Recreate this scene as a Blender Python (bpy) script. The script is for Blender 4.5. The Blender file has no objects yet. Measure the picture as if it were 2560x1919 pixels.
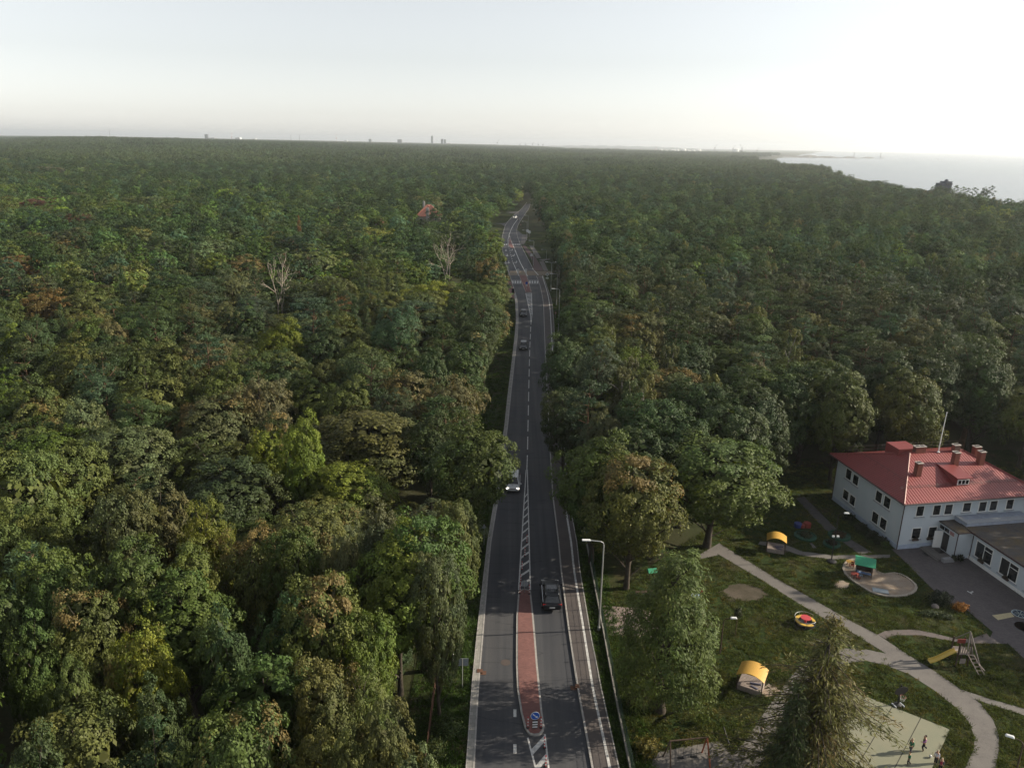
import bpy, bmesh, math, random
import numpy as np
from mathutils import Vector, Matrix
R_ = math.radians
scene = bpy.context.scene
# ---------------------------------------------------------------- camera, sky, sun, exposure
FPX, CAM_H, ROLL = 1915.0, 43.0, R_(1.0)
PITCH = math.atan((959.5 - 358) / FPX)
_fw = np.array([0, math.cos(PITCH), -math.sin(PITCH)]); _u0 = np.array([0, math.sin(PITCH), math.cos(PITCH)]); _r0 = np.array([1.0, 0, 0])
_rt = math.cos(ROLL) * _r0 + math.sin(ROLL) * _u0
_up = -math.sin(ROLL) * _r0 + math.cos(ROLL) * _u0
cam_data = bpy.data.cameras.new('camera'); cam = bpy.data.objects.new('camera', cam_data)
scene.collection.objects.link(cam); scene.camera = cam
cam_data.sensor_width = 36; cam_data.lens = FPX / 2560 * 36
cam_data.clip_start = 0.5; cam_data.clip_end = 60000
cam.matrix_world = Matrix(((_rt[0], _up[0], -_fw[0], 0), (_rt[1], _up[1], -_fw[1], 0), (_rt[2], _up[2], -_fw[2], CAM_H), (0, 0, 0, 1)))
SUN_EL, SUN_AZ = R_(23), math.atan2(0.994, 0.11)      # azimuth clockwise from +Y
world = bpy.data.worlds.new('World'); scene.world = world; world.use_nodes = True
wn, wl = world.node_tree.nodes, world.node_tree.links
sky = wn.new('ShaderNodeTexSky'); sky.sky_type = 'NISHITA'; sky.sun_disc = False
sky.sun_elevation = SUN_EL; sky.sun_rotation = SUN_AZ
sky.altitude = 0; sky.air_density = 1.0; sky.dust_density = 0.6; sky.ozone_density = 1.0
hs = wn.new('ShaderNodeHueSaturation'); hs.inputs['Saturation'].default_value = 0.24; wl.new(sky.outputs[0], hs.inputs['Color'])
wl.new(hs.outputs[0], wn['Background'].inputs[0]); wn['Background'].inputs[1].default_value = 0.097
sun_d = bpy.data.lights.new('sun', 'SUN'); sun = bpy.data.objects.new('sun', sun_d); scene.collection.objects.link(sun)
sun_d.energy = 5.0; sun_d.angle = R_(0.6); sun_d.color = (1.0, 0.88, 0.69)
_sd = Vector((math.sin(SUN_AZ) * math.cos(SUN_EL), math.cos(SUN_AZ) * math.cos(SUN_EL), math.sin(SUN_EL)))
sun.rotation_euler = _sd.to_track_quat('Z', 'Y').to_euler(); sun.location = (60, 0, 60)
scene.view_settings.view_transform = 'Standard'; scene.view_settings.look = 'None'
scene.view_settings.gamma = 1; scene.view_settings.exposure = 0.9
cy = scene.cycles
cy.max_bounces = 5; cy.diffuse_bounces = 2; cy.glossy_bounces = 2; cy.transmission_bounces = 2; cy.transparent_max_bounces = 6; cy.volume_bounces = 0
cy.caustics_reflective = False; cy.caustics_refractive = False; cy.use_denoising = True
cy.sample_clamp_indirect = 4

# ---------------------------------------------------------------- survey: photograph pixel (2560 px wide) <-> place
def ray(x, y): return _fw + (x - 1280) / FPX * _rt + (959.5 - y) / FPX * _up
def P(x, y, z=0.0):
    d = ray(x, y); t = (z - CAM_H) / d[2]
    return np.array([t * d[0], t * d[1], z])
def proj(X):
    d = np.array([X[0], X[1], X[2] - CAM_H]); w = d @ _fw
    return 1280 + FPX * (d @ _rt) / w, 959.5 - FPX * (d @ _up) / w, w
def zat(base, py):                 # height above base at which a vertical line reaches pixel row py
    lo, hi = -20.0, 80.0
    for _ in range(50):
        m = (lo + hi) / 2
        if proj((base[0], base[1], m))[1] > py: lo = m
        else: hi = m
    return lo

# ---------------------------------------------------------------- helpers
COL = scene.collection
def tag(o, label=None, cat=None, group=None, kind=None):
    if label: o['label'] = label
    if cat: o['category'] = cat
    if group: o['group'] = group
    if kind: o['kind'] = kind
    return o
def empty(name, loc=(0, 0, 0), rz=0.0, label=None, cat=None, group=None):
    o = bpy.data.objects.new(name, None); COL.objects.link(o); o.empty_display_size = 0.2
    o.location = loc; o.rotation_euler = (0, 0, rz)
    return tag(o, label, cat, group)
def dup(root, loc=None, rz=None, label=None, group=None, children=True):
    r = root.copy(); COL.objects.link(r)
    if loc is not None: r.location = loc
    if rz is not None: r.rotation_euler = (0, 0, rz)
    if label: r['label'] = label
    if group: r['group'] = group
    for ch in root.children:
        c = ch.copy(); COL.objects.link(c); c.parent = r
        for g in ch.children:
            d = g.copy(); COL.objects.link(d); d.parent = c
    return r
class MB:
    def __init__(s): s.v = []; s.f = []; s.m = []
    def add(s, vs, fs, mi=0):
        o = len(s.v); s.v += [tuple(float(c) for c in p) for p in vs]; s.f += [tuple(o + i for i in f) for f in fs]; s.m += [mi] * len(fs)
    def box(s, c, d, rz=0.0, mi=0, taper=1.0):
        x, y, z = d[0] / 2, d[1] / 2, d[2] / 2; ca, sa = math.cos(rz), math.sin(rz); vs = []
        for zz, k in ((-z, 1.0), (z, taper)):
            for xx, yy in ((-x, -y), (x, -y), (x, y), (-x, y)):
                vs.append((c[0] + ca * xx * k - sa * yy * k, c[1] + sa * xx * k + ca * yy * k, c[2] + zz))
        s.add(vs, [(3, 2, 1, 0), (4, 5, 6, 7), (0, 1, 5, 4), (1, 2, 6, 5), (2, 3, 7, 6), (3, 0, 4, 7)], mi)
    def tube(s, pts, rad, n=8, mi=0, cap=True):
        pts = [Vector(p) for p in pts]; k = len(pts)
        if not hasattr(rad, '__len__'): rad = [rad] * k
        vs = []; fs = []
        ref = None
        for i, p in enumerate(pts):
            t = (pts[min(i + 1, k - 1)] - pts[max(i - 1, 0)]).normalized()
            if ref is None: ref = Vector((1, 0, 0)) if abs(t.x) < 0.8 else Vector((0, 1, 0))
            a = t.cross(ref).normalized(); b = a.cross(t).normalized(); ref = b
            for j in range(n):
                w = 2 * math.pi * j / n
                vs.append(p + (a * math.cos(w) + b * math.sin(w)) * rad[i])
        for i in range(k - 1):
            for j in range(n):
                fs.append((i * n + j, i * n + (j + 1) % n, (i + 1) * n + (j + 1) % n, (i + 1) * n + j))
        if cap: fs += [tuple(range(n))[::-1], tuple((k - 1) * n + j for j in range(n))]
        s.add(vs, fs, mi)
    def prism(s, poly, z0, z1, mi=0, top=None):
        n = len(poly); vs = [(p[0], p[1], z0) for p in poly] + [(p[0], p[1], z1) for p in (top or poly)]
        ar = sum(poly[i][0] * poly[(i + 1) % n][1] - poly[(i + 1) % n][0] * poly[i][1] for i in range(n))
        fs = [tuple(range(n))[::-1], tuple(range(n, 2 * n))] + [(i, (i + 1) % n, n + (i + 1) % n, n + i) for i in range(n)]
        if ar < 0: fs = [f[::-1] for f in fs]
        s.add(vs, fs, mi)
    def sheet(s, poly, z, mi=0):
        n = len(poly); ar = sum(poly[i][0] * poly[(i + 1) % n][1] - poly[(i + 1) % n][0] * poly[i][1] for i in range(n))
        f = tuple(range(n))
        s.add([(p[0], p[1], z) for p in poly], [f if ar > 0 else f[::-1]], mi)
    def strip(s, A, B, z, mi=0):   # A left edge, B right edge (lists of xy)
        n = len(A); vs = [(p[0], p[1], z) for p in A] + [(p[0], p[1], z) for p in B]
        s.add(vs, [(i, n + i, n + i + 1, i + 1) for i in range(n - 1)], mi)
    def raised(s, A, B, z0, z1, mi=0):
        n = len(A)
        for i in range(n - 1):
            pass
        vs = [(p[0], p[1], z) for z in (z0, z1) for p in A] + [(p[0], p[1], z) for z in (z0, z1) for p in B]
        fs = []
        for i in range(n - 1):
            a0, a1, b0, b1 = i, n + i, 2 * n + i, 3 * n + i
            fs += [(a1, b1, b1 + 1, a1 + 1), (a0, a1, a1 + 1, a0 + 1), (b1, b0, b0 + 1, b1 + 1)]
        fs += [(0, 2 * n, 3 * n, n), (n - 1, 2 * n - 1, 4 * n - 1, 3 * n - 1)]
        s.add(vs, fs, mi)
    def lathe(s, c, prof, n=20, mi=0, sx=1.0, sy=1.0, rz=0.0):
        vs = []; k = len(prof)
        for r, z in prof:
            for j in range(n):
                w = 2 * math.pi * j / n; xx = r * sx * math.cos(w); yy = r * sy * math.sin(w)
                vs.append((c[0] + xx * math.cos(rz) - yy * math.sin(rz), c[1] + xx * math.sin(rz) + yy * math.cos(rz), c[2] + z))
        fs = [(i * n + j, i * n + (j + 1) % n, (i + 1) * n + (j + 1) % n, (i + 1) * n + j) for i in range(k - 1) for j in range(n)]
        fs += [tuple(range(n))[::-1], tuple((k - 1) * n + j for j in range(n))]
        s.add(vs, fs, mi)
    def ball(s, c, r, n=10, mi=0, sz=1.0):
        prof = [(max(1e-4, r * math.sin(math.pi * i / 7)), -r * sz * math.cos(math.pi * i / 7)) for i in range(8)]
        s.lathe(c, prof, n, mi)
    def xf(s, M):
        s.v = [tuple(M @ Vector(p)) for p in s.v]; return s
    def build(s, name, mats, parent=None, smooth=False, loc=None):
        me = bpy.data.meshes.new(name); me.from_pydata(s.v, [], s.f)
        for m in (mats if isinstance(mats, (list, tuple)) else [mats]): me.materials.append(m)
        me.polygons.foreach_set('material_index', s.m)
        if smooth: me.polygons.foreach_set('use_smooth', [True] * len(s.f))
        me.update()
        o = bpy.data.objects.new(name, me); COL.objects.link(o)
        if parent is not None: o.parent = parent
        if loc is not None: o.location = loc
        return o
def bevel(o, w=0.02, seg=2):
    b = o.modifiers.new('bevel', 'BEVEL'); b.width = w; b.segments = seg; b.limit_method = 'ANGLE'; b.angle_limit = R_(40); return o
def np_mesh(name, verts, quads, mats, mat_idx=None, attrs=None, smooth=False):
    me = bpy.data.meshes.new(name); nv, nq = len(verts), len(quads)
    me.vertices.add(nv); me.vertices.foreach_set('co', np.asarray(verts, np.float32).ravel())
    me.loops.add(nq * 4); me.loops.foreach_set('vertex_index', np.asarray(quads, np.int32).ravel())
    me.polygons.add(nq); me.polygons.foreach_set('loop_start', np.arange(0, nq * 4, 4, dtype=np.int32))
    for m in (mats if isinstance(mats, (list, tuple)) else [mats]): me.materials.append(m)
    if mat_idx is not None: me.polygons.foreach_set('material_index', np.asarray(mat_idx, np.int32))
    if smooth: me.polygons.foreach_set('use_smooth', np.ones(nq, bool))
    for k, a in (attrs or {}).items():
        at = me.attributes.new(k, 'FLOAT', 'POINT'); at.data.foreach_set('value', np.asarray(a, np.float32))
    me.update(calc_edges=True); me.validate()
    return me

# ---------------------------------------------------------------- materials
def nodes_of(name):
    m = bpy.data.materials.new(name); m.use_nodes = True
    return m, m.node_tree.nodes, m.node_tree.links, m.node_tree.nodes['Principled BSDF']
def noise(n, l, scale, detail=4, vec=None, rough=0.6):
    t = n.new('ShaderNodeTexNoise'); t.inputs['Scale'].default_value = scale; t.inputs['Detail'].default_value = detail; t.inputs['Roughness'].default_value = rough
    if vec is not None: l.new(vec, t.inputs['Vector'])
    return t.outputs['Fac']
def ramp(n, l, fac, stops):
    r = n.new('ShaderNodeValToRGB'); e = r.color_ramp.elements
    e[0].position, e[0].color = stops[0][0], (*stops[0][1], 1); e[1].position, e[1].color = stops[-1][0], (*stops[-1][1], 1)
    for p, c in stops[1:-1]: x = e.new(p); x.color = (*c, 1)
    l.new(fac, r.inputs[0]); return r.outputs[0]
def mixc(n, l, fac, a, b, mode='MIX'):
    x = n.new('ShaderNodeMix'); x.data_type = 'RGBA'; x.blend_type = mode
    for sock, val in ((x.inputs[0], fac), (x.inputs[6], a), (x.inputs[7], b)):
        if isinstance(val, bpy.types.NodeSocket): l.new(val, sock)
        elif isinstance(val, (int, float)): sock.default_value = val
        else: sock.default_value = (*val, 1)
    return x.outputs[2]
def coords(n): return n.new('ShaderNodeTexCoord').outputs['Object']
def bump(n, l, b, h, dist=0.02, st=0.5):
    x = n.new('ShaderNodeBump'); x.inputs['Distance'].default_value = dist; x.inputs['Strength'].default_value = st
    l.new(h, x.inputs['Height']); l.new(x.outputs[0], b.inputs['Normal'])
_mc = {}
def mat(name, c, rough=0.7, metal=0.0, var=0.12, scale=6.0, spec=0.4, emit=None, coat=0.0):
    if name in _mc: return _mc[name]
    m, n, l, b = nodes_of(name)
    f = noise(n, l, scale, 5, coords(n))
    lo = tuple(max(0, x * (1 - var)) for x in c); hi = tuple(min(1, x * (1 + var)) for x in c)
    l.new(ramp(n, l, f, [(0.3, lo), (0.7, hi)]), b.inputs['Base Color'])
    b.inputs['Roughness'].default_value = rough; b.inputs['Metallic'].default_value = metal; b.inputs['Specular IOR Level'].default_value = spec
    b.inputs['Coat Weight'].default_value = coat
    if emit: b.inputs['Emission Color'].default_value = (*emit[0], 1); b.inputs['Emission Strength'].default_value = emit[1]
    _mc[name] = m; return m
def ground_mat(name, stops1, s1, stops2, s2, mixlo=0.4, mixhi=0.6, s3=0.25, rough=0.9, bscale=8, bst=0.3, spec=0.2):
    m, n, l, b = nodes_of(name); co = coords(n)
    a = ramp(n, l, noise(n, l, s1, 6, co, 0.7), stops1); c = ramp(n, l, noise(n, l, s2, 6, co, 0.7), stops2)
    k = ramp(n, l, noise(n, l, s3, 5, co, 0.65), [(mixlo, (0, 0, 0)), (mixhi, (1, 1, 1))])
    l.new(mixc(n, l, k, a, c), b.inputs['Base Color']); b.inputs['Roughness'].default_value = rough; b.inputs['Specular IOR Level'].default_value = spec
    bump(n, l, b, noise(n, l, bscale, 6, co), 0.05, bst)
    return m
def asphalt_mat():
    m, n, l, b = nodes_of('asphalt'); co = coords(n)
    def mapped(sx, sy):
        mp = n.new('ShaderNodeMapping'); l.new(co, mp.inputs[0]); mp.inputs['Scale'].default_value = (sx, sy, 1); return mp.outputs[0]
    base = ramp(n, l, noise(n, l, 9, 7, co, 0.75), [(0.3, (0.043, 0.046, 0.054)), (0.7, (0.068, 0.071, 0.080))])
    tracks = ramp(n, l, noise(n, l, 1.0, 5, mapped(1.15, 0.02), 0.6), [(0.32, (0.72, 0.73, 0.76)), (0.68, (1.30, 1.26, 1.20))])
    patch = ramp(n, l, noise(n, l, 0.12, 4, mapped(1.0, 0.5), 0.5), [(0.45, (0.86, 0.87, 0.90)), (0.55, (1.08, 1.06, 1.03))])
    seams = ramp(n, l, noise(n, l, 1.0, 3, mapped(0.05, 0.55), 0.4), [(0.492, (1, 1, 1)), (0.5, (0.62, 0.62, 0.64)), (0.508, (1, 1, 1))])
    c = base
    for k in (tracks, patch, seams): c = mixc(n, l, 1.0, c, k, 'MULTIPLY')
    l.new(c, b.inputs['Base Color']); b.inputs['Roughness'].default_value = 0.78; b.inputs['Specular IOR Level'].default_value = 0.35; bump(n, l, b, noise(n, l, 60, 5, co), 0.02, 0.2); return m
M_asphalt = asphalt_mat()
M_footway = ground_mat('footway_surface', [(0.3, (0.060, 0.053, 0.054)), (0.7, (0.090, 0.080, 0.080))], 14, [(0.3, (0.072, 0.062, 0.060)), (0.7, (0.105, 0.092, 0.088))], 30, 0.4, 0.6, 0.4, 0.8, 50, 0.15, 0.3)
M_paint = mat('road_paint', (0.46, 0.46, 0.455), 0.7, var=0.38, scale=4)
M_kerb = mat('kerb_stone', (0.30, 0.29, 0.28), 0.8, var=0.2, scale=3)
M_concrete = ground_mat('path_concrete', [(0.3, (0.095, 0.088, 0.085)), (0.7, (0.16, 0.15, 0.145))], 5, [(0.3, (0.12, 0.11, 0.105)), (0.7, (0.185, 0.175, 0.165))], 14, 0.4, 0.6, 0.5, 0.85, 25, 0.25)
def lawn_mat():
    m, n, l, b = nodes_of('lawn_grass'); co = coords(n)
    a = ramp(n, l, noise(n, l, 3.5, 9, co, 0.85), [(0.28, (0.010, 0.018, 0.006)), (0.5, (0.026, 0.044, 0.013)), (0.74, (0.062, 0.084, 0.026))])
    c = ramp(n, l, noise(n, l, 3.0, 9, co, 0.85), [(0.28, (0.016, 0.016, 0.008)), (0.74, (0.095, 0.076, 0.045))])
    k = ramp(n, l, noise(n, l, 0.20, 6, co, 0.7), [(0.47, (0, 0, 0)), (0.66, (0.85, 0.85, 0.85))]); k2 = ramp(n, l, noise(n, l, 0.75, 6, co, 0.75), [(0.32, (0.72, 0.75, 0.70)), (0.68, (1.32, 1.25, 1.12))])
    l.new(mixc(n, l, 1.0, mixc(n, l, k, a, c), k2, 'MULTIPLY'), b.inputs['Base Color']); b.inputs['Roughness'].default_value = 1.0; b.inputs['Specular IOR Level'].default_value = 0.1
    bump(n, l, b, noise(n, l, 16, 6, co, 0.8), 0.10, 1.0); return m
M_grass = lawn_mat()
M_forest_floor = ground_mat('forest_floor', [(0.25, (0.020, 0.022, 0.009)), (0.75, (0.050, 0.046, 0.020))], 2.5, [(0.25, (0.022, 0.032, 0.010)), (0.75, (0.045, 0.055, 0.018))], 3, 0.4, 0.6, 0.05, 0.95, 6, 0.8)
M_sand = ground_mat('sand', [(0.3, (0.20, 0.15, 0.115)), (0.7, (0.30, 0.235, 0.175))], 5, [(0.3, (0.23, 0.19, 0.155)), (0.7, (0.33, 0.28, 0.225))], 9, 0.4, 0.6, 0.9, 0.95, 14, 0.6)
def paver_mat(name, c1, c2, c3, bw=0.2, bh=0.1, rot=0.0):
    m, n, l, b = nodes_of(name); mp = n.new('ShaderNodeMapping'); l.new(coords(n), mp.inputs[0]); mp.inputs['Rotation'].default_value = (0, 0, rot)
    t = n.new('ShaderNodeTexBrick'); l.new(mp.outputs[0], t.inputs['Vector']); t.inputs['Scale'].default_value = 1
    t.inputs['Brick Width'].default_value = bw; t.inputs['Row Height'].default_value = bh; t.inputs['Mortar Size'].default_value = 0.008
    t.inputs['Color1'].default_value = (*c1, 1); t.inputs['Color2'].default_value = (*c2, 1); t.inputs['Mortar'].default_value = (*c3, 1)
    f = noise(n, l, 0.7, 6, coords(n))
    l.new(mixc(n, l, 0.55, t.outputs[0], ramp(n, l, f, [(0.3, (0.55, 0.55, 0.55)), (0.7, (1.0, 1.0, 1.0))]), 'MULTIPLY'), b.inputs['Base Color'])
    b.inputs['Roughness'].default_value = 0.85
    return m
M_redpave = paver_mat('red_pavers', (0.24, 0.105, 0.095), (0.18, 0.078, 0.072), (0.10, 0.065, 0.06))
M_pinkpave = paver_mat('pinkish_pavers', (0.135, 0.105, 0.10), (0.105, 0.092, 0.09), (0.07, 0.06, 0.06))
M_greypave = paver_mat('grey_pavers', (0.34, 0.33, 0.31), (0.25, 0.245, 0.235), (0.12, 0.12, 0.11), 0.4, 0.4)
M_yardpave = paver_mat('yard_pavers', (0.115, 0.10, 0.10), (0.085, 0.072, 0.078), (0.05, 0.045, 0.045), 0.24, 0.12, 0.5)
M_tan = mat('tan_asphalt', (0.17, 0.135, 0.095), 0.85, var=0.2)
M_darkred = mat('dark_red_asphalt', (0.085, 0.05, 0.05), 0.85, var=0.2)
M_steel = mat('galvanised_steel', (0.42, 0.43, 0.43), 0.45, 0.6, 0.1)
M_lampgrey = mat('lamp_housing', (0.62, 0.64, 0.64), 0.4, 0.0, 0.05)
M_black = mat('black_plastic', (0.015, 0.015, 0.017), 0.5)
M_white = mat('white_paint', (0.72, 0.72, 0.70), 0.5, var=0.06)
M_glass = mat('dark_glass', (0.012, 0.015, 0.018), 0.08, var=0.3, scale=1.5, spec=0.8)
M_rubber = mat('tyre_rubber', (0.02, 0.02, 0.02), 0.9)

# leaves: base tint from the object's own colour, autumn share from its alpha; leaf and bough variation from the mesh
def leaf_mat(name, source, autumn=(0.130, 0.098, 0.034), trans=0.22):
    m = bpy.data.materials.new(name); m.use_nodes = True; n, l = m.node_tree.nodes, m.node_tree.links; n.clear()
    out = n.new('ShaderNodeOutputMaterial')
    if source == 'object':
        oi = n.new('ShaderNodeObjectInfo'); tint, alpha = oi.outputs['Color'], oi.outputs['Alpha']
    else:
        oi = n.new('ShaderNodeAttribute'); oi.attribute_type = 'INSTANCER'; oi.attribute_name = 'tint'; tint, alpha = oi.outputs['Color'], None
    def att(k):
        a = n.new('ShaderNodeAttribute'); a.attribute_name = k; return a.outputs['Fac']
    def math_(op, a, b):
        x = n.new('ShaderNodeMath'); x.operation = op
        for i, v in enumerate((a, b)):
            if isinstance(v, bpy.types.NodeSocket): l.new(v, x.inputs[i])
            else: x.inputs[i].default_value = v
        return x.outputs[0]
    tone, patch = att('tone'), att('patch')
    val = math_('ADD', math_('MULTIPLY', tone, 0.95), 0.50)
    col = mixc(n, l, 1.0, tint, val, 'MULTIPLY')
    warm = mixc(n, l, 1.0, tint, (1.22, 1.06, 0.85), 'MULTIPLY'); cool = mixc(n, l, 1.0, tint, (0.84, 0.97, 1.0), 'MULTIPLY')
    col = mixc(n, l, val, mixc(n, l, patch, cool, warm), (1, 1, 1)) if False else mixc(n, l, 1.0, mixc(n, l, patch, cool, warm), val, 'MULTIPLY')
    if alpha is not None:
        k = math_('MULTIPLY', math_('SUBTRACT', alpha, patch), 8.0)
        cl = n.new('ShaderNodeClamp'); l.new(k, cl.inputs[0])
        col = mixc(n, l, cl.outputs[0], col, mixc(n, l, 1.0, (*autumn,), val, 'MULTIPLY'))
    p = n.new('ShaderNodeBsdfPrincipled'); l.new(col, p.inputs['Base Color']); p.inputs['Roughness'].default_value = 0.62; p.inputs['Specular IOR Level'].default_value = 0.22 if source == 'object' else 0.06
    t = n.new('ShaderNodeBsdfTranslucent'); l.new(mixc(n, l, 1.0, col, (1.35, 1.25, 0.55), 'MULTIPLY'), t.inputs['Color'])
    mx = n.new('ShaderNodeMixShader'); mx.inputs[0].default_value = trans
    l.new(p.outputs[0], mx.inputs[1]); l.new(t.outputs[0], mx.inputs[2]); l.new(mx.outputs[0], out.inputs['Surface'])
    return m
M_leaf = leaf_mat('leaves', 'object'); M_leaf_far = leaf_mat('leaves_of_distant_trees', 'instance')
M_bark = mat('bark_grey', (0.055, 0.047, 0.038), 0.95, var=0.35, scale=5, spec=0.1)
M_bark_pine = mat('bark_pine', (0.105, 0.068, 0.045), 0.95, var=0.35, scale=4, spec=0.1)
M_bark_birch = mat('bark_birch', (0.26, 0.245, 0.21), 0.85, var=0.5, scale=4, spec=0.2)
M_bark_dead = mat('bark_bleached', (0.36, 0.31, 0.26), 0.9, var=0.25, scale=4, spec=0.1)
# ---------------------------------------------------------------- terrain, sea, road
def sstep(a, b, x):
    t = np.clip((x - a) / (b - a), 0, 1); return t * t * (3 - 2 * t)
def coast_x(y):
    y = np.asarray(y, float)
    return np.where(y < 2800, 356 + 0.20 * (y - 500), 805 + 0.40 * (y - 2800)) + 14 * np.sin(y / 170.0) + 6 * np.sin(y / 47.0)
def terrain(x, y):
    x = np.asarray(x, float); y = np.asarray(y, float)
    az = x / np.maximum(y, 50)
    left = sstep(0.30, -0.45, az)
    hill = 19 * sstep(500, 2600, y) * left - 11 * sstep(-0.52, -0.70, az) * sstep(800, 2600, y)
    hill = hill + 4.5 * np.exp(-((az + 0.50) / 0.10) ** 2 - ((y - 2300) / 900.0) ** 2)
    roll = 1.2 * np.sin(x / 83.0 + 1) * np.sin(y / 97.0) * sstep(140, 400, y) * sstep(30, 120, np.abs(x - 5))
    drop = -13 * sstep(4, 70, x - coast_x(y))
    return -0.03 + hill + roll + drop
def axis(lo, hi, n, p):
    t = np.linspace(-1, 1, n); s = np.sign(t) * np.abs(t) ** p
    return np.where(s < 0, -s * lo, s * hi)
gx = np.unique(np.concatenate([axis(-11000, 8000, 190, 3.2)])); gy = np.unique(np.concatenate([np.linspace(-150, 120, 20), 120 + 15000 * np.linspace(0, 1, 170) ** 2.6]))
X, Y = np.meshgrid(gx, gy); Z = terrain(X, Y)
vs = np.stack([X.ravel(), Y.ravel(), Z.ravel()], 1); nx = len(gx)
ii, jj = np.meshgrid(np.arange(len(gy) - 1), np.arange(nx - 1), indexing='ij'); a = (ii * nx + jj).ravel()
g = bpy.data.objects.new('ground', np_mesh('ground', vs, np.stack([a, a + 1, a + nx + 1, a + nx], 1), M_forest_floor, smooth=True)); COL.objects.link(g); tag(g, kind='structure')
# sea
m, n, l, b = nodes_of('sea_water'); b.inputs['Base Color'].default_value = (0.02, 0.035, 0.04, 1); b.inputs['Roughness'].default_value = 0.22; b.inputs['Specular IOR Level'].default_value = 0.6
co = coords(n); mp = n.new('ShaderNodeMapping'); l.new(co, mp.inputs[0]); mp.inputs['Scale'].default_value = (0.35, 1, 1); mp.inputs['Rotation'].default_value = (0, 0, 0.35)
bump(n, l, b, noise(n, l, 0.05, 8, mp.outputs[0], 0.65), 1.6, 0.5); M_sea = m
mb = MB(); mb.add([(120, -150, -6.5), (16000, -150, -6.5), (16000, 16600, -6.5), (120, 16600, -6.5)], [(0, 1, 2, 3)]); tag(mb.build('sea', M_sea), kind='structure')
# surf along the shore: a thin sheet of foam
M_foam = mat('sea_foam', (0.6, 0.62, 0.62), 0.8)
mb = MB()
for off, wd in ((24, 3.0), (36, 2.0)):
    ys = np.arange(300, 3000, 12.0); cx = coast_x(ys) + off + 3 * np.sin(ys / 31) + 2 * np.sin(ys / 13 + off)
    mb.strip(list(zip(cx, ys)), list(zip(cx + wd + 1.5 * np.sin(ys / 19), ys)), -6.48)
tag(mb.build('surf', M_foam), kind='structure')
# far spit of land across the water
mb = MB()
for (x0, y0, x1, y1, w, h, seed) in ((2200, 10800, 900, 12500, 900, 34, 1), (1700, 12500, -200, 13800, 1000, 40, 2)):
    pass
nseg = 40; A = []; B = []; vs = []; fs = []
for i in range(nseg):
    t = i / (nseg - 1); x = 250 + t * 2900; y = 13200 - 900 * t; h = 36 * math.sin(math.pi * min(1, t * 1.0 + 0.02)) ** 0.6 + 5 * math.sin(i * 1.7)
    vs += [(x, y, -7), (x, y + 300, -7 + max(2, h)), (x, y + 1200, -7)]
for i in range(nseg - 1):
    for k in range(2): fs.append((3 * i + k, 3 * i + 3 + k, 3 * i + 4 + k, 3 * i + 1 + k))
mb.add(vs, fs); tag(mb.build('hills', mat('far_dune_forest', (0.05, 0.06, 0.04), 0.95), smooth=True), kind='structure')

def curve(pts, z=0.0, step=1.0):
    w = np.array([P(x, y, z)[:2] for x, y in pts]); o = np.argsort(w[:, 1]); w = w[o]
    def f(y):
        y = np.asarray(y, float); r = np.interp(y, w[:, 1], w[:, 0])
        lo = y < w[0, 1]; s = (w[1, 0] - w[0, 0]) / (w[1, 1] - w[0, 1]); return np.where(lo, w[0, 0] + (y - w[0, 1]) * s, r)
    def sm(y):                       # light smoothing, wider where the survey is coarse
        y = np.asarray(y, float); h = np.clip((y - 90) * 0.06, 0.5, 16)
        return sum(f(y + k * h) * wt for k, wt in ((-1, .17), (-.5, .21), (0, .24), (.5, .21), (1, .17)))
    return sm
eLo = curve([(1167, 1919), (1180.6, 1722), (1195, 1573), (1212, 1424), (1219.4, 1358), (1239, 1239), (1262.7, 1060), (1268.6, 1000), (1281, 898), (1287, 844.5), (1291, 799.6), (1288.4, 747), (1285, 735)])
eL = curve([(1186.6, 1919), (1197, 1722.5), (1209.5, 1573), (1222, 1424), (1228, 1358), (1248, 1239), (1270.7, 1060), (1276.7, 1000), (1287.6, 898), (1294, 844.5), (1296.6, 799.6), (1294, 747), (1288, 731), (1283, 716), (1275, 689), (1268, 670), (1260, 643), (1254.6, 616), (1254.4, 596.7), (1260, 575), (1264, 561), (1275, 548), (1284, 538), (1299, 527.5), (1317, 507), (1321, 495)])
eR = curve([(1478.5, 1919), (1442.7, 1722.5), (1420, 1573), (1401, 1424), (1395, 1358), (1380.6, 1239), (1373.7, 1119), (1367.7, 1000), (1363, 898), (1361, 844), (1359.4, 800), (1358, 755), (1349, 710), (1332.5, 672), (1317, 643), (1302, 613), (1296.7, 602), (1292, 588.6), (1291, 575), (1295, 561), (1304, 548), (1313, 534), (1323, 520.7), (1326, 507), (1327, 495)])
eB = curve([(1544.8, 1919), (1501.5, 1722.5), (1472.5, 1573), (1447.8, 1424), (1441, 1358), (1421.8, 1254), (1410, 1119), (1400, 1000), (1390, 898), (1386, 844.5), (1383.5, 799.6), (1380, 755), (1365, 710), (1357, 690)])
eW = curve([(1524, 1919), (1482, 1722.5), (1458.5, 1573), (1434.5, 1424), (1428, 1358), (1411, 1254), (1405, 1131), (1400.5, 1080), (1382.6, 895), (1379, 844), (1377, 800), (1375, 770), (1370.6, 740), (1362, 710), (1355, 690)])
def ys_(a, b, s=1.0): return np.linspace(a, b, max(2, int((b - a) / s) + 1))
def edge(f, ys, d=0.0): return [(float(x) + d, float(y)) for x, y in zip(f(ys), ys)]
Yfar, Ynear = 600.0, 25.0
ya = ys_(Ynear, Yfar, 2.0)
mb = MB(); mb.strip(edge(eL, ya), edge(eR, ya), 0.0); tag(mb.build('road', M_asphalt), kind='structure')
Yb = float(P(1285, 735)[1]); Yc = float(P(1357, 690)[1])
yb = ys_(Ynear, Yb, 2.0)
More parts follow.
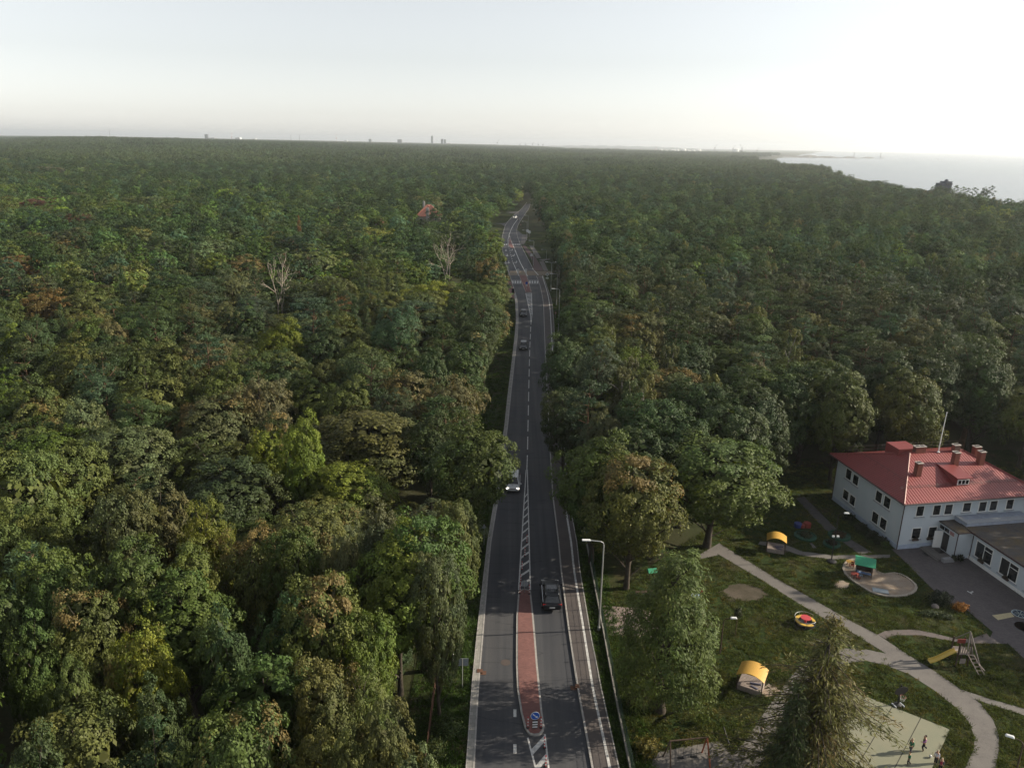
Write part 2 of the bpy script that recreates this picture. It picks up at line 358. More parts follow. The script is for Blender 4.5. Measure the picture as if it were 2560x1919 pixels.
mb = MB(); mb.raised(edge(eLo, yb), edge(eL, yb, -0.13), -0.1, 0.12); tag(mb.build('pavement', M_greypave), kind='structure')
mb = MB(); mb.raised(edge(eL, yb, -0.13), edge(eL, yb, 0.0), -0.1, 0.135); mb.raised(edge(eLo, yb, -0.08), edge(eLo, yb), -0.1, 0.13)
yc = ys_(Ynear, Yc, 2.0)
mb.raised(edge(eR, yc, 0.0), edge(eR, yc, 0.15), -0.1, 0.125); mb.raised(edge(eB, yc, 0), edge(eB, yc, 0.1), -0.1, 0.125)
yk = ys_(Yb, Yfar, 3.0); mb.raised(edge(eL, yk, -0.14), edge(eL, yk, 0.04), -0.1, 0.11)
yk = ys_(Yc + 12, Yfar, 3.0); mb.raised(edge(eR, yk, -0.04), edge(eR, yk, 0.14), -0.1, 0.11)
tag(mb.build('kerb', M_kerb), kind='structure')
mb = MB(); mb.raised(edge(eR, yc, 0.15), edge(eB, yc), -0.1, 0.11); tag(mb.build('footpath', M_footway), kind='structure')
# markings
mk = MB()
def wl_(f, a, b, w=0.12, z=0.006, d=0.0, st=2.0):
    y = ys_(a, b, st); mk.strip(edge(f, y, d - w / 2), edge(f, y, d + w / 2), z)
wl_(eW, Ynear, Yc, 0.20, 0.116)
def W(x, y): return tuple(P(x, y)[:2])
def seg(p, q, w=0.13, z=0.006):
    p, q = np.array(p), np.array(q); d = (q - p) / np.linalg.norm(q - p); nn = np.array([d[1], -d[0]]) * w / 2
    mk.strip([tuple(p - nn), tuple(q - nn)], [tuple(p + nn), tuple(q + nn)], z)
# near taper: two lines from the island head to the apex, with slanted bars
i0L, i0R, apL, apR = np.array(W(1296.6, 1474)), np.array(W(1326, 1474)), np.array(W(1315.3, 1174)), np.array(W(1318.3, 1174))
seg(i0L, apL); seg(i0R, apR)
for t in np.linspace(0.015, 0.70, 12):
    a = i0L + (apL - i0L) * t; b = i0R + (apR - i0R) * (t + 0.045); b2 = i0R + (apR - i0R) * (t + 0.060); a2 = i0L + (apL - i0L) * (t + 0.015)
    mk.strip([tuple(a), tuple(a2)], [tuple(b), tuple(b2)], 0.0065)
# hatch nearer than the island
h0L, h0R, h1L, h1R = np.array(W(1319.4, 1843)), np.array(W(1362, 1834)), np.array(W(1342, 1930)), np.array(W(1373, 1930))
seg(h0L, h0L + (h1L - h0L) * 3); seg(h0R, h0R + (h1R - h0R) * 3)
for k in range(5):
    t0 = 0.36 + 0.47 * k
    a = h0L + (h1L - h0L) * t0; a2 = h0L + (h1L - h0L) * (t0 + 0.16); b = h0R + (h1R - h0R) * (t0 - 0.34); b2 = h0R + (h1R - h0R) * (t0 - 0.18)
    mk.strip([tuple(a2), tuple(a)], [tuple(b2), tuple(b)], 0.0065)
for (ya_, yb_) in ((1772, 1791), (1859, 1882), (1960, 1990)): seg(W(1287.3, yb_), W(1287.3, ya_), 0.24)
# centre line dashes between the two tapers
cdash = curve([(1317, 1176), (1318.4, 1140), (1320.5, 1040), (1321.2, 1010), (1323.5, 900), (1325.3, 850), (1327.4, 811)])
yy = float(P(1317, 1174)[1]); yend = float(P(1327.4, 812)[1])
while yy < yend - 4: wl_(cdash, yy, yy + 5.2, 0.14, st=1.0); yy += 7.4
# far hatch before the second island
q0L, q0R, qm = np.array(W(1314.2, 732)), np.array(W(1328.8, 732)), np.array(W(1327.4, 812))
q1L, q1R = np.array(W(1326.5, 789)), np.array(W(1330.3, 785))
seg(q0L, q1L, 0.2); seg(q0R, q1R, 0.2); seg(q1L, qm, 0.16); seg(q1R, qm, 0.16)
for t in np.linspace(0.02, 0.95, 15):
    a = q0L + (q1L - q0L) * t; b = q0R + (q1R - q0R) * t; dy = np.array([0, -0.85])
    mk.strip([tuple(a + dy), tuple(a)], [tuple(b + dy + (0, 0.3)), tuple(b + (0, 0.3))], 0.0065)
def zebra(x0, x1, yt, yb_, n, lines=True):
    for k in range(n):
        a = x0 + (x1 - x0) * (k + 0.18) / n; b = x0 + (x1 - x0) * (k + 0.80) / n
        mk.sheet([W(a, yb_), W(b, yb_), W(b, yt), W(a, yt)], 0.007)
    if lines:
        seg(W(x0, yb_ + 1.6), W(x1, yb_ + 1.6), 0.3); seg(W(x0, yt - 1.8), W(x1, yt - 1.8), 0.35)
zebra(1279, 1304, 702, 708, 4); zebra(1321.5, 1347, 702, 708, 4); zebra(1253, 1269, 609.5, 612.2, 3, False); zebra(1281, 1300, 609.5, 612.2, 4, False)
for a, b, w in (((1318.5, 690), (1300, 655), .28), ((1300, 655), (1288, 626), .32), ((1288, 626), (1277, 600), .25), ((1277, 600), (1272, 586), .3), ((1297.6, 690), (1282, 655), .24), ((1270, 610), (1270, 598), .2), ((1270, 598), (1274, 584), .25),
                ((1274, 584), (1278, 573), .25), ((1278, 573), (1285, 560), .3), ((1285, 560), (1296, 546), .35), ((1346, 688), (1331, 671), .3)): seg(W(*a), W(*b), w)
for k in range(9):
    y0 = 653 - 5.2 * k; seg(W(1281.3 - 1.35 * k, y0), W(1280.7 - 1.35 * k, y0 - 1.6), 0.3)
def arrow(x, y, left):
    c = np.array(W(x, y)); s = 1.0
    mk.strip([(c[0] - 0.12, c[1] - 2.2), (c[0] - 0.12, c[1] + 2.2)], [(c[0] + 0.12, c[1] - 2.2), (c[0] + 0.12, c[1] + 2.2)], 0.0065)
    if left: mk.add([(c[0] - 1.3, c[1] - 2.2, .007), (c[0] - 0.1, c[1] - 3.4, .007), (c[0] - 0.1, c[1] - 1.2, .007)], [(0, 1, 2)])
    else: mk.add([(c[0] - 0.6, c[1] - 2.2, .007), (c[0], c[1] - 4.6, .007), (c[0] + 0.6, c[1] - 2.2, .007)], [(0, 1, 2)])
for x, y, lf in ((1292, 654, 1), (1272, 654, 0), (1264, 655, 0), (1286, 637, 1), (1268, 637, 0), (1281, 624, 1), (1265, 624, 0)): arrow(x, y, lf)
tag(mk.build('road_markings', M_paint), kind='structure')
# islands in the middle of the road: things with a paved top and a kerb
def island(px, label, z=0.14):
    w = [W(*p) for p in px]; c = np.mean(w, 0); r = empty('traffic_island', (c[0], c[1], 0), 0, label, 'traffic island')
    loc = [(p[0] - c[0], p[1] - c[1]) for p in w]
    inner = []
    n_ = len(loc)
    for i in range(n_):
        a, b, d = np.array(loc[i - 1]), np.array(loc[i]), np.array(loc[(i + 1) % n_])
        e1 = (b - a) / np.linalg.norm(b - a); e2 = (d - b) / np.linalg.norm(d - b); nn = np.array([-(e1 + e2)[1], (e1 + e2)[0]]); nn /= np.linalg.norm(nn)
        if np.dot(nn, -b) < 0 and abs(np.dot(nn, b)) > 0.3: nn = -nn
        inner.append(tuple(b + nn * 0.16))
    k = MB(); k.prism(loc, -0.1, z - 0.01); k.build('kerb', M_kerb, r)
    k = MB(); k.prism(inner, -0.05, z + 0.01); k.build('paving', M_redpave, r); return r
island([(1295.5, 1482), (1293, 1510), (1291, 1543), (1290.4, 1600), (1290.2, 1663), (1292.5, 1722.5), (1301.5, 1782), (1312, 1822), (1322, 1836), (1336, 1840), (1350, 1838), (1359, 1828), (1361, 1815), (1356, 1782), (1350, 1722), (1344, 1663), (1339, 1600), (1334, 1543), (1329.5, 1500), (1327, 1480), (1320, 1475.5), (1311, 1474), (1302, 1475.5)][::-1][::-1], 'long red paved traffic island with the blue arrow sign')
island([(1297.6, 688), (1306, 712), (1313.6, 731), (1328.4, 731), (1323, 709), (1316.8, 689)], 'small red paved island between the two zebra crossings')
island([(1270.5, 612.5), (1273, 598), (1275, 594), (1278, 602), (1281, 614), (1286, 622), (1277, 621)], 'farthest red paved island, a narrow wedge in the road bend')
# surfaces around the far crossing
OFF_GRASS = []
def flat(name, px, z, m_):
    OFF_GRASS.append([W(*p) for p in px]); k = MB(); k.sheet([W(*p) for p in px], z); return tag(k.build(name, m_), kind='structure')
flat('crossing_road', [(1268, 688), (1275, 677.4), (1300, 677), (1366, 677.6), (1386, 678.5), (1386, 683), (1366, 687.6), (1300, 688.3)], 0.0035, M_tan)
flat('bus_stop_pavement', [(1265, 741), (1287, 746), (1287, 731), (1280.5, 716), (1277, 704), (1266, 702), (1262, 735)], 0.03, M_redpave)
flat('side_path', [(1305, 613), (1313, 613), (1340, 645), (1356, 670), (1358, 676.5), (1333, 676.5), (1333, 668), (1330, 648), (1326, 645)], 0.02, M_darkred)
flat('side_path', [(1322.5, 613.5), (1333.5, 614.5), (1353, 645), (1341.5, 645.5)], 0.028, M_concrete)
flat('side_path', [(1348, 653), (1360, 654), (1370.5, 677), (1359.5, 677)], 0.028, M_concrete)
flat('side_path', [(1345, 649), (1374, 646.5), (1376, 649), (1357, 653)], 0.024, M_concrete)
flat('side_path', [(1306, 586), (1316, 586.5), (1319.5, 593), (1310, 611), (1301, 611)], 0.028, M_concrete)
flat('bus_bay', [(1292, 575), (1297, 578), (1306, 586), (1303, 602), (1299.5, 608), (1293.5, 590)], 0.003, M_asphalt)
flat('side_road', [(1266, 531), (1278, 529.5), (1297, 527.6), (1297, 536), (1285, 533.8)], 0.003, M_concrete)
flat('side_road', [(1237, 558.3), (1262, 557.4), (1277, 549), (1263, 567), (1253, 560.5)], 0.003, M_asphalt)
# verges: strips of grass along both sides
def band(name, fa, fb, y0, y1, da, db, z, m_):
    y = ys_(y0, y1, 2.5); k = MB(); k.strip(edge(fa, y, da), edge(fb, y, db), z); return tag(k.build(name, m_), kind='structure')
band('grass_verge', eLo, eLo, Ynear, Yb, -5.0, -0.08, 0.0, M_grass)
band('grass_verge', eB, eB, Ynear, Yc, 0.1, 7.5, 0.0, M_grass)
band('grass_verge', eR, eR, Yc + 14, 400, 0.14, 30, -0.008, M_grass)
band('grass_verge', eL, eL, Yb + 30, 560, -10, -0.14, -0.006, M_grass)
# kindergarten grounds
def clear_poly(): return [(7.5, 20), (8.2, 64), (12, 69.5), (21, 74), (27, 80), (33, 88), (38, 92.5), (41, 95), (62, 99), (95, 104), (95, 20)]
k = MB(); k.sheet([(9.3, 20), (9.3, 45), (9.0, 66), (22, 80), (33, 95), (41, 103), (62, 107), (100, 110), (100, 20)], -0.012); tag(k.build('lawn', M_grass), kind='structure')
flat('path', [(1798, 1357), (1915, 1430), (2043, 1503), (2139, 1558), (2194, 1585), (2261, 1630), (2348, 1684), (2401, 1722), (2452, 1758), (2482, 1797), (2497, 1836), (2497, 1872), (2489.5, 1919), (2470, 1980), (2390, 1980), (2413, 1919), (2434, 1872), (2437, 1842), (2422, 1803), (2389.5, 1767), (2333, 1722.5), (2273, 1684), (2209, 1660), (2216, 1633), (2109, 1567), (2067, 1549), (1989.5, 1503), (1900, 1446), (1798, 1386), (1753, 1396), (1745, 1388)], 0.004, M_concrete)
flat('path', [(2216, 1633), (2163, 1622), (2109, 1620), (2050, 1632), (1999, 1666), (1963, 1708), (1927, 1755), (1895, 1805), (1862, 1851), (1832, 1887), (1766, 1919), (1700, 1960), (1880, 1960), (1897, 1919), (1927, 1872), (1951, 1812), (1990, 1755), (2030, 1705), (2075, 1672), (2125, 1655), (2165, 1651), (2208, 1660)], 0.008, M_concrete)
flat('paved_area', [(1832, 1887), (1800, 1850), (1700, 1868), (1640, 1880), (1600, 1960), (1700, 1975), (1766, 1919)], 0.001, M_concrete)
flat('path', [(2194, 1585), (2212, 1577), (2228, 1574.5), (2288, 1573), (2333, 1582), (2389.5, 1596), (2430, 1596), (2466, 1582), (2482, 1600), (2467, 1608), (2407, 1606), (2348, 1596), (2303, 1587), (2237, 1587), (2213.5, 1596)], 0.012, M_pinkpave)
flat('path', [(2401, 1722), (2480, 1748), (2560, 1770), (2640, 1796), (2640, 1815), (2560, 1787), (2434, 1746)], 0.012, M_concrete)
flat('yard', [(2228, 1372), (2252, 1393), (2318, 1459), (2366, 1504), (2419, 1526), (2482, 1579), (2467, 1608), (2521, 1609), (2560, 1645), (2760, 1800), (2760, 1600), (2560, 1494), (2425, 1394), (2380, 1360)], 0.016, M_yardpave)
flat('path', [(1900, 1352), (1960, 1360), (2010, 1378), (2080, 1387), (2150, 1387), (2225, 1385), (2225, 1393), (2150, 1396), (2075, 1397), (2000, 1387), (1955, 1371), (1895, 1360)], 0.003, M_concrete)
flat('path', [(2024, 1357), (2030, 1356), (2042, 1370), (2033, 1371)], 0.005, M_concrete)
flat('gravel_patch', [(1506.5, 1512), (1591.6, 1519.5), (1640, 1530), (1650, 1590), (1614, 1592), (1521.5, 1587)], 0.006, paver_mat('worn_pavers', (0.27, 0.21, 0.19), (0.21, 0.165, 0.155), (0.12, 0.10, 0.09), 0.3, 0.3, 0.1))
flat('dark_path', [(1990, 1245), (2010, 1240), (2100, 1330), (2180, 1380), (2150, 1385), (2060, 1320)], -0.004, mat('worn_track', (0.075, 0.07, 0.07), 0.9, var=0.25, scale=2))
def blob(cx, cy, rx, ry, z, m_, name='bare_patch', seed=0, n_=22):
    rg = random.Random(seed); k = MB(); k.sheet([W(cx + rx * (0.75 + 0.4 * rg.random()) * math.cos(t * 2 * math.pi / n_), cy + ry * (0.75 + 0.4 * rg.random()) * math.sin(t * 2 * math.pi / n_)) for t in range(n_)][::-1], z)
    return tag(k.build(name, m_), kind='structure')
M_dirt = ground_mat('bare_dirt', [(0.3, (0.035, 0.034, 0.02)), (0.7, (0.075, 0.062, 0.045))], 5, [(0.3, (0.06, 0.05, 0.038)), (0.7, (0.115, 0.095, 0.075))], 7, 0.4, 0.6, 0.6, 0.95, 12, 0.6)
blob(1860, 1480, 62, 26, -0.004, M_dirt, seed=1); blob(1925, 1725, 26, 16, -0.004, M_sand, seed=2); blob(2105, 1461, 19, 10, -0.003, M_sand, seed=3); blob(2012, 1560, 30, 15, -0.004, M_dirt, seed=4)
blob(1945, 1375, 26, 9, -0.006, M_dirt, seed=5)
# ball court
A, B_ = np.array(W(2374.6, 1822.5)), np.array(W(2330, 1919)); e = (B_ - A) / np.linalg.norm(B_ - A); C = np.array(W(2165, 1740)); f_ = (C - A) / np.linalg.norm(C - A)
crt = [A, A + f_ * 9, A + f_ * 9 + e * 12, A + e * 12]; court_uv = (A, e, f_)
m, n, l, b = nodes_of('court_surface'); co = coords(n)
l.new(mixc(n, l, noise(n, l, 0.35, 6, co, 0.7), (0.13, 0.16, 0.115), (0.24, 0.215, 0.15)), b.inputs['Base Color']); b.inputs['Roughness'].default_value = 0.9
k = MB(); k.sheet([tuple(p) for p in crt], 0.018); tag(k.build('ball_court', m), kind='structure')
k = MB()
for s in (2.05, 4.15, 6.3):
    p, q = A + f_ * s, A + f_ * s + e * 12; k.strip([tuple(p - f_ * .03), tuple(q - f_ * .03)], [tuple(p + f_ * .03), tuple(q + f_ * .03)], 0.022)
tag(k.build('court_joints', mat('joint_dirt', (0.04, 0.04, 0.03), 0.9)), kind='structure')
# painted games on the yard
k = MB(); k.sheet([W(2480, 1537.5), W(2527, 1530.5), W(2536, 1541), W(2495, 1549.5)], 0.022); tag(k.build('painted_rectangle', mat('cream_paint', (0.42, 0.36, 0.22), 0.8)), kind='structure')
c0 = np.array(W(2549.5, 1534)); k = MB(); k.lathe((c0[0], c0[1], 0.022), [(0.01, 0), (0.70, 0.0)], 28); tag(k.build('painted_disc', mat('blue_paint', (0.03, 0.06, 0.16), 0.8)), kind='structure')
k = MB()
pts = [(c0[0] + 0.72 * math.cos(t * math.pi / 14), c0[1] + 0.72 * math.sin(t * math.pi / 14)) for t in range(29)]; pin = [(c0[0] + 0.64 * math.cos(t * math.pi / 14), c0[1] + 0.64 * math.sin(t * math.pi / 14)) for t in range(29)]
k.strip(pts, pin, 0.027)
for t in range(8):
    w = t * math.pi / 4; d = np.array([math.cos(w), math.sin(w)]); nn = np.array([-d[1], d[0]]) * 0.03
    k.strip([tuple(c0 + d * .08 - nn), tuple(c0 + d * .62 - nn)], [tuple(c0 + d * .08 + nn), tuple(c0 + d * .62 + nn)], 0.028)
tag(k.build('painted_wheel', mat('pale_blue_paint', (0.45, 0.55, 0.60), 0.8)), kind='structure')
c1 = np.array(W(2562, 1567)); k = MB(); k.lathe((c1[0], c1[1], 0.022), [(0.01, 0), (0.85, 0)], 28); tag(k.build('painted_disc', mat('red_paint_worn', (0.28, 0.05, 0.045), 0.8, var=0.3, scale=4)), kind='structure')
k = MB(); seg_ = lambda p, q, w: None
for a, b2 in (((2418, 1477), (2425, 1481)), ((2425, 1481), (2433, 1478)), ((2425, 1481), (2430, 1484))):
    p, q = np.array(W(*a)), np.array(W(*b2)); d = (q - p) / np.linalg.norm(q - p); nn = np.array([d[1], -d[0]]) * 0.07; k.strip([tuple(p - nn), tuple(q - nn)], [tuple(p + nn), tuple(q + nn)], 0.022)
tag(k.build('chalk_mark', M_paint), kind='structure')
# ---------------------------------------------------------------- trees
def unit(v): return v / np.maximum(1e-6, np.linalg.norm(v, axis=-1, keepdims=True))
def leaf_quads(pos, nrm, size, aspect, rng, along=None):
    n_ = len(pos); r = unit(rng.normal(size=(n_, 3))) if along is None else along
    t = unit(r - nrm * np.sum(r * nrm, 1, keepdims=True)); b = np.cross(nrm, t)
    s = (size * (0.65 + 0.7 * rng.random(n_)))[:, None]
    v = np.stack([pos + t * s * 0.62, pos + b * s * 0.5 * aspect, pos - t * s * 0.62, pos - b * s * 0.5 * aspect], 1).reshape(-1, 3)
    return v
def wood(paths, n=6):
    V, F = [], []; o = 0
    for pts, rad in paths:
        mb = MB(); mb.tube(pts, rad, n, cap=False); V.append(np.array(mb.v)); F.append(np.array(mb.f) + o); o += len(mb.v)
    return np.concatenate(V), np.concatenate(F)
def bend(p, q, rng, k=5, amp=0.08, sag=0.0):
    p, q = np.array(p, float), np.array(q, float); L = np.linalg.norm(q - p); o = rng.normal(size=3) * amp * L
    return [p + (q - p) * t + o * math.sin(math.pi * t) + np.array([0, 0, -sag * L * math.sin(math.pi * t)]) for t in np.linspace(0, 1, k)]
def gen_lobed(seed, H=14, R=5, base=0.10, nl=18, cpl=12, lpc=85, leaf=0.27, aspect=0.72, droop=0.0, dens=1.0, lobe=(0.32, 0.46), flat=1.0, nr=0.45):
    rng = np.random.default_rng(seed); lobes = []; z0 = base * H; hh = H - z0
    for i in range(nl):
        t = (i + 0.5) / nl; w = i * 2.39996 + rng.normal() * 0.35; lr = R * rng.uniform(*lobe) * (1 - 0.25 * t)
        prof = max(0.0, 1 - abs((t - 0.34) / 0.72) ** 2.2) ** 0.5
        rad = max(0, (R - lr * 0.85)) * prof * rng.uniform(0.86, 1.12)
        lobes.append((np.array([rad * math.cos(w), rad * math.sin(w), z0 + lr * 0.6 + t * (hh - lr * 1.55)]), lr, rng.random()))
    P_, N_, T_, K_ = [], [], [], []; tips = []
    for c, lr, pv in lobes:
        out = unit(np.array([[c[0], c[1], 0.35 * R + 1e-3]]))[0]
        d = unit(rng.normal(size=(cpl * 3, 3))); d = d[(d @ out > -0.15) | (d[:, 2] > 0.35)][:cpl]
        for dd in d:
            cc = c + dd * lr * rng.uniform(0.55, 1.0) * np.array([1, 1, flat]); rc = lr * 0.36 * rng.uniform(0.7, 1.35); m_ = max(4, int(lpc * dens * rng.uniform(0.6, 1.3)))
            e = unit(unit(rng.normal(size=(m_, 3))) + 0.55 * dd + np.array([0, 0, 0.35]))
            q = cc + e * rc * (rng.random(m_)[:, None] ** 0.45) * np.array([1, 1, 0.85 + droop])
            if droop: q[:, 2] -= droop * rc * rng.random(m_) * 1.6
            P_.append(q); N_.append(unit(e * 0.8 + rng.normal(size=(m_, 3)) * nr + np.array([0, 0, 0.35])))
            ct = rng.normal() * 0.13; T_.append(np.clip(0.5 + ct + rng.normal(size=m_) * 0.2, 0, 1)); K_.append(np.clip(np.full(m_, pv * 0.75 + 0.25 * rng.random()) + rng.normal(size=m_) * 0.05, 0.01, 0.99))
            if rng.random() < 0.35: tips.append((c, cc))
    pos, nrm, tone, patch = (np.concatenate(x) for x in (P_, N_, T_, K_))
    v = leaf_quads(pos, nrm, leaf, aspect, rng, along=unit(np.array([0, 0, -1.0]) + rng.normal(size=pos.shape) * 0.35) if droop else None)
    top = np.array([rng.normal() * 0.3, rng.normal() * 0.3, H * 0.80]); tr = bend((0, 0, -0.3), top, rng, 8, 0.025); r0 = 0.021 * H
    paths = [(tr, [r0 * (1.25 if i == 0 else 1) * (1 - 0.86 * i / 7) for i in range(8)])]
    for c, lr, _ in lobes:
        hb = max(z0 * 0.75, c[2] - np.hypot(c[0], c[1]) * 0.9); hb = min(hb, top[2] * 0.92); s = np.array([top[0] * hb / top[2], top[1] * hb / top[2], hb])
        paths.append((bend(s, c, rng, 5, 0.07), [r0 * 0.32 * (1 - 0.8 * j / 4) for j in range(5)]))
    for c, cc in tips: paths.append((bend(c, cc, rng, 3, 0.1), [0.045, 0.03, 0.012]))
    return v, tone, patch, wood(paths)
def fib(n_, rng, jit=0.35):
    i = np.arange(n_) + 0.5; z = 1 - 2 * i / n_; r = np.sqrt(1 - z * z); a = i * 2.39996 + rng.random() * 6.28
    return unit(np.stack([r * np.cos(a), r * np.sin(a), z], 1) + rng.normal(size=(n_, 3)) * jit / math.sqrt(n_) * 2.2)
def gen_broad(seed, H=14, R=5, base=0.11, nl=16, ncl=170, lpc=125, leaf=0.205, aspect=0.75, lump=0.30, droop=0.0, core=520, csize=0.75, nr=0.45, cr=0.165, sharp=9.0, cone=0.0):
    """a domed crown: boughs bulge from it, leaf clumps cover the boughs, larger leaves added inside block the light"""
    rng = np.random.default_rng(seed); Rz = H * (1 - base) / 2; c0 = np.array([0, 0, base * H + Rz]); ld = fib(nl, rng, 0.6); la = rng.uniform(0.6, 1.25, nl); lp = rng.random(nl)
    skew = rng.normal(size=2) * 0.10
    def rad(d):
        b = (la[None, :] * np.exp(sharp * (d @ ld.T - 1))).max(1); return (1 - lump) + lump * 1.12 * b
    def place(d, k):
        p = d * rad(d)[:, None] * k; low = np.where(d[:, 2] < 0, 1 + 0.30 * d[:, 2], 1.0); low = low * (1 + cone * 0.35 - cone * (d[:, 2] + 1) / 2); p[:, :2] = p[:, :2] * low[:, None] + skew[None, :] * p[:, 2:3]; return c0 + p * np.array([R, R, Rz])
    P_, N_, T_, K_ = [], [], [], []; d = fib(ncl, rng); d = d[d[:, 2] > -0.72]; cc = place(d, rng.uniform(0.84, 1.0, len(d))[:, None]); near = np.argmax(d @ ld.T, 1)
    for k in range(len(d)):
        m_ = max(4, int(lpc * rng.uniform(0.6, 1.4))); rc = R * cr * rng.uniform(0.7, 1.35); e = unit(unit(rng.normal(size=(m_, 3))) + 0.7 * d[k] + np.array([0, 0, 0.35]))
        q = cc[k] + e * rc * (rng.random(m_)[:, None] ** 0.45) * np.array([1, 1, 0.85 + droop])
        if droop: q[:, 2] -= droop * rc * rng.random(m_) * 1.6
        P_.append(q); N_.append(unit(e * 0.8 + d[k] * 0.5 + rng.normal(size=(m_, 3)) * nr + np.array([0, 0, 0.3]))); T_.append(np.clip(0.5 + rng.normal() * 0.10 + rng.normal(size=m_) * 0.2, 0, 1)); K_.append(np.clip(np.full(m_, lp[near[k]] * 0.8 + 0.2 * rng.random()) + rng.normal(size=m_) * 0.04, 0.01, 0.99))
    S_ = [np.full(sum(len(x) for x in P_), leaf)]
    if core:  # core leaves added to block light; tone range darker than the outer leaves
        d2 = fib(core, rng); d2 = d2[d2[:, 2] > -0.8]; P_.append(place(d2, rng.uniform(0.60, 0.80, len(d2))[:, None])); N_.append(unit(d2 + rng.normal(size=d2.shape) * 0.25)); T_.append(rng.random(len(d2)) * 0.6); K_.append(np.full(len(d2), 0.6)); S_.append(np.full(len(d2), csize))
    pos, nrm, tone, patch, sz = (np.concatenate(x) for x in (P_, N_, T_, K_, S_))
    n_ = len(pos); r = unit(rng.normal(size=(n_, 3))) if not droop else unit(np.array([0, 0, -1.0]) + rng.normal(size=(n_, 3)) * 0.35); t = unit(r - nrm * np.sum(r * nrm, 1, keepdims=True)); b = np.cross(nrm, t); w_ = (sz * rng.uniform(0.65, 1.35, n_))[:, None]
    v = np.stack([pos + t * w_ * 0.62, pos + b * w_ * 0.5 * aspect, pos - t * w_ * 0.62, pos - b * w_ * 0.5 * aspect], 1).reshape(-1, 3)
    top = np.array([skew[0] * 3, skew[1] * 3, H * 0.84]); tr = bend((0, 0, -0.3), top, rng, 8, 0.02); r0 = 0.021 * H; paths = [(tr, [r0 * (1.25 if i == 0 else 1) * (1 - 0.86 * i / 7) for i in range(8)])]
    tips = place(ld, np.full((nl, 1), 0.88))
    for q in tips:
        hb = float(np.clip(q[2] - np.hypot(q[0], q[1]) * 0.9, base * H * 0.8, top[2] * 0.9)); s0 = np.array([top[0] * hb / top[2], top[1] * hb / top[2], hb]); paths.append((bend(s0, q, rng, 5, 0.06), [r0 * 0.32 * (1 - 0.85 * j / 4) for j in range(5)]))
    return v, tone, patch, wood(paths)
def gen_pine(seed, H=15, R=3.4, crown=0.42, npad=17, sub=6, lps=42, leaf=0.34, aspect=0.30, nr=0.7):
    rng = np.random.default_rng(seed); P_, N_, T_, K_ = [], [], [], []
    top = np.array([rng.normal() * 0.5, rng.normal() * 0.5, H * 0.93]); tr = bend((0, 0, -0.3), top, rng, 9, 0.02); r0 = 0.016 * H
    paths = [(tr, [r0 * (1 - 0.85 * i / 8) for i in range(9)])]
    for i in range(npad):
        t = (i + rng.random() * 0.6) / npad; z = H * (crown + (0.97 - crown) * t); w = i * 2.39996 + rng.normal() * 0.4
        br = R * (1.0 - 0.62 * t ** 1.5) * rng.uniform(0.5, 1.0) if t < 0.93 else 0.3
        c = np.array([top[0] * t + br * math.cos(w), top[1] * t + br * math.sin(w), z + 0.1 * br]); pr = rng.uniform(0.85, 1.45) * (R / 3.4); pv = rng.random()
        s = np.array([top[0] * z / top[2], top[1] * z / top[2], min(z - 0.25 * br, top[2])]); paths.append((bend(s, c, rng, 4, 0.08), [r0 * 0.3, r0 * 0.22, r0 * 0.15, 0.02]))
        for k in range(sub):
            a = 2 * math.pi * k / sub + rng.random(); rr = pr * (0.25 + 0.6 * rng.random()); cc = c + np.array([rr * math.cos(a), rr * math.sin(a), rng.normal() * 0.14]); m_ = int(lps * rng.uniform(0.6, 1.3))
            e = unit(rng.normal(size=(m_, 3)) + np.array([0, 0, 0.55])); q = cc + e * np.array([0.62, 0.62, 0.34]) * (R / 3.4) * (rng.random(m_)[:, None] ** 0.4)
            P_.append(q); N_.append(unit(rng.normal(size=(m_, 3)) * nr + np.array([0, 0, 0.5]) + e * 0.6)); T_.append(np.clip(0.5 + rng.normal() * 0.12 + rng.normal(size=m_) * 0.2, 0, 1)); K_.append(np.full(m_, pv * 0.9 + 0.05))
    pos, nrm, tone, patch = (np.concatenate(x) for x in (P_, N_, T_, K_))
    return leaf_quads(pos, nrm, leaf, aspect, rng), tone, patch, wood(paths)
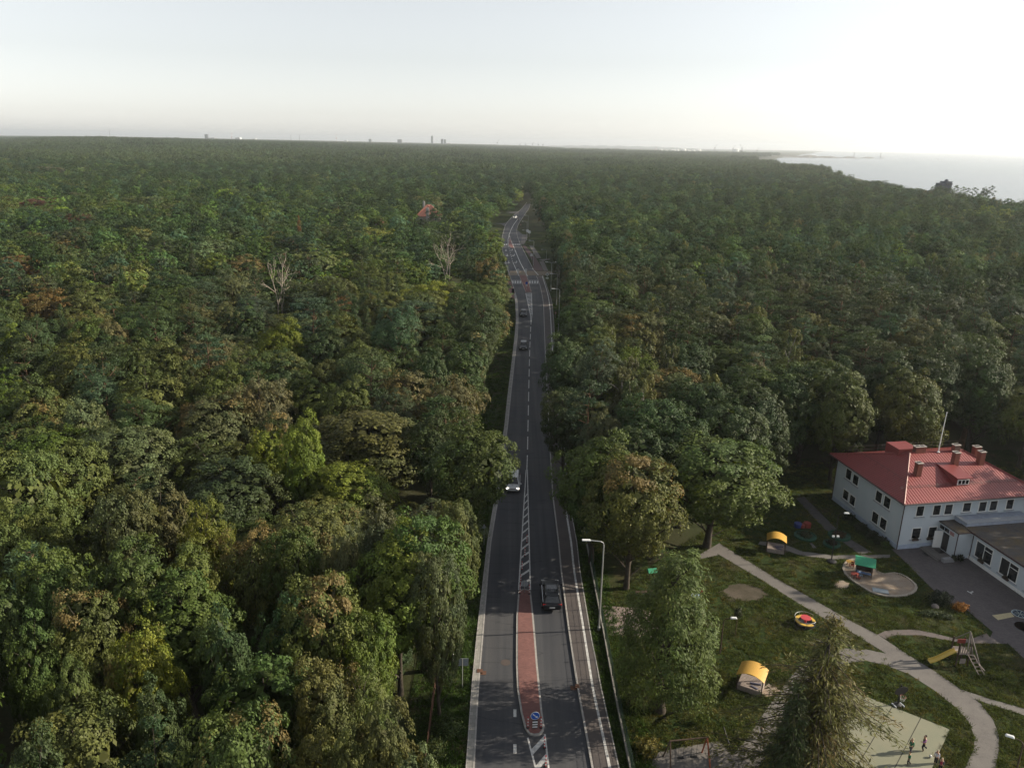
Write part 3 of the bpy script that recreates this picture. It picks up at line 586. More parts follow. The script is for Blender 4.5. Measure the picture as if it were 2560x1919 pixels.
def gen_conifer(seed, H=17, R=4.2, lev=32, br=8, sp=11, nd=6, leaf=0.40, aspect=0.22, base=0.08, droop=0.35, ragged=0.25):
    rng = np.random.default_rng(seed); P_, N_, A_, T_, K_ = [], [], [], [], []; tr = bend((0, 0, -0.3), (0, 0, H * 0.985), rng, 8, 0.008); r0 = 0.016 * H
    paths = [(tr, [r0 * (1 - 0.93 * i / 7) for i in range(8)])]
    for i in range(lev):
        t = (i + rng.random()) / lev; z = H * (base + (0.97 - base) * t); Rz = R * (1 - t) ** 0.85 + 0.25
        for j in range(br if t < 0.8 else max(3, br - 3)):
            w = 2 * math.pi * (j + rng.random() * 0.8) / br + i * 1.3; L = Rz * max(0.25, rng.uniform(1 - ragged * 1.5, 1.0 + ragged * 0.5) * (1 + ragged * 0.7 * math.sin(2 * w + z * 0.9) + ragged * 0.5 * math.sin(3 * w - z * 1.7))); d = np.array([math.cos(w), math.sin(w), 0]); lift = rng.uniform(-0.05, 0.3); pv = rng.random()
            f = lambda u: np.array([0, 0, z]) + d * L * u + np.array([0, 0, L * (lift * u - droop * u * u)])
            if L > 0.8: paths.append(([f(0), f(0.4), f(0.75), f(1.0)], [0.05, 0.035, 0.02, 0.008]))
            ns = max(3, int(sp * L / R) + 2)
            for k in range(ns):
                u = (k + rng.random()) / ns * 0.9 + 0.12; c = f(u); m_ = nd
                side = np.array([-d[1], d[0], 0]) * rng.normal(size=(m_, 1)) * 0.30 * (1.1 - 0.5 * u); q = c + side + rng.normal(size=(m_, 3)) * 0.10; q[:, 2] -= np.abs(rng.normal(size=m_)) * 0.22
                al = unit(d * 0.7 + side * 1.2 + np.array([0, 0, -0.55]) + rng.normal(size=(m_, 3)) * 0.3); P_.append(q); A_.append(al); N_.append(unit(rng.normal(size=(m_, 3)) * 0.6 + np.array([0, 0, 0.8]) + d * 0.4))
                T_.append(np.clip(0.5 + rng.normal(size=m_) * 0.22, 0, 1)); K_.append(np.full(m_, pv * 0.9 + 0.05))
    pos, nrm, al, tone, patch = (np.concatenate(x) for x in (P_, N_, A_, T_, K_))
    return leaf_quads(pos, nrm, leaf, aspect, rng, along=al), tone, patch, wood(paths, 5)
def gen_dead(seed, H=13, spread=0.30, depth=4):
    rng = np.random.default_rng(seed); paths = []
    def grow(p, d, L, r, lv):
        q = p + d * L; paths.append((bend(p, q, rng, 4, 0.05), [r, r * 0.88, r * 0.76, r * 0.62]))
        if lv == 0: return
        for k in range(2 + (rng.random() < 0.75)):
            nd = unit(d + rng.normal(size=3) * (0.28 + spread) + np.array([0, 0, 0.12])); grow(q if k < 2 else p + d * L * 0.6, nd, L * rng.uniform(0.5, 0.75), r * 0.56, lv - 1)
    grow(np.array([0, 0, -0.3]), unit(np.array([rng.normal() * 0.05, rng.normal() * 0.05, 1.0])), H * 0.46, 0.21, depth); grow(np.array([.4, 0, -0.3]), unit(np.array([0.10, 0.05, 1.0])), H * 0.40, 0.16, depth - 1)
    return None, None, None, wood(paths, 5)
def tree_meshes(name, data, bark):
    v, tone, patch, (wv, wf) = data
    crown = None
    if v is not None:
        n_ = len(v) // 4; crown = np_mesh(name + '_crown', v, np.arange(n_ * 4).reshape(-1, 4), M_leaf, attrs={'tone': np.repeat(tone, 4), 'patch': np.repeat(patch, 4)})
    return crown, np_mesh(name + '_trunk', wv, wf, bark, smooth=True)
TPL = {}
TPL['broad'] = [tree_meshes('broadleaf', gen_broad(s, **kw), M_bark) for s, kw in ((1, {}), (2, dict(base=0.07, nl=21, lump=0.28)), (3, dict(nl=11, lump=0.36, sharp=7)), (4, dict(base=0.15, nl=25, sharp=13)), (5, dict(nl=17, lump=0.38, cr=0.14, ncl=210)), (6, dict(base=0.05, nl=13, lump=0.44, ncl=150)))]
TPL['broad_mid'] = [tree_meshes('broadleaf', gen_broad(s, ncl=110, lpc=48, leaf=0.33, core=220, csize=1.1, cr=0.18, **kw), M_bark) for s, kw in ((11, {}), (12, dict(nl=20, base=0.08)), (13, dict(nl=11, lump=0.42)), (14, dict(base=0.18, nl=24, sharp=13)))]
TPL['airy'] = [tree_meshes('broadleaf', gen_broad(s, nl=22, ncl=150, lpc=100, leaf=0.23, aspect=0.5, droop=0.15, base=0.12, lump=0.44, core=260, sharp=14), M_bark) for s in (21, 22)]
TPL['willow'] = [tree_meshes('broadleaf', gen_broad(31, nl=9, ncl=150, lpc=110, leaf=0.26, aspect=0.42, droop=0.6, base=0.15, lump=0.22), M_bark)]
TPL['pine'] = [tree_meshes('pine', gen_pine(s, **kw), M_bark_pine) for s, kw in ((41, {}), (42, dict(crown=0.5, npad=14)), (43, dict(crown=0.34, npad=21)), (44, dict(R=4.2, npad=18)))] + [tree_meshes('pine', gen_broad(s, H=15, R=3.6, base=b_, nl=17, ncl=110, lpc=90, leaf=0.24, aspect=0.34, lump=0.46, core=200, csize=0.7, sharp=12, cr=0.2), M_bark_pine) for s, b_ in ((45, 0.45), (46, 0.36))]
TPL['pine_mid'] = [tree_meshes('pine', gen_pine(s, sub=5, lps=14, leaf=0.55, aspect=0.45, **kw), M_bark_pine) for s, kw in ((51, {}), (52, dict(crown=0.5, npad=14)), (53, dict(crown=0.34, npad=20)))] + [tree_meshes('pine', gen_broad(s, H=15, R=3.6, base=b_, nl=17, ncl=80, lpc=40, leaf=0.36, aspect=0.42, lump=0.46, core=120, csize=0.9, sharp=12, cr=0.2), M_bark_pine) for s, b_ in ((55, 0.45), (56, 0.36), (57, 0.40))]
TPL['birch'] = [tree_meshes('birch', gen_lobed(s, H=14, R=2.7, base=0.12, nl=18, cpl=10, lpc=80, leaf=0.22, aspect=0.7, droop=0.8, lobe=(0.36, 0.52)), M_bark_birch) for s in (61, 62, 63)]
TPL['conifer'] = [tree_meshes('conifer', gen_conifer(s, **kw), M_bark) for s, kw in ((71, {}), (72, dict(R=3.2, lev=24, droop=0.25, ragged=0.15)))]
TPL['larch'] = [tree_meshes('larch', gen_conifer(73, H=17, R=5.2, lev=42, br=8, sp=18, nd=8, leaf=0.27, aspect=0.24, ragged=0.40, droop=0.46, base=0.04), M_bark)]
TPL['feathery'] = [tree_meshes('feathery', gen_broad(81, H=16, R=4.2, base=-0.13, nl=26, ncl=270, lpc=120, leaf=0.22, aspect=0.36, droop=0.45, lump=0.50, core=380, csize=0.6, sharp=13, cr=0.17, cone=0.75), M_bark)]
TPL['dead'] = [tree_meshes('dead', gen_dead(91, spread=0.16, depth=5), M_bark_dead), tree_meshes('dead', gen_dead(92, spread=0.2), M_bark_dead)]
SIZE = {'broad': (14, 5), 'broad_mid': (14, 5), 'airy': (14, 5), 'willow': (14, 5), 'pine': (15, 3.6), 'pine_mid': (15, 3.6), 'birch': (14, 2.7), 'conifer': (17, 4), 'larch': (17, 5.2), 'feathery': (16, 4.2), 'dead': (13, 3)}
NAME = {'broad': 'broadleaf_tree', 'airy': 'broadleaf_tree', 'willow': 'willow_tree', 'pine': 'pine_tree', 'birch': 'birch_tree', 'conifer': 'spruce_tree', 'larch': 'larch_tree', 'feathery': 'broadleaf_tree', 'dead': 'dead_tree'}
C = dict(YO=(0.088, 0.098, 0.032), G=(0.055, 0.088, 0.023), O=(0.072, 0.096, 0.029), DG=(0.035, 0.062, 0.023), BG=(0.080, 0.125, 0.022), YG=(0.099, 0.138, 0.021), BR=(0.074, 0.084, 0.034), OR=(0.128, 0.082, 0.032), RD=(0.078, 0.040, 0.030),
         YE=(0.150, 0.160, 0.032), GG=(0.075, 0.100, 0.048), TN=(0.110, 0.108, 0.055), PN=(0.039, 0.062, 0.029), PB=(0.040, 0.072, 0.044), BI=(0.099, 0.120, 0.046))
WORD = dict(YO='yellowish olive', G='green', O='olive', DG='dark green', BG='bright green', YG='yellow-green', BR='brownish', OR='rust orange', RD='dark red', YE='yellow', GG='grey-green', TN='tan', PN='dark green', PB='blue-green', BI='pale olive')
trees = []      # dict(kind, x, y, h, w, col, mix, label, hand)
def add_tree(kind, x, y, h, w, col, mix=0.0, label=None, hand=False): trees.append(dict(kind=kind, x=x, y=y, h=h, w=w, col=col, mix=mix, label=label, hand=hand))
# crowns read off the photograph: pixel of the crown top, crown width in pixels, colour, kind
HAND = [
 (139,419,90,'TN','broad'),(253,428,170,'G','broad'),(373,425,80,'BG','broad'),(450,447,130,'BG','broad'),(620,422,85,'GG','broad'),(10,463,70,'YG','broad'),(22,508,95,'BR','broad'),(108,495,110,'RD','broad'),(190,485,60,'GG','birch'),(207,530,75,'RD','broad'),
 (285,504,120,'BG','broad'),(380,492,150,'O','broad'),(443,527,115,'O','broad'),(190,565,100,'BR','broad'),(411,590,170,'DG','broad'),(535,587,85,'GG','broad'),(538,628,75,'BG','broad'),(620,634,100,'BR','broad',.4),(28,596,65,'G','broad'),(180,618,110,'G','broad',.2),
 (294,628,80,'BR','broad'),(285,655,90,'BR','broad'),(348,647,85,'O','broad',.3),(44,634,110,'OR','broad'),(218,701,130,'BR','broad'),(123,717,110,'OR','broad'),(20,742,75,'G','broad'),(437,672,115,'DG','broad'),(579,663,95,'GG','airy'),(506,704,105,'PB','pine'),
 (389,745,145,'G','broad'),(484,755,85,'BR','broad'),(557,755,110,'BR','broad'),(275,790,75,'TN','broad'),(235,795,100,'G','broad'),(25,812,85,'YG','broad'),(171,846,105,'G','airy'),(342,840,85,'G','broad'),(424,840,115,'O','broad',.3),(519,827,135,'TN','airy'),(633,853,135,'O','airy'),
 (19,928,85,'YG','broad'),(104,919,115,'O','broad'),(120,976,125,'O','broad',.3),(206,985,95,'GG','broad'),(374,919,155,'O','broad'),(317,1042,190,'GG','broad'),(532,979,160,'GG','broad',.3),(650,925,140,'TN','airy'),(668,1036,115,'YG','broad',.35),(47,1103,175,'O','broad'),(190,1084,125,'O','broad'),
 (104,1242,115,'O','broad'),(300,1194,125,'BR','broad'),(399,1191,135,'BR','broad'),(513,1223,115,'YG','airy',.1),(633,1296,165,'O','airy',.45),(332,1334,165,'G','broad'),(130,1340,155,'G','broad'),(19,1273,110,'O','broad'),(469,1350,145,'O','broad'),
 (19,1410,125,'G','broad'),(222,1438,155,'O','broad',.35),(459,1404,220,'G','broad'),(73,1520,110,'G','broad'),(351,1546,140,'YG','broad',.2),(177,1634,110,'G','broad'),(213,1723,220,'O','broad'),(396,1700,120,'DG','broad'),(649,1603,235,'G','broad'),(390,1837,210,'DG','broad'),(60,1815,160,'DG','broad'),(610,1735,220,'G','broad',.15),
 (632,419,85,'TN','broad'),(806,435,80,'YG','broad'),(775,452,90,'G','broad'),(695,476,85,'BG','broad'),(663,495,95,'BG','broad'),(771,492,75,'DG','conifer'),(796,511,48,'YG','broad'),(840,504,85,'PN','pine'),(747,536,26,'OR','conifer'),(910,511,100,'DG','broad'),(996,485,60,'G','birch'),(932,565,100,'YE','broad'),(831,565,85,'O','broad'),(698,577,52,'TN','birch'),(749,577,95,'PN','pine'),
 (777,609,150,'O','broad'),(1059,567,80,'GG','broad'),(993,637,110,'YG','airy'),(939,666,130,'G','broad'),(1050,700,150,'YG','broad',.1),(1138,704,85,'BR','broad'),(1195,700,105,'G','broad'),(1228,640,72,'DG','broad',.35),(1222,577,75,'BG','pine'),(1150,577,75,'GG','birch'),(853,735,66,'OR','broad'),(847,682,72,'BR','broad'),(777,742,125,'PB','pine'),(1043,751,150,'PB','pine'),(985,765,100,'PB','pine'),
 (1183,792,90,'DG','broad'),(1157,837,125,'DG','broad',.15),(704,862,105,'O','broad'),(822,888,90,'O','broad'),(1081,865,75,'DG','broad'),(989,850,115,'G','broad'),(901,843,95,'G','broad'),(1027,909,140,'TN','airy'),(1130,922,130,'TN','airy',.2),(869,935,105,'O','broad'),(752,1023,95,'BG','broad'),
 (942,1004,255,'O','broad'),(1180,1042,170,'G','broad'),(1075,1023,110,'DG','broad'),(955,1242,110,'GG','broad'),(1055,1255,190,'G','broad'),(1145,1226,90,'BR','broad'),(993,1318,200,'BG','broad'),(727,1296,125,'G','broad'),(869,1283,95,'GG','airy'),(790,1404,190,'O','broad',.4),(1095,1350,110,'GG','broad'),(816,1622,155,'O','broad'),(896,1635,150,'O','airy',.25),(965,1736,140,'BR','broad'),(1030,1880,130,'GG','broad'),
 (700,1480,130,'DG','broad'),(905,1500,130,'BG','broad'),(770,1800,150,'O','broad'),(560,1500,120,'DG','broad'),(880,1800,130,'O','broad',.25),
 (1360,492,22,'TN','birch'),(1382,500,18,'TN','birch'),(1402,498,24,'TN','birch'),(1443,489,22,'TN','birch'),(1489,498,26,'BI','birch'),(1568,514,42,'BI','birch'),(1578,593,72,'O','broad'),(1660,599,82,'YG','airy'),(1674,615,24,'BI','birch'),(1752,615,45,'BI','birch'),(1559,634,26,'BI','birch'),(1708,688,60,'BI','birch'),(1730,694,32,'BI','birch'),(1815,675,60,'BI','birch'),(1917,679,30,'BI','birch'),(1993,698,62,'TN','birch'),
 (1486,653,72,'DG','broad'),(1521,698,55,'BI','birch'),(1556,700,65,'G','broad'),(1853,656,42,'GG','birch'),(1641,748,46,'BI','birch'),(1584,764,130,'BR','broad'),(1749,758,80,'BI','birch'),(1837,751,95,'TN','birch'),(1894,764,52,'BI','birch'),(2015,777,90,'BI','birch'),(1980,821,50,'BI','birch'),(1454,773,105,'DG','broad'),(1492,815,95,'O','broad'),(1581,800,110,'O','broad',.3),
 (1581,872,115,'BG','willow'),(1835,838,190,'G','broad'),(1900,905,180,'G','broad'),(1477,942,95,'PB','pine'),(1553,914,75,'GG','birch'),(1682,908,165,'BR','broad',.3),(1505,1015,85,'GG','broad'),(1492,1066,170,'G','broad'),(1585,1108,190,'O','broad',.45),(1785,1072,250,'G','broad'),(1720,840,110,'DG','broad'),(1420,835,110,'DG','broad'),(1415,955,100,'DG','broad'),
 (2300,890,140,'PN','pine'),(2190,850,110,'PN','pine'),(2440,860,130,'PN','pine'),
]
HGT = {'broad': 14.5, 'airy': 14.0, 'willow': 14, 'pine': 16, 'birch': 14.5, 'conifer': 17}
SPECIAL = {(993,1318): 'big bright lime-green broadleaf tree beside the road, left of the black car', (108,495): 'dark red copper-leaved tree in the wood at left', (932,565): 'yellow domed tree in front of the small red gable roof', (1581,872): 'lime-green dome-topped willow right of the road, beside a pine',
 (1180,1042): 'round green tree leaning over the white car on the road', (942,1004): 'largest olive tree left of the white car', (1785,1072): 'broad round green tree at the top of the playground lawn', (1585,1108): 'round tree with rusty right side beside the street lamp', (853,735): 'small rust orange tree beside a tall pine in the left wood',
 (680,1036): 'green tree with yellow top', (747,536): 'small tan spruce standing under a dark spruce', (1228,640): 'dark ivy-clad tree beside the red bus stop pavement', (19,928): 'bright yellow-green tree cut by the left edge of the photo', (771,492): 'dark pointed spruce with a small tan spruce in front', (796,511): 'narrow yellow-green tree beside the dark pointed spruce'}
for e in HAND:
    px, py, wpx, col, kind = e[:5]; mx = e[5] if len(e) > 5 else 0.0
    h = HGT[kind] * (1 + 0.10 * math.sin(px * 1.7 + py)); tgt = P(px, py, h * 0.97); dep = proj((tgt[0], tgt[1], h * 0.6))[2]
    w = max(2.8, wpx * 1.32 * dep / FPX)
    if kind in ('broad', 'airy') and w > 9: h = min(17, max(h, 0.0)); 
    y = tgt[1] - w * 0.12
    add_tree(kind, tgt[0], y, h, w, col, mx, SPECIAL.get((px, py)), True)
# the two tall trees in the kindergarten garden and the bare trees
def under(px_top, py_top, Y):
    d = ray(px_top, py_top); t = Y / d[1]; return d[0] * t, Y, CAM_H + d[2] * t
x, y, h = under(1690, 1362, 50.5); add_tree('feathery', x, y, h, 9.8, 'G', 0.08, 'tall feathery olive tree in the garden, between fence and near yellow canopy', True)
x, y, h = under(2052, 1525, 42.5); add_tree('larch', x + 0.9, y, h, 13.2, 'YO', 0.22, 'ragged yellowish larch beside the ball court', True)
x, y, h = under(1975, 1690, 41.0); add_tree('conifer', x + 0.7, y, h, 5.8, 'DG', 0.1, 'dark green spruce left of the ragged larch', True)
for px, py, yt, w, lb in ((1124, 702, 606, 7.0, 'bleached bare dead tree leaning in the wood below the villa'), (700, 775, 655, 5.0, 'thin bare dead tree with side twigs in the left wood'), (400, 905, 825, 3.5, 'bare grey snag among olive trees in the left wood')):
    b = P(px, py, 6.0); add_tree('dead', b[0], b[1], zat((b[0], b[1]), yt), w, 'G', 0, lb, True)
b = P(2075, 1200); add_tree('broad', b[0], b[1], zat((b[0], b[1]), 912), 9.6, 'G', 0, 'tall dark green tree with a visible trunk at the left end of the house', True)
for px, yt, Y in ((1030, 541, 346), (1046, 544, 343), (1062, 546, 340), (1078, 547, 344), (1093, 549, 341), (1110, 538, 347), (1022, 530, 350)):
    x, y, h = under(px, yt, Y); add_tree('broad', x, y, h - float(terrain(x, y)), 6.0, 'DG', 0.0, None, True)
for px, yt, Y in ((2340, 458, 588), (2352, 460, 592), (2366, 462, 596), (2380, 463, 594), (2394, 462, 600), (2408, 466, 606), (2420, 469, 612), (2440, 468, 604), (2465, 466, 600), (2480, 463, 596)):
    x, y, h = under(px, yt, Y); add_tree('pine', x, y, h - float(terrain(x, y)), 7.5, 'PN', 0.0, None, False)
for x, y, h, w in ((14.5, 78, 14.5, 9), (20, 81.5, 14, 9.5), (26.5, 86.5, 15, 9.5), (31.5, 92, 15.5, 9), (36, 97, 15.5, 9), (17.5, 88, 15, 10), (25, 95, 15, 10), (41, 101.5, 16, 9), (47, 104, 15.5, 9), (54, 105.5, 16, 9), (61, 106, 16, 9), (68, 106, 16.5, 9.5), (33, 103, 15, 9)):
    add_tree('broad', x, y, h, w, 'DG', 0, None, True)
# ---- fill between them
YMAX_IND = 300
rng = np.random.default_rng(7)
poly = np.array(clear_poly())
def inside(px, py, pg):
    c = False; j = len(pg) - 1
    for i in range(len(pg)):
        if (pg[i][1] > py) != (pg[j][1] > py) and px < (pg[j][0] - pg[i][0]) * (py - pg[i][1]) / (pg[j][1] - pg[i][1]) + pg[i][0]: c = not c
        j = i
    return c
VIEWS = [(1034, 1112, 546, 352), (936, 964, 566, 330), (1088, 1140, 690, 212), (680, 716, 768, 172), (385, 410, 895, 118), (2350, 2388, 463, 604), (1266, 1302, 1236, 91), (1250, 1300, 606, 420), (1300, 1358, 652, 352), (1296, 1338, 614, 420), (1292, 1322, 577, 480)]
def road_clear(x, y, r):
    if y > 590: return True
    l, rr = float(eL(y)), float(eR(y))
    if y < Yb: l = float(eLo(y)) - (6.0 if y < 66 else 2.0)
    else: l -= 6.5 if y < 470 else 2.5
    if y < Yc: rr = float(eB(y)) + 2.2
    else: rr += 9 if y < 370 else 2.5
    k = min(r * 0.55, 2.6)
    return x < l - k or x > rr + k
def blocks_view(x, y, h, w):
    for x0, x1, yv, dist in VIEWS:
        if y < dist - 2:
            px, py, d = proj((x, y, h)); hw = w * 0.5 * FPX / d
            if px + hw > x0 and px - hw < x1 and py < yv: return True
    return False
grid = {}
def gput(x, y, r): grid.setdefault((int(x // 8), int(y // 8)), []).append((x, y, r))
def gfree(x, y, r, k):
    cx, cy = int(x // 8), int(y // 8)
    for i in range(-2, 3):
        for j in range(-2, 3):
            for (a, b_, r2) in grid.get((cx + i, cy + j), ()):
                if (a - x) ** 2 + (b_ - y) ** 2 < (k * (r + r2)) ** 2: return False
    return True
for t in trees: gput(t['x'], t['y'], t['w'] / 2)
def pick(x, y):
    az = x / y; u = rng.random(); v = rng.random()
    n1 = math.sin(x / 31 + 2) * math.sin(y / 43 + 1) + 0.5 * math.sin(x / 13 + y / 17)
    if x < 0:
        pp = 0.10 + 0.5 * float(sstep(180, 420, np.array(y))) * float(sstep(-0.75, -0.25, np.array(az))) + 0.45 * float(sstep(400, 900, np.array(y)))
    else:
        pp = 0.80 * float(sstep(95, 170, np.array(y))) + 0.12 * float(sstep(300, 700, np.array(y)))
    if u < pp: return ('pine', rng.uniform(12, 17.5), rng.uniform(6.2, 9.4), rng.choice(['PN', 'PN', 'PB', 'DG']), 0.0)
    if x > 0 and v < 0.30 and y > 90 and not (x > 28 and y < 160): return ('birch', rng.uniform(12, 16), rng.uniform(3.6, 5.2), rng.choice(['BI', 'BI', 'TN', 'GG']), 0)
    if v > 0.96 and y > 120: return ('conifer', rng.uniform(14, 18), rng.uniform(4, 5.5), 'DG', 0)
    br_ = float(sstep(110, 170, np.array(y))) * float(sstep(-0.2, -0.5, np.array(az))) * max(0.0, 0.7 + n1)
    ws = dict(G=5, O=3.2, DG=3.2, GG=1.2, BR=0.35 + 2.2 * br_, BG=0.4, YG=0.35, OR=0.5 * br_, TN=0.25)
    if x > 0: ws.update(DG=5, BR=0.7, OR=0.05)
    ks = list(ws); pr = np.maximum(0.02, np.array([ws[k] for k in ks])); pr /= pr.sum()
    return (rng.choice(['broad', 'broad', 'broad', 'broad', 'airy']), rng.uniform(10, 16), rng.uniform(8.0, 12.0) * (1 + 0.22 * float(sstep(100, 170, np.array(y)))), str(rng.choice(ks, p=pr)), float(rng.choice([0, 0, 0, 0, 0.12, 0.22])))
cand = []
for _ in range(26000):
    y = 24 + (YMAX_IND - 24) * math.sqrt(rng.random()); x = (rng.random() * 2 - 1) * (0.72 * y + 22)
    cand.append((x, y))
for x, y in cand:
    if inside(x, y, poly): continue
    kind, h, w, col, mx = pick(x, y)
    if y < 95 and x < 0: h *= 0.8
    if not road_clear(x, y, w / 2): continue
    if not gfree(x, y, w / 2, 0.66 if kind != 'pine' else 0.56): continue
    if blocks_view(x, y, h, w): continue
    # crowns read off the photograph stay in front: skip fill that would cover one
    add_tree(kind, x, y, h, w, str(col), mx); gput(x, y, w / 2)
# a tall belt off the right edge shades the kindergarten in the evening
for k in range(46):
    x = 68 + 40 * rng.random(); y = 38 + 90 * rng.random(); 
    if x / y < 0.80 or (44 < y < 60 and x < 84): continue
    add_tree('broad', x, y, rng.uniform(15, 18), rng.uniform(8, 11), 'DG', 0); gput(x, y, 4)
# low dark growth that closes the wood edge behind the kindergarten and along the left verge
for k in range(60):
    t = rng.random(); ex = 16 + 84 * t; ey = float(np.interp(ex, [16, 22, 30, 37, 41, 62, 100], [72, 78, 88, 94.5, 98, 101.5, 107])) + rng.uniform(1, 9)
    if gfree(ex, ey, 1.4, 0.7): add_tree('broad', ex, ey, rng.uniform(4, 7.5), rng.uniform(4.5, 7), 'DG', 0)
for k in range(26):
    ey = rng.uniform(38, 64); ex = -9.6 - 6.5 * rng.random()
    add_tree('broad', ex, ey, rng.uniform(3.0, 6.5), rng.uniform(3.2, 5.2), str(rng.choice(['DG', 'G', 'O'])), 0)
for k in range(40):
    ey = rng.uniform(44, 215); ex = float(eLo(ey)) - rng.uniform(7.5 if ey < 66 else 3.6, 13)
    if not blocks_view(ex, ey, 4, 4): add_tree('broad', ex, ey, rng.uniform(2.2, 4.5), rng.uniform(2.6, 4.2), str(rng.choice(['DG', 'G', 'O'])), 0)
# ---- budget: nearest first, 300 of a kind as things; the rest join the distant wood
trees.sort(key=lambda t: (not t['hand'], math.hypot(t['x'], t['y'])))
count = {}; solo = []; rest = []
LIM = {'broadleaf_tree': 296, 'pine_tree': 230, 'birch_tree': 120, 'spruce_tree': 60}
for t in trees:
    nm = NAME[t['kind']]; px, py, d = proj((t['x'], t['y'], t['h'])); inview = -120 < px < 2680 and proj((t['x'], t['y'], t['h']))[1] < 1990
    if not inview and t['y'] < 60 and py > 2100: continue
    if count.get(nm, 0) < LIM.get(nm, 99) and inview: count[nm] = count.get(nm, 0) + 1; solo.append(t)
    else: rest.append(t)
# ---------------------------------------------------------------- put the trees in place
MARKS = [('the black car', 4.2, 66), ('the rectangular sign', -4.2, 54), ('the triangular sign', -3.3, 82), ('the white car', 0.2, 93), ('the nearer dark car', 2.5, 160), ('the farther dark car', 3.0, 195), ('the bus stop pavement', -1, 225), ('the red-roofed villa', -42, 362),
         ('the bleached dead tree', -22, 235), ('the thin dead tree', -62, 185), ('the grey snag', -70, 135), ('the dark red tree', -230, 290), ('the tan larch group', -55, 118), ('the street lamp', 8.5, 61), ('the kindergarten', 50, 84), ('the playground lawn', 28, 66), ('the sandpit', 37, 70), ('the far zebra crossing', 3, 245), ('the lime-green willow', 20, 120), ('the lime-green tree', -14, 72), ('the yellow domed tree', -60, 270), ('the small gable roof', -58, 335)]
def relation(t):
    best = min(MARKS, key=lambda m: math.hypot((t['x'] - m[1]) * 1.0, (t['y'] - m[2]) * 0.8)); dx, dy = t['x'] - best[1], t['y'] - best[2]
    if abs(dx) > abs(dy) * 0.7: r = 'left of' if dx < 0 else 'right of'
    else: r = 'beyond' if dy > 0 else 'in front of'
    return r + ' ' + best[0]
SHAPE = {'broad': 'round-crowned broadleaf tree', 'airy': 'loose feathery-crowned tree', 'willow': 'willow', 'pine': 'flat-topped pine', 'birch': 'slender drooping birch', 'conifer': 'pointed spruce', 'larch': 'larch', 'feathery': 'feathery tree', 'dead': 'bare dead tree'}
for t in solo:
    if t['label']: continue
    sz = 'big ' if t['w'] > 9.4 else ('small ' if t['w'] < 4.4 and t['kind'] != 'birch' else '')
    t['label'] = f"{sz}{WORD[t['col']]} {'rust-patched ' if t['mix'] > 0.25 else ''}{SHAPE[t['kind']]} {relation(t)}"
by = {}
for t in solo: by.setdefault(t['label'], []).append(t)
ORD = ['nearest', 'second nearest', 'third nearest', 'fourth nearest', 'fifth nearest', 'sixth nearest', 'seventh nearest', 'eighth nearest']
for lb, ts in by.items():
    if len(ts) == 1: continue
    ts.sort(key=lambda t: proj((t['x'], t['y'], t['h']))[1], reverse=True)
    if len(ts) <= 8:
        for i, t in enumerate(ts): t['label'] = ('farthest ' if i == len(ts) - 1 else ORD[i] + ' ') + lb
    else:
        ts.sort(key=lambda t: t['x'])
        for i, t in enumerate(ts): t['label'] = (ORD[i] + ' ' if i < 7 else '') + lb if i < 7 else 'one of the farther ' + lb
GROUPS = {'broadleaf_tree': 'broadleaf trees of the wood', 'pine_tree': 'pines of the wood', 'birch_tree': 'birches right of the road', 'spruce_tree': 'spruces of the wood'}
trng = np.random.default_rng(5)
for i, t in enumerate(solo):
    key = t['kind']; dist = math.hypot(t['x'], t['y'])
    if dist > 185 and key + '_mid' in TPL: key += '_mid'
    crown, trunk = TPL[key][int(trng.integers(len(TPL[key])))]; H0, R0 = SIZE[key]; nm = NAME[t['kind']]
    sx = t['w'] / (2 * R0); rz = float(trng.random() * 6.28)
    r = empty(nm, (t['x'], t['y'], float(terrain(t['x'], t['y']))), rz, t['label'], 'tree', GROUPS.get(nm))
    r.scale = (sx, sx, t['h'] / H0)
    if t['kind'] == 'dead': r.rotation_euler = (R_(4), R_(-11 if 'leaning' in t['label'] else -3), rz * 0 + 0.4)
    o = bpy.data.objects.new('trunk', trunk); COL.objects.link(o); o.parent = r
    if crown is not None:
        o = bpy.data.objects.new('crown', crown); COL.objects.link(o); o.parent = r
        c = np.array(C[t['col']]) * np.array((1.07, 1.0, 0.95)) * trng.uniform(0.85, 1.15) * (1 + trng.normal(size=3) * 0.05); o.color = (*[float(v) for v in c], float(t['mix']))
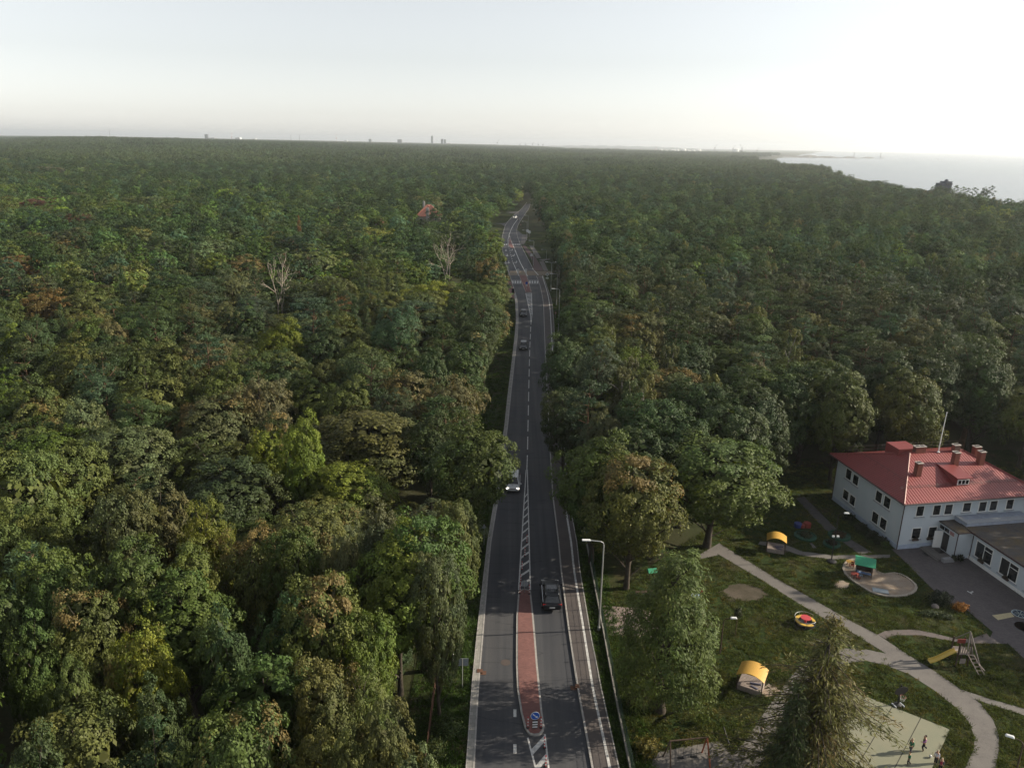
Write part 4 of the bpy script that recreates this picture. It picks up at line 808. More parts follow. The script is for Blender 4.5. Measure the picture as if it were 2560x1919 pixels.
# ---------------------------------------------------------------- the distant wood: one mass
def lowpoly(name, data, keep_wood=True):
    v, tone, patch, (wv, wf) = data; n_ = len(v) // 4; q = np.arange(n_ * 4).reshape(-1, 4); mi = np.zeros(n_, int); tone, patch = np.repeat(tone, 4), np.repeat(patch, 4)
    if keep_wood:
        q = np.concatenate([q, wf + n_ * 4]); v = np.concatenate([v, wv]); mi = np.concatenate([mi, np.ones(len(wf), int)]); z = np.full(len(wv), .5); tone, patch = np.concatenate([tone, z]), np.concatenate([patch, z])
    return v, q, mi, tone, patch
def lp_mesh(name, d, bark): return np_mesh(name, d[0], d[1], [M_leaf_far, bark], d[2], {'tone': d[3], 'patch': d[4]})
LO = {'broad': [lowpoly('b', gen_broad(s, nl=15, ncl=80, lpc=36, leaf=0.40, core=110, csize=1.2, cr=0.19), False) for s in (101, 102, 103)],
      'pine': [lowpoly('p', gen_pine(111, sub=5, lps=14, leaf=0.52, aspect=0.45), False)] + [lowpoly('p', gen_broad(s, H=15, R=3.6, base=b_, nl=17, ncl=70, lpc=30, leaf=0.42, aspect=0.45, lump=0.48, core=90, csize=0.9, sharp=12, cr=0.2), False) for s, b_ in ((112, .45), (113, .36))],
      'birch': [lowpoly('i', gen_lobed(s, R=2.7, nl=16, cpl=8, lpc=24, leaf=0.36, droop=0.8), False) for s in (121,)],
      'conifer': [lowpoly('c', gen_conifer(131, lev=12, br=5, sp=5, nd=3, leaf=0.9, aspect=0.35), False)]}
lib = bpy.data.collections.new('distant_tree_kinds'); order = []
def lib_add(nm, me):
    o = bpy.data.objects.new(nm, me); lib.objects.link(o); order.append(nm)
for k, bark in (('broad', M_bark), ('pine', M_bark_pine), ('birch', M_bark_birch), ('conifer', M_bark)):
    for i, d in enumerate(LO[k]): lib_add(f'tree_{k}_{"abc"[i]}', lp_mesh(f'distant_{k}', d, bark))
# patches of wood for the far distance
VL = {'broad': gen_broad(141, nl=13, ncl=40, lpc=9, leaf=0.85, core=40, csize=1.8), 'pine': gen_broad(142, H=15, R=3.6, base=0.4, nl=13, ncl=36, lpc=9, leaf=0.75, aspect=0.5, lump=0.46, core=30, csize=1.4, cr=0.22), 'birch': gen_lobed(143, R=2.7, nl=10, cpl=5, lpc=9, leaf=0.6)}
def patch_mesh(seed, size, n_trees, pine):
    rg = np.random.default_rng(seed); V, T, K = [], [], []; used = []
    for _ in range(n_trees):
        x, y = (rg.random(2) - 0.5) * size; k = 'pine' if rg.random() < pine else ('birch' if rg.random() < 0.3 else 'broad'); v, tone, patch, _w = VL[k]
        s = rg.uniform(0.85, 1.6); a = rg.random() * 6.28; hz = rg.uniform(0.75, 1.2); m_ = np.array([[math.cos(a) * s, -math.sin(a) * s, 0], [math.sin(a) * s, math.cos(a) * s, 0], [0, 0, hz]])
        V.append(v @ m_.T + np.array([x, y, 0])); b_ = rg.normal() * 0.16; T.append(np.repeat(np.clip(tone + b_, 0, 1), 4)); K.append(np.repeat(np.clip(patch * 0.3 + rg.random() * 0.7, 0, 1), 4))
    V = np.concatenate(V); return V, np.arange(len(V)).reshape(-1, 4), None, np.concatenate(T), np.concatenate(K)
for i in range(4): lib_add(f'wood_patch_{"abcd"[i]}', lp_mesh('wood_patch', patch_mesh(150 + i, 64, 64, (0.75, 0.6, 0.85, 0.7)[i]), M_bark))
order.sort()
ID = {n_: i for i, n_ in enumerate(order)}
pts, idx, scl, rot, tint = [], [], [], [], []
frng = np.random.default_rng(9)
def far_tree(kind, x, y, h, w, col):
    base = {'airy': 'broad', 'willow': 'broad', 'feathery': 'broad', 'larch': 'conifer', 'dead': 'birch'}.get(kind, kind); H0, R0 = SIZE[base]; nk = len(LO[base])
    pts.append((x, y, float(terrain(x, y)))); idx.append(ID[f'tree_{base}_{"abc"[int(frng.integers(nk))]}']); s = w / (2 * R0); scl.append((s, s, h / H0)); rot.append(frng.random() * 6.28)
    tint.append(np.array(C[col]) * frng.uniform(0.6, 1.0) * (2.4 if frng.random() < 0.22 else 1.45))
for t in rest: far_tree(t['kind'], t['x'], t['y'], t['h'], t['w'], t['col'])
# single trees out to 900 m
yy = YMAX_IND
rng = np.random.default_rng(17); n_mid = 0
while yy < 950:
    st = 7.4 + 3.0 * (yy - 300) / 600
    for x0 in np.arange(-0.74 * yy - 20, 0.74 * yy + 20, st):
        x = x0 + rng.uniform(-.45, .45) * st; y = yy + rng.uniform(-.45, .45) * st
        if x > coast_x(y) - 2 + 6 * rng.normal() * 0.4: continue
        if not road_clear(x, y, 3): continue
        kind, h, w, col, mx = pick(x, y); w = max(w, st * 1.05)
        if y > 500 and kind != 'pine' and rng.random() < 0.35: kind, col, w = 'pine', 'PN', rng.uniform(7, 10)
        if y < 590 and blocks_view(x, y, h, w): continue
        if abs(x + 42) < 11 and abs(y - 366) < 12: continue
        near_coast = float(np.clip((coast_x(y) - x) / 60, 0.55, 1)); h *= near_coast
        if col in ('OR', 'YE', 'RD', 'BG', 'YG') and rng.random() < 0.6: col = 'O'
        far_tree(kind, x, y, h, w, str(col)); n_mid += 1
    yy += st * 0.9
# patches of wood beyond
size = 64; yy = 950.0
while yy < 8200:
    for x0 in np.arange(-0.74 * yy, 0.74 * yy, size * 0.92):
        x, y = x0 + rng.uniform(-6, 6), yy + rng.uniform(-6, 6)
        if x > coast_x(y) - 30: continue
        if y > 4600 and x > -0.05 * y + 500: continue
        pts.append((x, y, float(terrain(x, y)) + rng.normal() * 0.8)); idx.append(ID[f'wood_patch_{"abcd"[int(rng.integers(4))]}']); s = rng.uniform(0.95, 1.1); scl.append((s, s, s * rng.uniform(0.85, 1.12))); rot.append(int(rng.integers(4)) * math.pi / 2 + rng.normal() * 0.1)
        w = 0.5 + 0.5 * math.sin(x / 210 + 1) * math.sin(y / 260); tint.append((np.array(C['PN']) * (1 - 0.45 * w) + np.array(C['GG']) * 0.45 * w) * rng.uniform(1.1, 1.6))
    yy += size * 0.88
me = bpy.data.meshes.new('forest'); me.vertices.add(len(pts)); me.vertices.foreach_set('co', np.array(pts, np.float32).ravel())
for nm, ty, arr, fld in (('idx', 'INT', idx, 'value'), ('rot', 'FLOAT', rot, 'value'), ('scl', 'FLOAT_VECTOR', scl, 'vector')):
    at = me.attributes.new(nm, ty, 'POINT'); at.data.foreach_set(fld, np.array(arr, np.int32 if ty == 'INT' else np.float32).ravel())
at = me.attributes.new('tint', 'FLOAT_COLOR', 'POINT'); at.data.foreach_set('color', np.concatenate([np.array(tint, np.float32), np.ones((len(tint), 1), np.float32)], 1).ravel())
fo = bpy.data.objects.new('forest', me); COL.objects.link(fo); tag(fo, 'mass of pines and broadleaf trees running to the horizon', None, None, 'stuff')
ng = bpy.data.node_groups.new('plant_forest', 'GeometryNodeTree'); ng.interface.new_socket('Geometry', in_out='INPUT', socket_type='NodeSocketGeometry'); ng.interface.new_socket('Geometry', in_out='OUTPUT', socket_type='NodeSocketGeometry')
N = ng.nodes; gi = N.new('NodeGroupInput'); go = N.new('NodeGroupOutput'); ci = N.new('GeometryNodeCollectionInfo'); ci.inputs['Collection'].default_value = lib; ci.inputs['Separate Children'].default_value = True; ci.inputs['Reset Children'].default_value = True
def named(nm, ty):
    x = N.new('GeometryNodeInputNamedAttribute'); x.data_type = ty; x.inputs['Name'].default_value = nm; return x.outputs['Attribute']
m2p = N.new('GeometryNodeMeshToPoints'); iop = N.new('GeometryNodeInstanceOnPoints'); cx = N.new('ShaderNodeCombineXYZ')
ng.links.new(gi.outputs[0], m2p.inputs['Mesh']); ng.links.new(m2p.outputs[0], iop.inputs['Points']); ng.links.new(ci.outputs[0], iop.inputs['Instance'])
iop.inputs['Pick Instance'].default_value = True; ng.links.new(named('idx', 'INT'), iop.inputs['Instance Index']); ng.links.new(named('rot', 'FLOAT'), cx.inputs[2]); ng.links.new(cx.outputs[0], iop.inputs['Rotation']); ng.links.new(named('scl', 'FLOAT_VECTOR'), iop.inputs['Scale']); ng.links.new(iop.outputs[0], go.inputs[0])
md = fo.modifiers.new('plant_forest', 'NODES'); md.node_group = ng
print('TREES solo', len(solo), 'rest', len(rest), 'mid', n_mid, 'points', len(pts), count)

# ---------------------------------------------------------------- grass tufts on lawn and verges: one mass
grg = np.random.default_rng(77); gp_, gt_, gs_ = [], [], []
OFFB = [(np.array(q)[:, 0].min(), np.array(q)[:, 0].max(), np.array(q)[:, 1].min(), np.array(q)[:, 1].max(), q) for q in OFF_GRASS + [[tuple(q) for q in crt]]]
SPX = [(2105.5, 1422), (2107.5, 1408), (2116, 1399), (2132, 1395), (2153, 1397), (2170.5, 1402), (2193, 1426), (2212.5, 1433), (2236, 1430), (2280, 1450), (2295, 1470), (2283, 1485), (2241, 1493), (2194, 1488), (2153, 1468), (2111, 1435)]
q_ = [W(*p_) for p_ in SPX]; OFFB.append((min(a[0] for a in q_), max(a[0] for a in q_), min(a[1] for a in q_), max(a[1] for a in q_), q_))
BARE = [(W(1860, 1480), 2.0, 1.6), (W(1925, 1725), .9, .8), (W(2105, 1461), .7, .6), (W(2012, 1560), .9, .8), (W(1945, 1375), 1.0, .7)]
def lawn_ok(x, y):
    for c_, a_, b2_ in BARE:
        if ((x - c_[0]) / a_) ** 2 + ((y - c_[1]) / b2_) ** 2 < 1: return False
    for x0, x1, y0, y1, q in OFFB:
        if x0 <= x <= x1 and y0 <= y <= y1 and inside(x, y, q): return False
    return True
lp_ = [(9.3, 20), (9.0, 66), (22, 80), (33, 95), (41, 103), (62, 107), (95, 109), (95, 20)]; n_try = 0
while len(gp_) < 30000 and n_try < 140000:
    n_try += 1; y = 30 + 72 * grg.random() ** 1.3; x = 8.8 + grg.random() * (0.72 * y - 2)
    if 41 < x < 66 and abs((x - 52) * -0.177 + (y - 85) * 0.984) < 7: continue
    if not inside(x, y, lp_) or not lawn_ok(x, y): continue
    f = math.sin(x * .9 + 2 * math.sin(y * .37)) * math.sin(y * .8 + 1.5 * math.sin(x * .5)) + 0.5 * math.sin(x * 2.3) * math.sin(y * 2.1)
    if grg.random() > 0.62 + 0.4 * f: continue
    gp_.append((x, y, -.01)); gt_.append(np.array((0.056, 0.080, 0.024)) * grg.uniform(.5, 1.8) * np.array((1 + .5 * max(0, -f) + .25 * grg.random(), 1, 1))); gs_.append(grg.uniform(.6, 1.5))
for _ in range(9000):
    y = 36 + 190 * grg.random() ** 1.6; x = (float(eLo(y)) - .15 - 4.8 * grg.random()) if grg.random() < .55 else (float(eB(y)) + .2 + 2.6 * grg.random())
    if y > 215: continue
    gp_.append((x, y, 0)); gt_.append(np.array((0.040, 0.074, 0.016)) * grg.uniform(.5, 1.7)); gs_.append(grg.uniform(.7, 2.0))
me = bpy.data.meshes.new('grass'); me.vertices.add(len(gp_)); me.vertices.foreach_set('co', np.array(gp_, np.float32).ravel())
for nm, ty, arr, fld in (('idx', 'INT', np.zeros(len(gp_)), 'value'), ('rot', 'FLOAT', grg.random(len(gp_)) * 6.28, 'value'), ('scl', 'FLOAT_VECTOR', np.repeat(np.array(gs_)[:, None], 3, 1), 'vector')):
    at = me.attributes.new(nm, ty, 'POINT'); at.data.foreach_set(fld, np.array(arr, np.int32 if ty == 'INT' else np.float32).ravel())
at = me.attributes.new('tint', 'FLOAT_COLOR', 'POINT'); at.data.foreach_set('color', np.concatenate([np.array(gt_, np.float32), np.ones((len(gt_), 1), np.float32)], 1).ravel())
go_ = bpy.data.objects.new('grass', me); COL.objects.link(go_); tag(go_, 'short uneven grass on the lawn and verges', None, None, 'stuff')
nb_ = 16; bp = grg.normal(size=(nb_, 3)) * np.array([.10, .10, 0]); bd_ = unit(grg.normal(size=(nb_, 3)) * np.array([.8, .8, .15]) + np.array([0, 0, .75])); sd_ = unit(np.cross(bd_, grg.normal(size=(nb_, 3)))) * .016; L2 = grg.uniform(.07, .16, nb_)[:, None]
tv = np.stack([bp - sd_, bp + sd_, bp + bd_ * L2 + sd_ * .4, bp + bd_ * L2 - sd_ * .4], 1).reshape(-1, 3)
lib2 = bpy.data.collections.new('grass_kinds'); to = bpy.data.objects.new('grass_tuft', np_mesh('grass_tuft', tv, np.arange(nb_ * 4).reshape(-1, 4), M_leaf_far, attrs={'tone': np.repeat(grg.random(nb_), 4), 'patch': np.repeat(grg.random(nb_), 4)})); lib2.objects.link(to)
ng2 = ng.copy()
for nd in ng2.nodes:
    if nd.bl_idname == 'GeometryNodeCollectionInfo': nd.inputs['Collection'].default_value = lib2
md = go_.modifiers.new('plant_grass', 'NODES'); md.node_group = ng2
# ---------------------------------------------------------------- kindergarten
K0 = P(1900 + 1145 * .2985, 1050 + 1080 * .2985); UX = np.array([0.98421, 0.17699]); VX = np.array([-0.17699, 0.98421]); KRZ = math.atan2(UX[1], UX[0])
def kw(u, v): return (K0[0] + UX[0] * u + VX[0] * v, K0[1] + UX[1] * u + VX[1] * v)
def on_wall(px, py, axis_, off=0.0):      # where a pixel meets the vertical plane u=off ('u') or v=off ('v'): returns (along, z)
    d = ray(px, py); n_ = UX if axis_ == 'u' else VX; den = d[0] * n_[0] + d[1] * n_[1]; t = ((K0[0] * n_[0] + K0[1] * n_[1]) + off) / den
    p = np.array([d[0] * t, d[1] * t]) - K0[:2]; return float(p @ (VX if axis_ == 'u' else UX)), float(CAM_H + d[2] * t)
def c1(x, y): return 1900 + x * .2985, 1050 + y * .2985
m, n, l, b = nodes_of('plaster_skylight_tint'); co = coords(n)
mp = n.new('ShaderNodeMapping'); l.new(co, mp.inputs[0]); mp.inputs['Scale'].default_value = (1, 1, 0.25)
l.new(mixc(n, l, noise(n, l, 1.1, 7, mp.outputs[0], 0.75), (0.40, 0.48, 0.52), (0.56, 0.58, 0.62)), b.inputs['Base Color']); b.inputs['Roughness'].default_value = 0.9; bump(n, l, b, noise(n, l, 9, 5, co), 0.02, 0.3); M_plaster = m  # bluish skylight is put into the white plaster's colour
M_plinth = mat('plinth_blue_grey', (0.36, 0.42, 0.52), 0.9, var=0.12, scale=1.5)
m, n, l, b = nodes_of('red_metal_tile')      # pressed metal roof: stepped rows and ribs
uv = n.new('ShaderNodeUVMap'); sep = n.new('ShaderNodeSeparateXYZ'); l.new(uv.outputs[0], sep.inputs[0])
wv = n.new('ShaderNodeTexWave'); wv.wave_type = 'BANDS'; wv.bands_direction = 'X'; wv.inputs['Scale'].default_value = 0.9; wv.inputs['Distortion'].default_value = 0.0; l.new(uv.outputs[0], wv.inputs['Vector'])
w2 = n.new('ShaderNodeTexWave'); w2.wave_type = 'BANDS'; w2.bands_direction = 'Y'; w2.wave_profile = 'SAW'; w2.inputs['Scale'].default_value = 0.9; l.new(uv.outputs[0], w2.inputs['Vector'])
ad = n.new('ShaderNodeMath'); ad.operation = 'ADD'; l.new(wv.outputs['Fac'], ad.inputs[0]); l.new(w2.outputs['Fac'], ad.inputs[1])
bump(n, l, b, ad.outputs[0], 0.05, 0.55)
rb = ramp(n, l, ad.outputs[0], [(0.15, (0.82, 0.8, 0.8)), (0.55, (1, 1, 1)), (1.0, (1.06, 1.06, 1.06))]); l.new(mixc(n, l, 1.0, mixc(n, l, noise(n, l, 0.6, 7, coords(n), 0.75), (0.135, 0.022, 0.022), (0.215, 0.034, 0.032)), rb, 'MULTIPLY'), b.inputs['Base Color']); b.inputs['Roughness'].default_value = 0.42; b.inputs['Specular IOR Level'].default_value = 0.5; M_roof = m  # rib and step shading also put into the colour: grooves darker, crests lighter
M_roofplain = mat('red_roof_trim', (0.18, 0.04, 0.038), 0.45, var=0.08)
M_chim = paver_mat('chimney_brick', (0.20, 0.058, 0.036), (0.16, 0.042, 0.03), (0.12, 0.07, 0.055), 0.25, 0.08)
M_felt = ground_mat('roofing_felt', [(0.3, (0.060, 0.055, 0.055)), (0.7, (0.095, 0.088, 0.085))], 3, [(0.3, (0.085, 0.065, 0.04)), (0.7, (0.13, 0.10, 0.06))], 4, 0.45, 0.62, 0.3, 0.9, 10, 0.2)
M_gutter = mat('dark_gutter', (0.05, 0.025, 0.025), 0.5)
M_sill = mat('sill_grey', (0.32, 0.34, 0.37), 0.6)
L_, D_, ZW, ZE, ZR, OV = 16.5, 12.95, 5.75, 6.0, 8.75, 0.75
kg = empty('kindergarten', (K0[0], K0[1], 0), KRZ, 'white two-storey kindergarten with red hipped roof and flat-roofed wing', 'building')
def box_wall(mb, u0, u1, v0, v1, z0, z1, mi=0): mb.box(((u0 + u1) / 2, (v0 + v1) / 2, (z0 + z1) / 2), (abs(u1 - u0), abs(v1 - v0), z1 - z0), mi=mi)
mb = MB(); box_wall(mb, 0, L_, 0, D_, 0.55, ZW); mb.build('wall', M_plaster, kg)
mb = MB(); box_wall(mb, -0.06, L_ + .06, -0.06, D_ + .06, -0.1, 0.55); mb.build('plinth', M_plinth, kg)
# roof with planar uv so that ribs run down each slope
E_ = [(-OV, -OV, ZE), (L_ + OV, -OV, ZE), (L_ + OV, D_ + OV, ZE), (-OV, D_ + OV, ZE)]; RL, RR = (4.7, D_ / 2, ZR), (L_ - 4.7, D_ / 2, ZR)
faces = [[E_[0], E_[1], RR, RL], [E_[1], E_[2], RR], [E_[2], E_[3], RL, RR], [E_[3], E_[0], RL]]
me = bpy.data.meshes.new('roof'); vv, ff = [], []
for f in faces: ff.append(tuple(range(len(vv), len(vv) + len(f)))); vv += f
nb = len(vv); vv += [(p[0], p[1], ZE - 0.16) for p in E_]; ff.append((nb + 3, nb + 2, nb + 1, nb))
vv += [(p[0], p[1], ZE) for p in E_]
for i in range(4): ff.append((nb + i, nb + (i + 1) % 4, nb + 4 + (i + 1) % 4, nb + 4 + i))
me.from_pydata(vv, [], ff); ul = me.uv_layers.new(name='UVMap')
for p in me.polygons:
    if p.index > 3: continue
    ed = Vector(faces[p.index][1]) - Vector(faces[p.index][0]); ed.normalize(); up = p.normal.cross(ed)
    for li in p.loop_indices:
        q = Vector(vv[me.loops[li].vertex_index]); ul.data[li].uv = (q.dot(ed), q.dot(up))
me.materials.append(M_roof); me.materials.append(M_gutter)
for p in me.polygons: p.material_index = 0 if p.index < 4 else 1
roof = bpy.data.objects.new('roof', me); COL.objects.link(roof); roof.parent = kg
def roof_z(u, v): return min(ZE + (v + OV) * (ZR - ZE) / (D_ / 2 + OV), ZE + (u + OV) * (ZR - ZE) / (4.7 + OV), ZE + (D_ + OV - v) * (ZR - ZE) / (D_ / 2 + OV), ZE + (L_ + OV - u) * (ZR - ZE) / (4.7 + OV))
mb = MB()
for a, b2 in ((E_[0], RL), (E_[3], RL), (E_[1], RR), (E_[2], RR), (RL, RR)): mb.tube([(a[0], a[1], a[2] + .03), (b2[0], b2[1], b2[2] + .03)], 0.10, 6)
mb.build('ridge_caps', M_roofplain, roof)
mb = MB(); g = 0.08
for a, b2 in ((E_[0], E_[1]), (E_[3], E_[0])): mb.tube([(a[0] * 1.0 - .03, a[1] - .03, ZE - .08), (b2[0] - .03, b2[1] - .03, ZE - .08)], 0.075, 6)
mb.tube([(-.62, -.62, ZE - .1), (-0.1, -0.1, ZE - .55), (-0.12, -0.12, 0.1)], 0.055, 6); mb.tube([(-.62, D_ + .5, ZE - .1), (-0.12, D_ - .1, ZE - .6), (-0.12, D_ - .1, 0.1)], 0.05, 6)
mb.build('gutter', M_gutter, kg)
def roof_hit(px, py):       # pixel -> roof front slope
    lo, hi = 0, 60
    for z in np.linspace(ZE, ZR, 120):
        p = P(px, py, z)[:2] - K0[:2]; u, v = float(p @ UX), float(p @ VX)
        if roof_z(u, v) <= z: return u, v, z
    return u, v, z
for (px, py), (w, d, h) in ((c1(1320, 462), (0.62, 0.62, 1.5)), (c1(1335, 272), (1.35, 0.55, 0.75)), (c1(1632, 372), (0.62, 0.62, 1.5)), (c1(1640, 262), (0.75, 0.55, 0.8)), (c1(1845, 365), (0.62, 0.62, 1.5)), (c1(1808, 300), (0.85, 0.62, 1.25))):
    u, v, z = roof_hit(px, py); mb = MB(); zt = z + h
    mb.box((u, v + .1, (z - .5 + zt) / 2), (w, d, zt - z + .5)); ch = mb.build('chimney', M_chim, roof)
    mb = MB(); mb.box((u, v + .1, zt + .04), (w + .1, d + .1, .08)); mb.box((u - w * .22, v + .1, zt + .10), (w * .3, d * .5, .05), mi=1); mb.box((u + w * .22, v + .1, zt + .10), (w * .3, d * .5, .05), mi=1); mb.build('chimney_cap', [mat('cap_concrete', (0.36, 0.33, 0.30), 0.9), M_black], ch)
# back dormer block behind the ridge
mb = MB(); mb.box((5.0, D_ / 2 + 1.8, ZR - .35), (2.6, 2.4, 1.3)); mb.build('roof_block', M_roofplain, roof)
# dormer
u0, v0, z0 = roof_hit(*c1(1695, 545)); u1, v1, z1 = roof_hit(*c1(1570, 378))
mb = MB(); w = 0.85; zt = z0 + 0.95
mb.add([(u0 - w, v0, z0 - .2), (u0 + w, v0, z0 - .2), (u0 + w, v0, zt), (u0 - w, v0, zt), (u0 - w, v0 + 3.4, zt + .25), (u0 + w, v0 + 3.4, zt + .25), (u0 - w, v0 + 3.4, z0 - .2), (u0 + w, v0 + 3.4, z0 - .2)], [(0, 1, 2, 3), (1, 7, 5, 2), (6, 0, 3, 4)])
dm = mb.build('dormer', M_roofplain, roof)
mb = MB(); mb.add([(u0 - w - .15, v0 - .3, zt - .02), (u0 + w + .15, v0 - .3, zt - .02), (u0 + w + .15, v0 + 3.6, zt + .33), (u0 - w - .15, v0 + 3.6, zt + .33)] + [(u0 - w - .15, v0 - .3, zt + .05), (u0 + w + .15, v0 - .3, zt + .05), (u0 + w + .15, v0 + 3.6, zt + .40), (u0 - w - .15, v0 + 3.6, zt + .40)], [(3, 2, 1, 0), (4, 5, 6, 7), (0, 1, 5, 4), (1, 2, 6, 5), (2, 3, 7, 6), (3, 0, 4, 7)]); mb.build('dormer_roof', M_roofplain, dm)
mb = MB(); mb.box((u0, v0 - .03, z0 + .42), (1.5, .06, .62), mi=0)
for k in (-1, 0, 1): mb.box((u0 + k * .48, v0 - .065, z0 + .42), (.34, .03, .46), mi=1)
mb.build('dormer_window', [M_white, M_glass], dm)
# railing behind the ridge and snow guards, mast
mb = MB(); vr = D_ / 2 + 4.5
for hz_ in (0.45, 0.9): mb.tube([(-0.2, vr, 7.15 + hz_), (L_ - 1, vr, 7.15 + hz_)], 0.011, 5)
for k in range(15): u = -0.2 + k * 1.16; mb.tube([(u, vr, 6.6), (u, vr, 8.05)], 0.012, 5)
mb.build('roof_railing', M_gutter, kg)
mb = MB()
for k in range(15):
    u = 0.4 + k * 1.12; v = 1.2; z = roof_z(u, v); mb.add([(u - .02, v, z), (u + .02, v, z), (u + .02, v + .35, z + .36), (u - .02, v + .35, z + .36), (u + .02, v + .45, z + .2), (u - .02, v + .45, z + .2)], [(0, 1, 2, 3), (3, 2, 4, 5)])
mb.tube([(0.2, 1.45, roof_z(5, 1.45) + .2), (L_ - .4, 1.45, roof_z(5, 1.45) + .2)], 0.018, 5); mb.tube([(0.2, 1.38, roof_z(5, 1.38) + .08), (L_ - .4, 1.38, roof_z(5, 1.38) + .08)], 0.018, 5)
for k in range(9):
    v = 2.0 + k * 1.1; u = 1.2; z = roof_z(u, v); mb.add([(u, v - .02, z), (u, v + .02, z), (u + .35, v + .02, z + .36), (u + .35, v - .02, z + .36)], [(0, 1, 2, 3)])
mb.tube([(1.45, 1.6, roof_z(1.45, 5) + .2), (1.45, D_ - 1.6, roof_z(1.45, 5) + .2)], 0.018, 5)
mb.build('snow_guard', M_gutter, roof)
um, vm, zm = roof_hit(*c1(1492, 268)); ztop = 0
for z in np.arange(zm, zm + 14, .05):
    q = proj((*kw(um, vm), z))
    if q[1] < 1032: ztop = z; break
mb = MB(); mb.tube([(um, vm, zm - .2), (um + .05, vm, (zm + ztop) / 2), (um + .12, vm, ztop)], [0.06, 0.05, 0.035], 6); mb.ball((um, vm, zm + .05), .2, 10, sz=.4); mb.ball((um + .12, vm, ztop), .07, 8); mb.build('mast', M_lampgrey, kg)
# windows
def window(parent, axis_, off, a0, a1, z0, z1, nrm, parts=1, transom=False, box_=None):
    ac, zc, w, h = (a0 + a1) / 2, (z0 + z1) / 2, a1 - a0, z1 - z0
    def bx(mb, a, z, wa, hz_, d0, d1, mi=0):
        if axis_ == 'u': mb.box((off + nrm * (d0 + d1) / 2, a, z), (abs(d1 - d0), wa, hz_), mi=mi)
        else: mb.box((a, off + nrm * (d0 + d1) / 2, z), (wa, abs(d1 - d0), hz_), mi=mi)
    mb = MB()
    for s in (-1, 1): bx(mb, ac + s * (w / 2 + .05), zc, .1, h + .2, -.02, .035); bx(mb, ac, zc + s * (h / 2 + .05), w, .1, -.02, .035)
    for k in range(1, parts): bx(mb, a0 + w * k / parts, zc, .09, h, -.02, .03)
    if transom: bx(mb, a0 + w / (2 * parts), z1 - h * .26, w / parts - .09, .07, -.02, .03)
    fr = mb.build('window', M_white, parent)
    mb = MB(); bx(mb, ac, zc, w, h, -.02, .012); mb.build('pane', M_glass, fr)
    mb = MB(); bx(mb, ac, z0 - .16, w + .45, .07, 0, .14); mb.build('sill', M_sill, fr); return fr
def c2r(x0, y0, x1, y1, s, ox, oy): return (ox + x0 * s, oy + y0 * s), (ox + x1 * s, oy + y1 * s)
for x, yt, yb_ in ((750, 415, 500), (808, 463, 545), (725, 590, 670), (780, 635, 715), (1003, 600, 690), (1073, 645, 740), (972, 775, 868), (1040, 825, 918)):
    px, p1 = c1(x, yt); _, p2 = c1(x, yb_); a, zt = on_wall(px, p1, 'u'); _, zb = on_wall(px, p2, 'u'); window(kg, 'u', 0, a - .52, a + .52, zb, zt, -1)
for x0, x1, yt, yb_ in ((1312, 1368, 720, 800), (1452, 1508, 713, 790), (1549, 1607, 707, 785), (1702, 1762, 692, 762), (1835, 1892, 684, 760), (1927, 1982, 676, 752), (2065, 2118, 664, 740), (1274, 1340, 905, 985), (1412, 1474, 895, 972)):
    (a0, _), (a1, _) = on_wall(*c1(x0, (yt + yb_) / 2), 'v'), on_wall(*c1(x1, (yt + yb_) / 2), 'v'); _, zt = on_wall(*c1((x0 + x1) / 2, yt), 'v'); _, zb = on_wall(*c1((x0 + x1) / 2, yb_), 'v'); window(kg, 'v', 0, a0, a1, zb, zt, -1)
# porch
PU0, PU1, PV, PZ = 4.85, 6.65, -2.9, 3.15
mb = MB(); box_wall(mb, PU0, PU1 + .3, PV, -0.07, -0.1, PZ); pr = mb.build('porch', M_plaster, kg)
mb = MB(); box_wall(mb, PU0 - .18, PU1 + .3, PV - .18, -0.07, PZ + .002, PZ + .14); mb.build('porch_roof', M_felt, pr)
mb = MB(); box_wall(mb, PU0 - .03, PU0 + .02, -1.75, -.85, .25, 2.3); mb.build('doorway_shade', M_black, pr)  # black panel paints the shade inside the open doorway
mb = MB(); ca = math.radians(62); mb.box((PU0 - .42, -.62, 1.28), (.9, .06, 2.05), rz=math.radians(-14)); d = mb.build('door', M_white, pr)
mb = MB(); mb.box((PU0 - .78, -.72 + .18, 1.25), (.03, .05, .14)); mb.build('handle', M_steel, d)
mb = MB()
for k, v in enumerate((-.5, -1.25, -2.05)): mb.box((PU0 - .02, v, 2.68), (.06, .62, .42), mi=1 if k < 2 else 2)
box_wall(mb, PU0 - .045, PU0 + .01, -2.45, -.12, 2.42, 2.46); mb.build('transom_window', [M_white, M_glass, mat('poster_pink', (0.35, 0.2, 0.2), 0.7, var=0.5, scale=9)], pr)
mb = MB(); mb.tube([(PU0 - .2, PV - .2, PZ + .1), (PU1 + .2, PV - .2, PZ + .1)], .06, 6); mb.tube([(PU0 - .1, PV - .16, PZ + .05), (PU0 - .06, PV - .08, PZ - .3), (PU0 - .06, PV - .08, 0)], .05, 6); mb.tube([(PU1 + .05, PV - .16, PZ + .05), (PU1 - .02, PV - .2, PZ - .3), (PU1 - .02, PV - .2, 0)], .05, 6); mb.build('gutter', M_gutter, pr)
mb = MB(); box_wall(mb, 2.9, PU0 - .01, -3.0, -.08, -.05, .18); box_wall(mb, 2.75, 2.9, -3.15, -.08, -.05, .10); mb.build('step', M_concrete, kg)
mb = MB(); box_wall(mb, 4.0, 4.75, -1.8, -.9, .182, .2); box_wall(mb, 2.3, 2.7, -1.9, -1.1, .025, .04); mb.build('door_mat', M_black, kg)
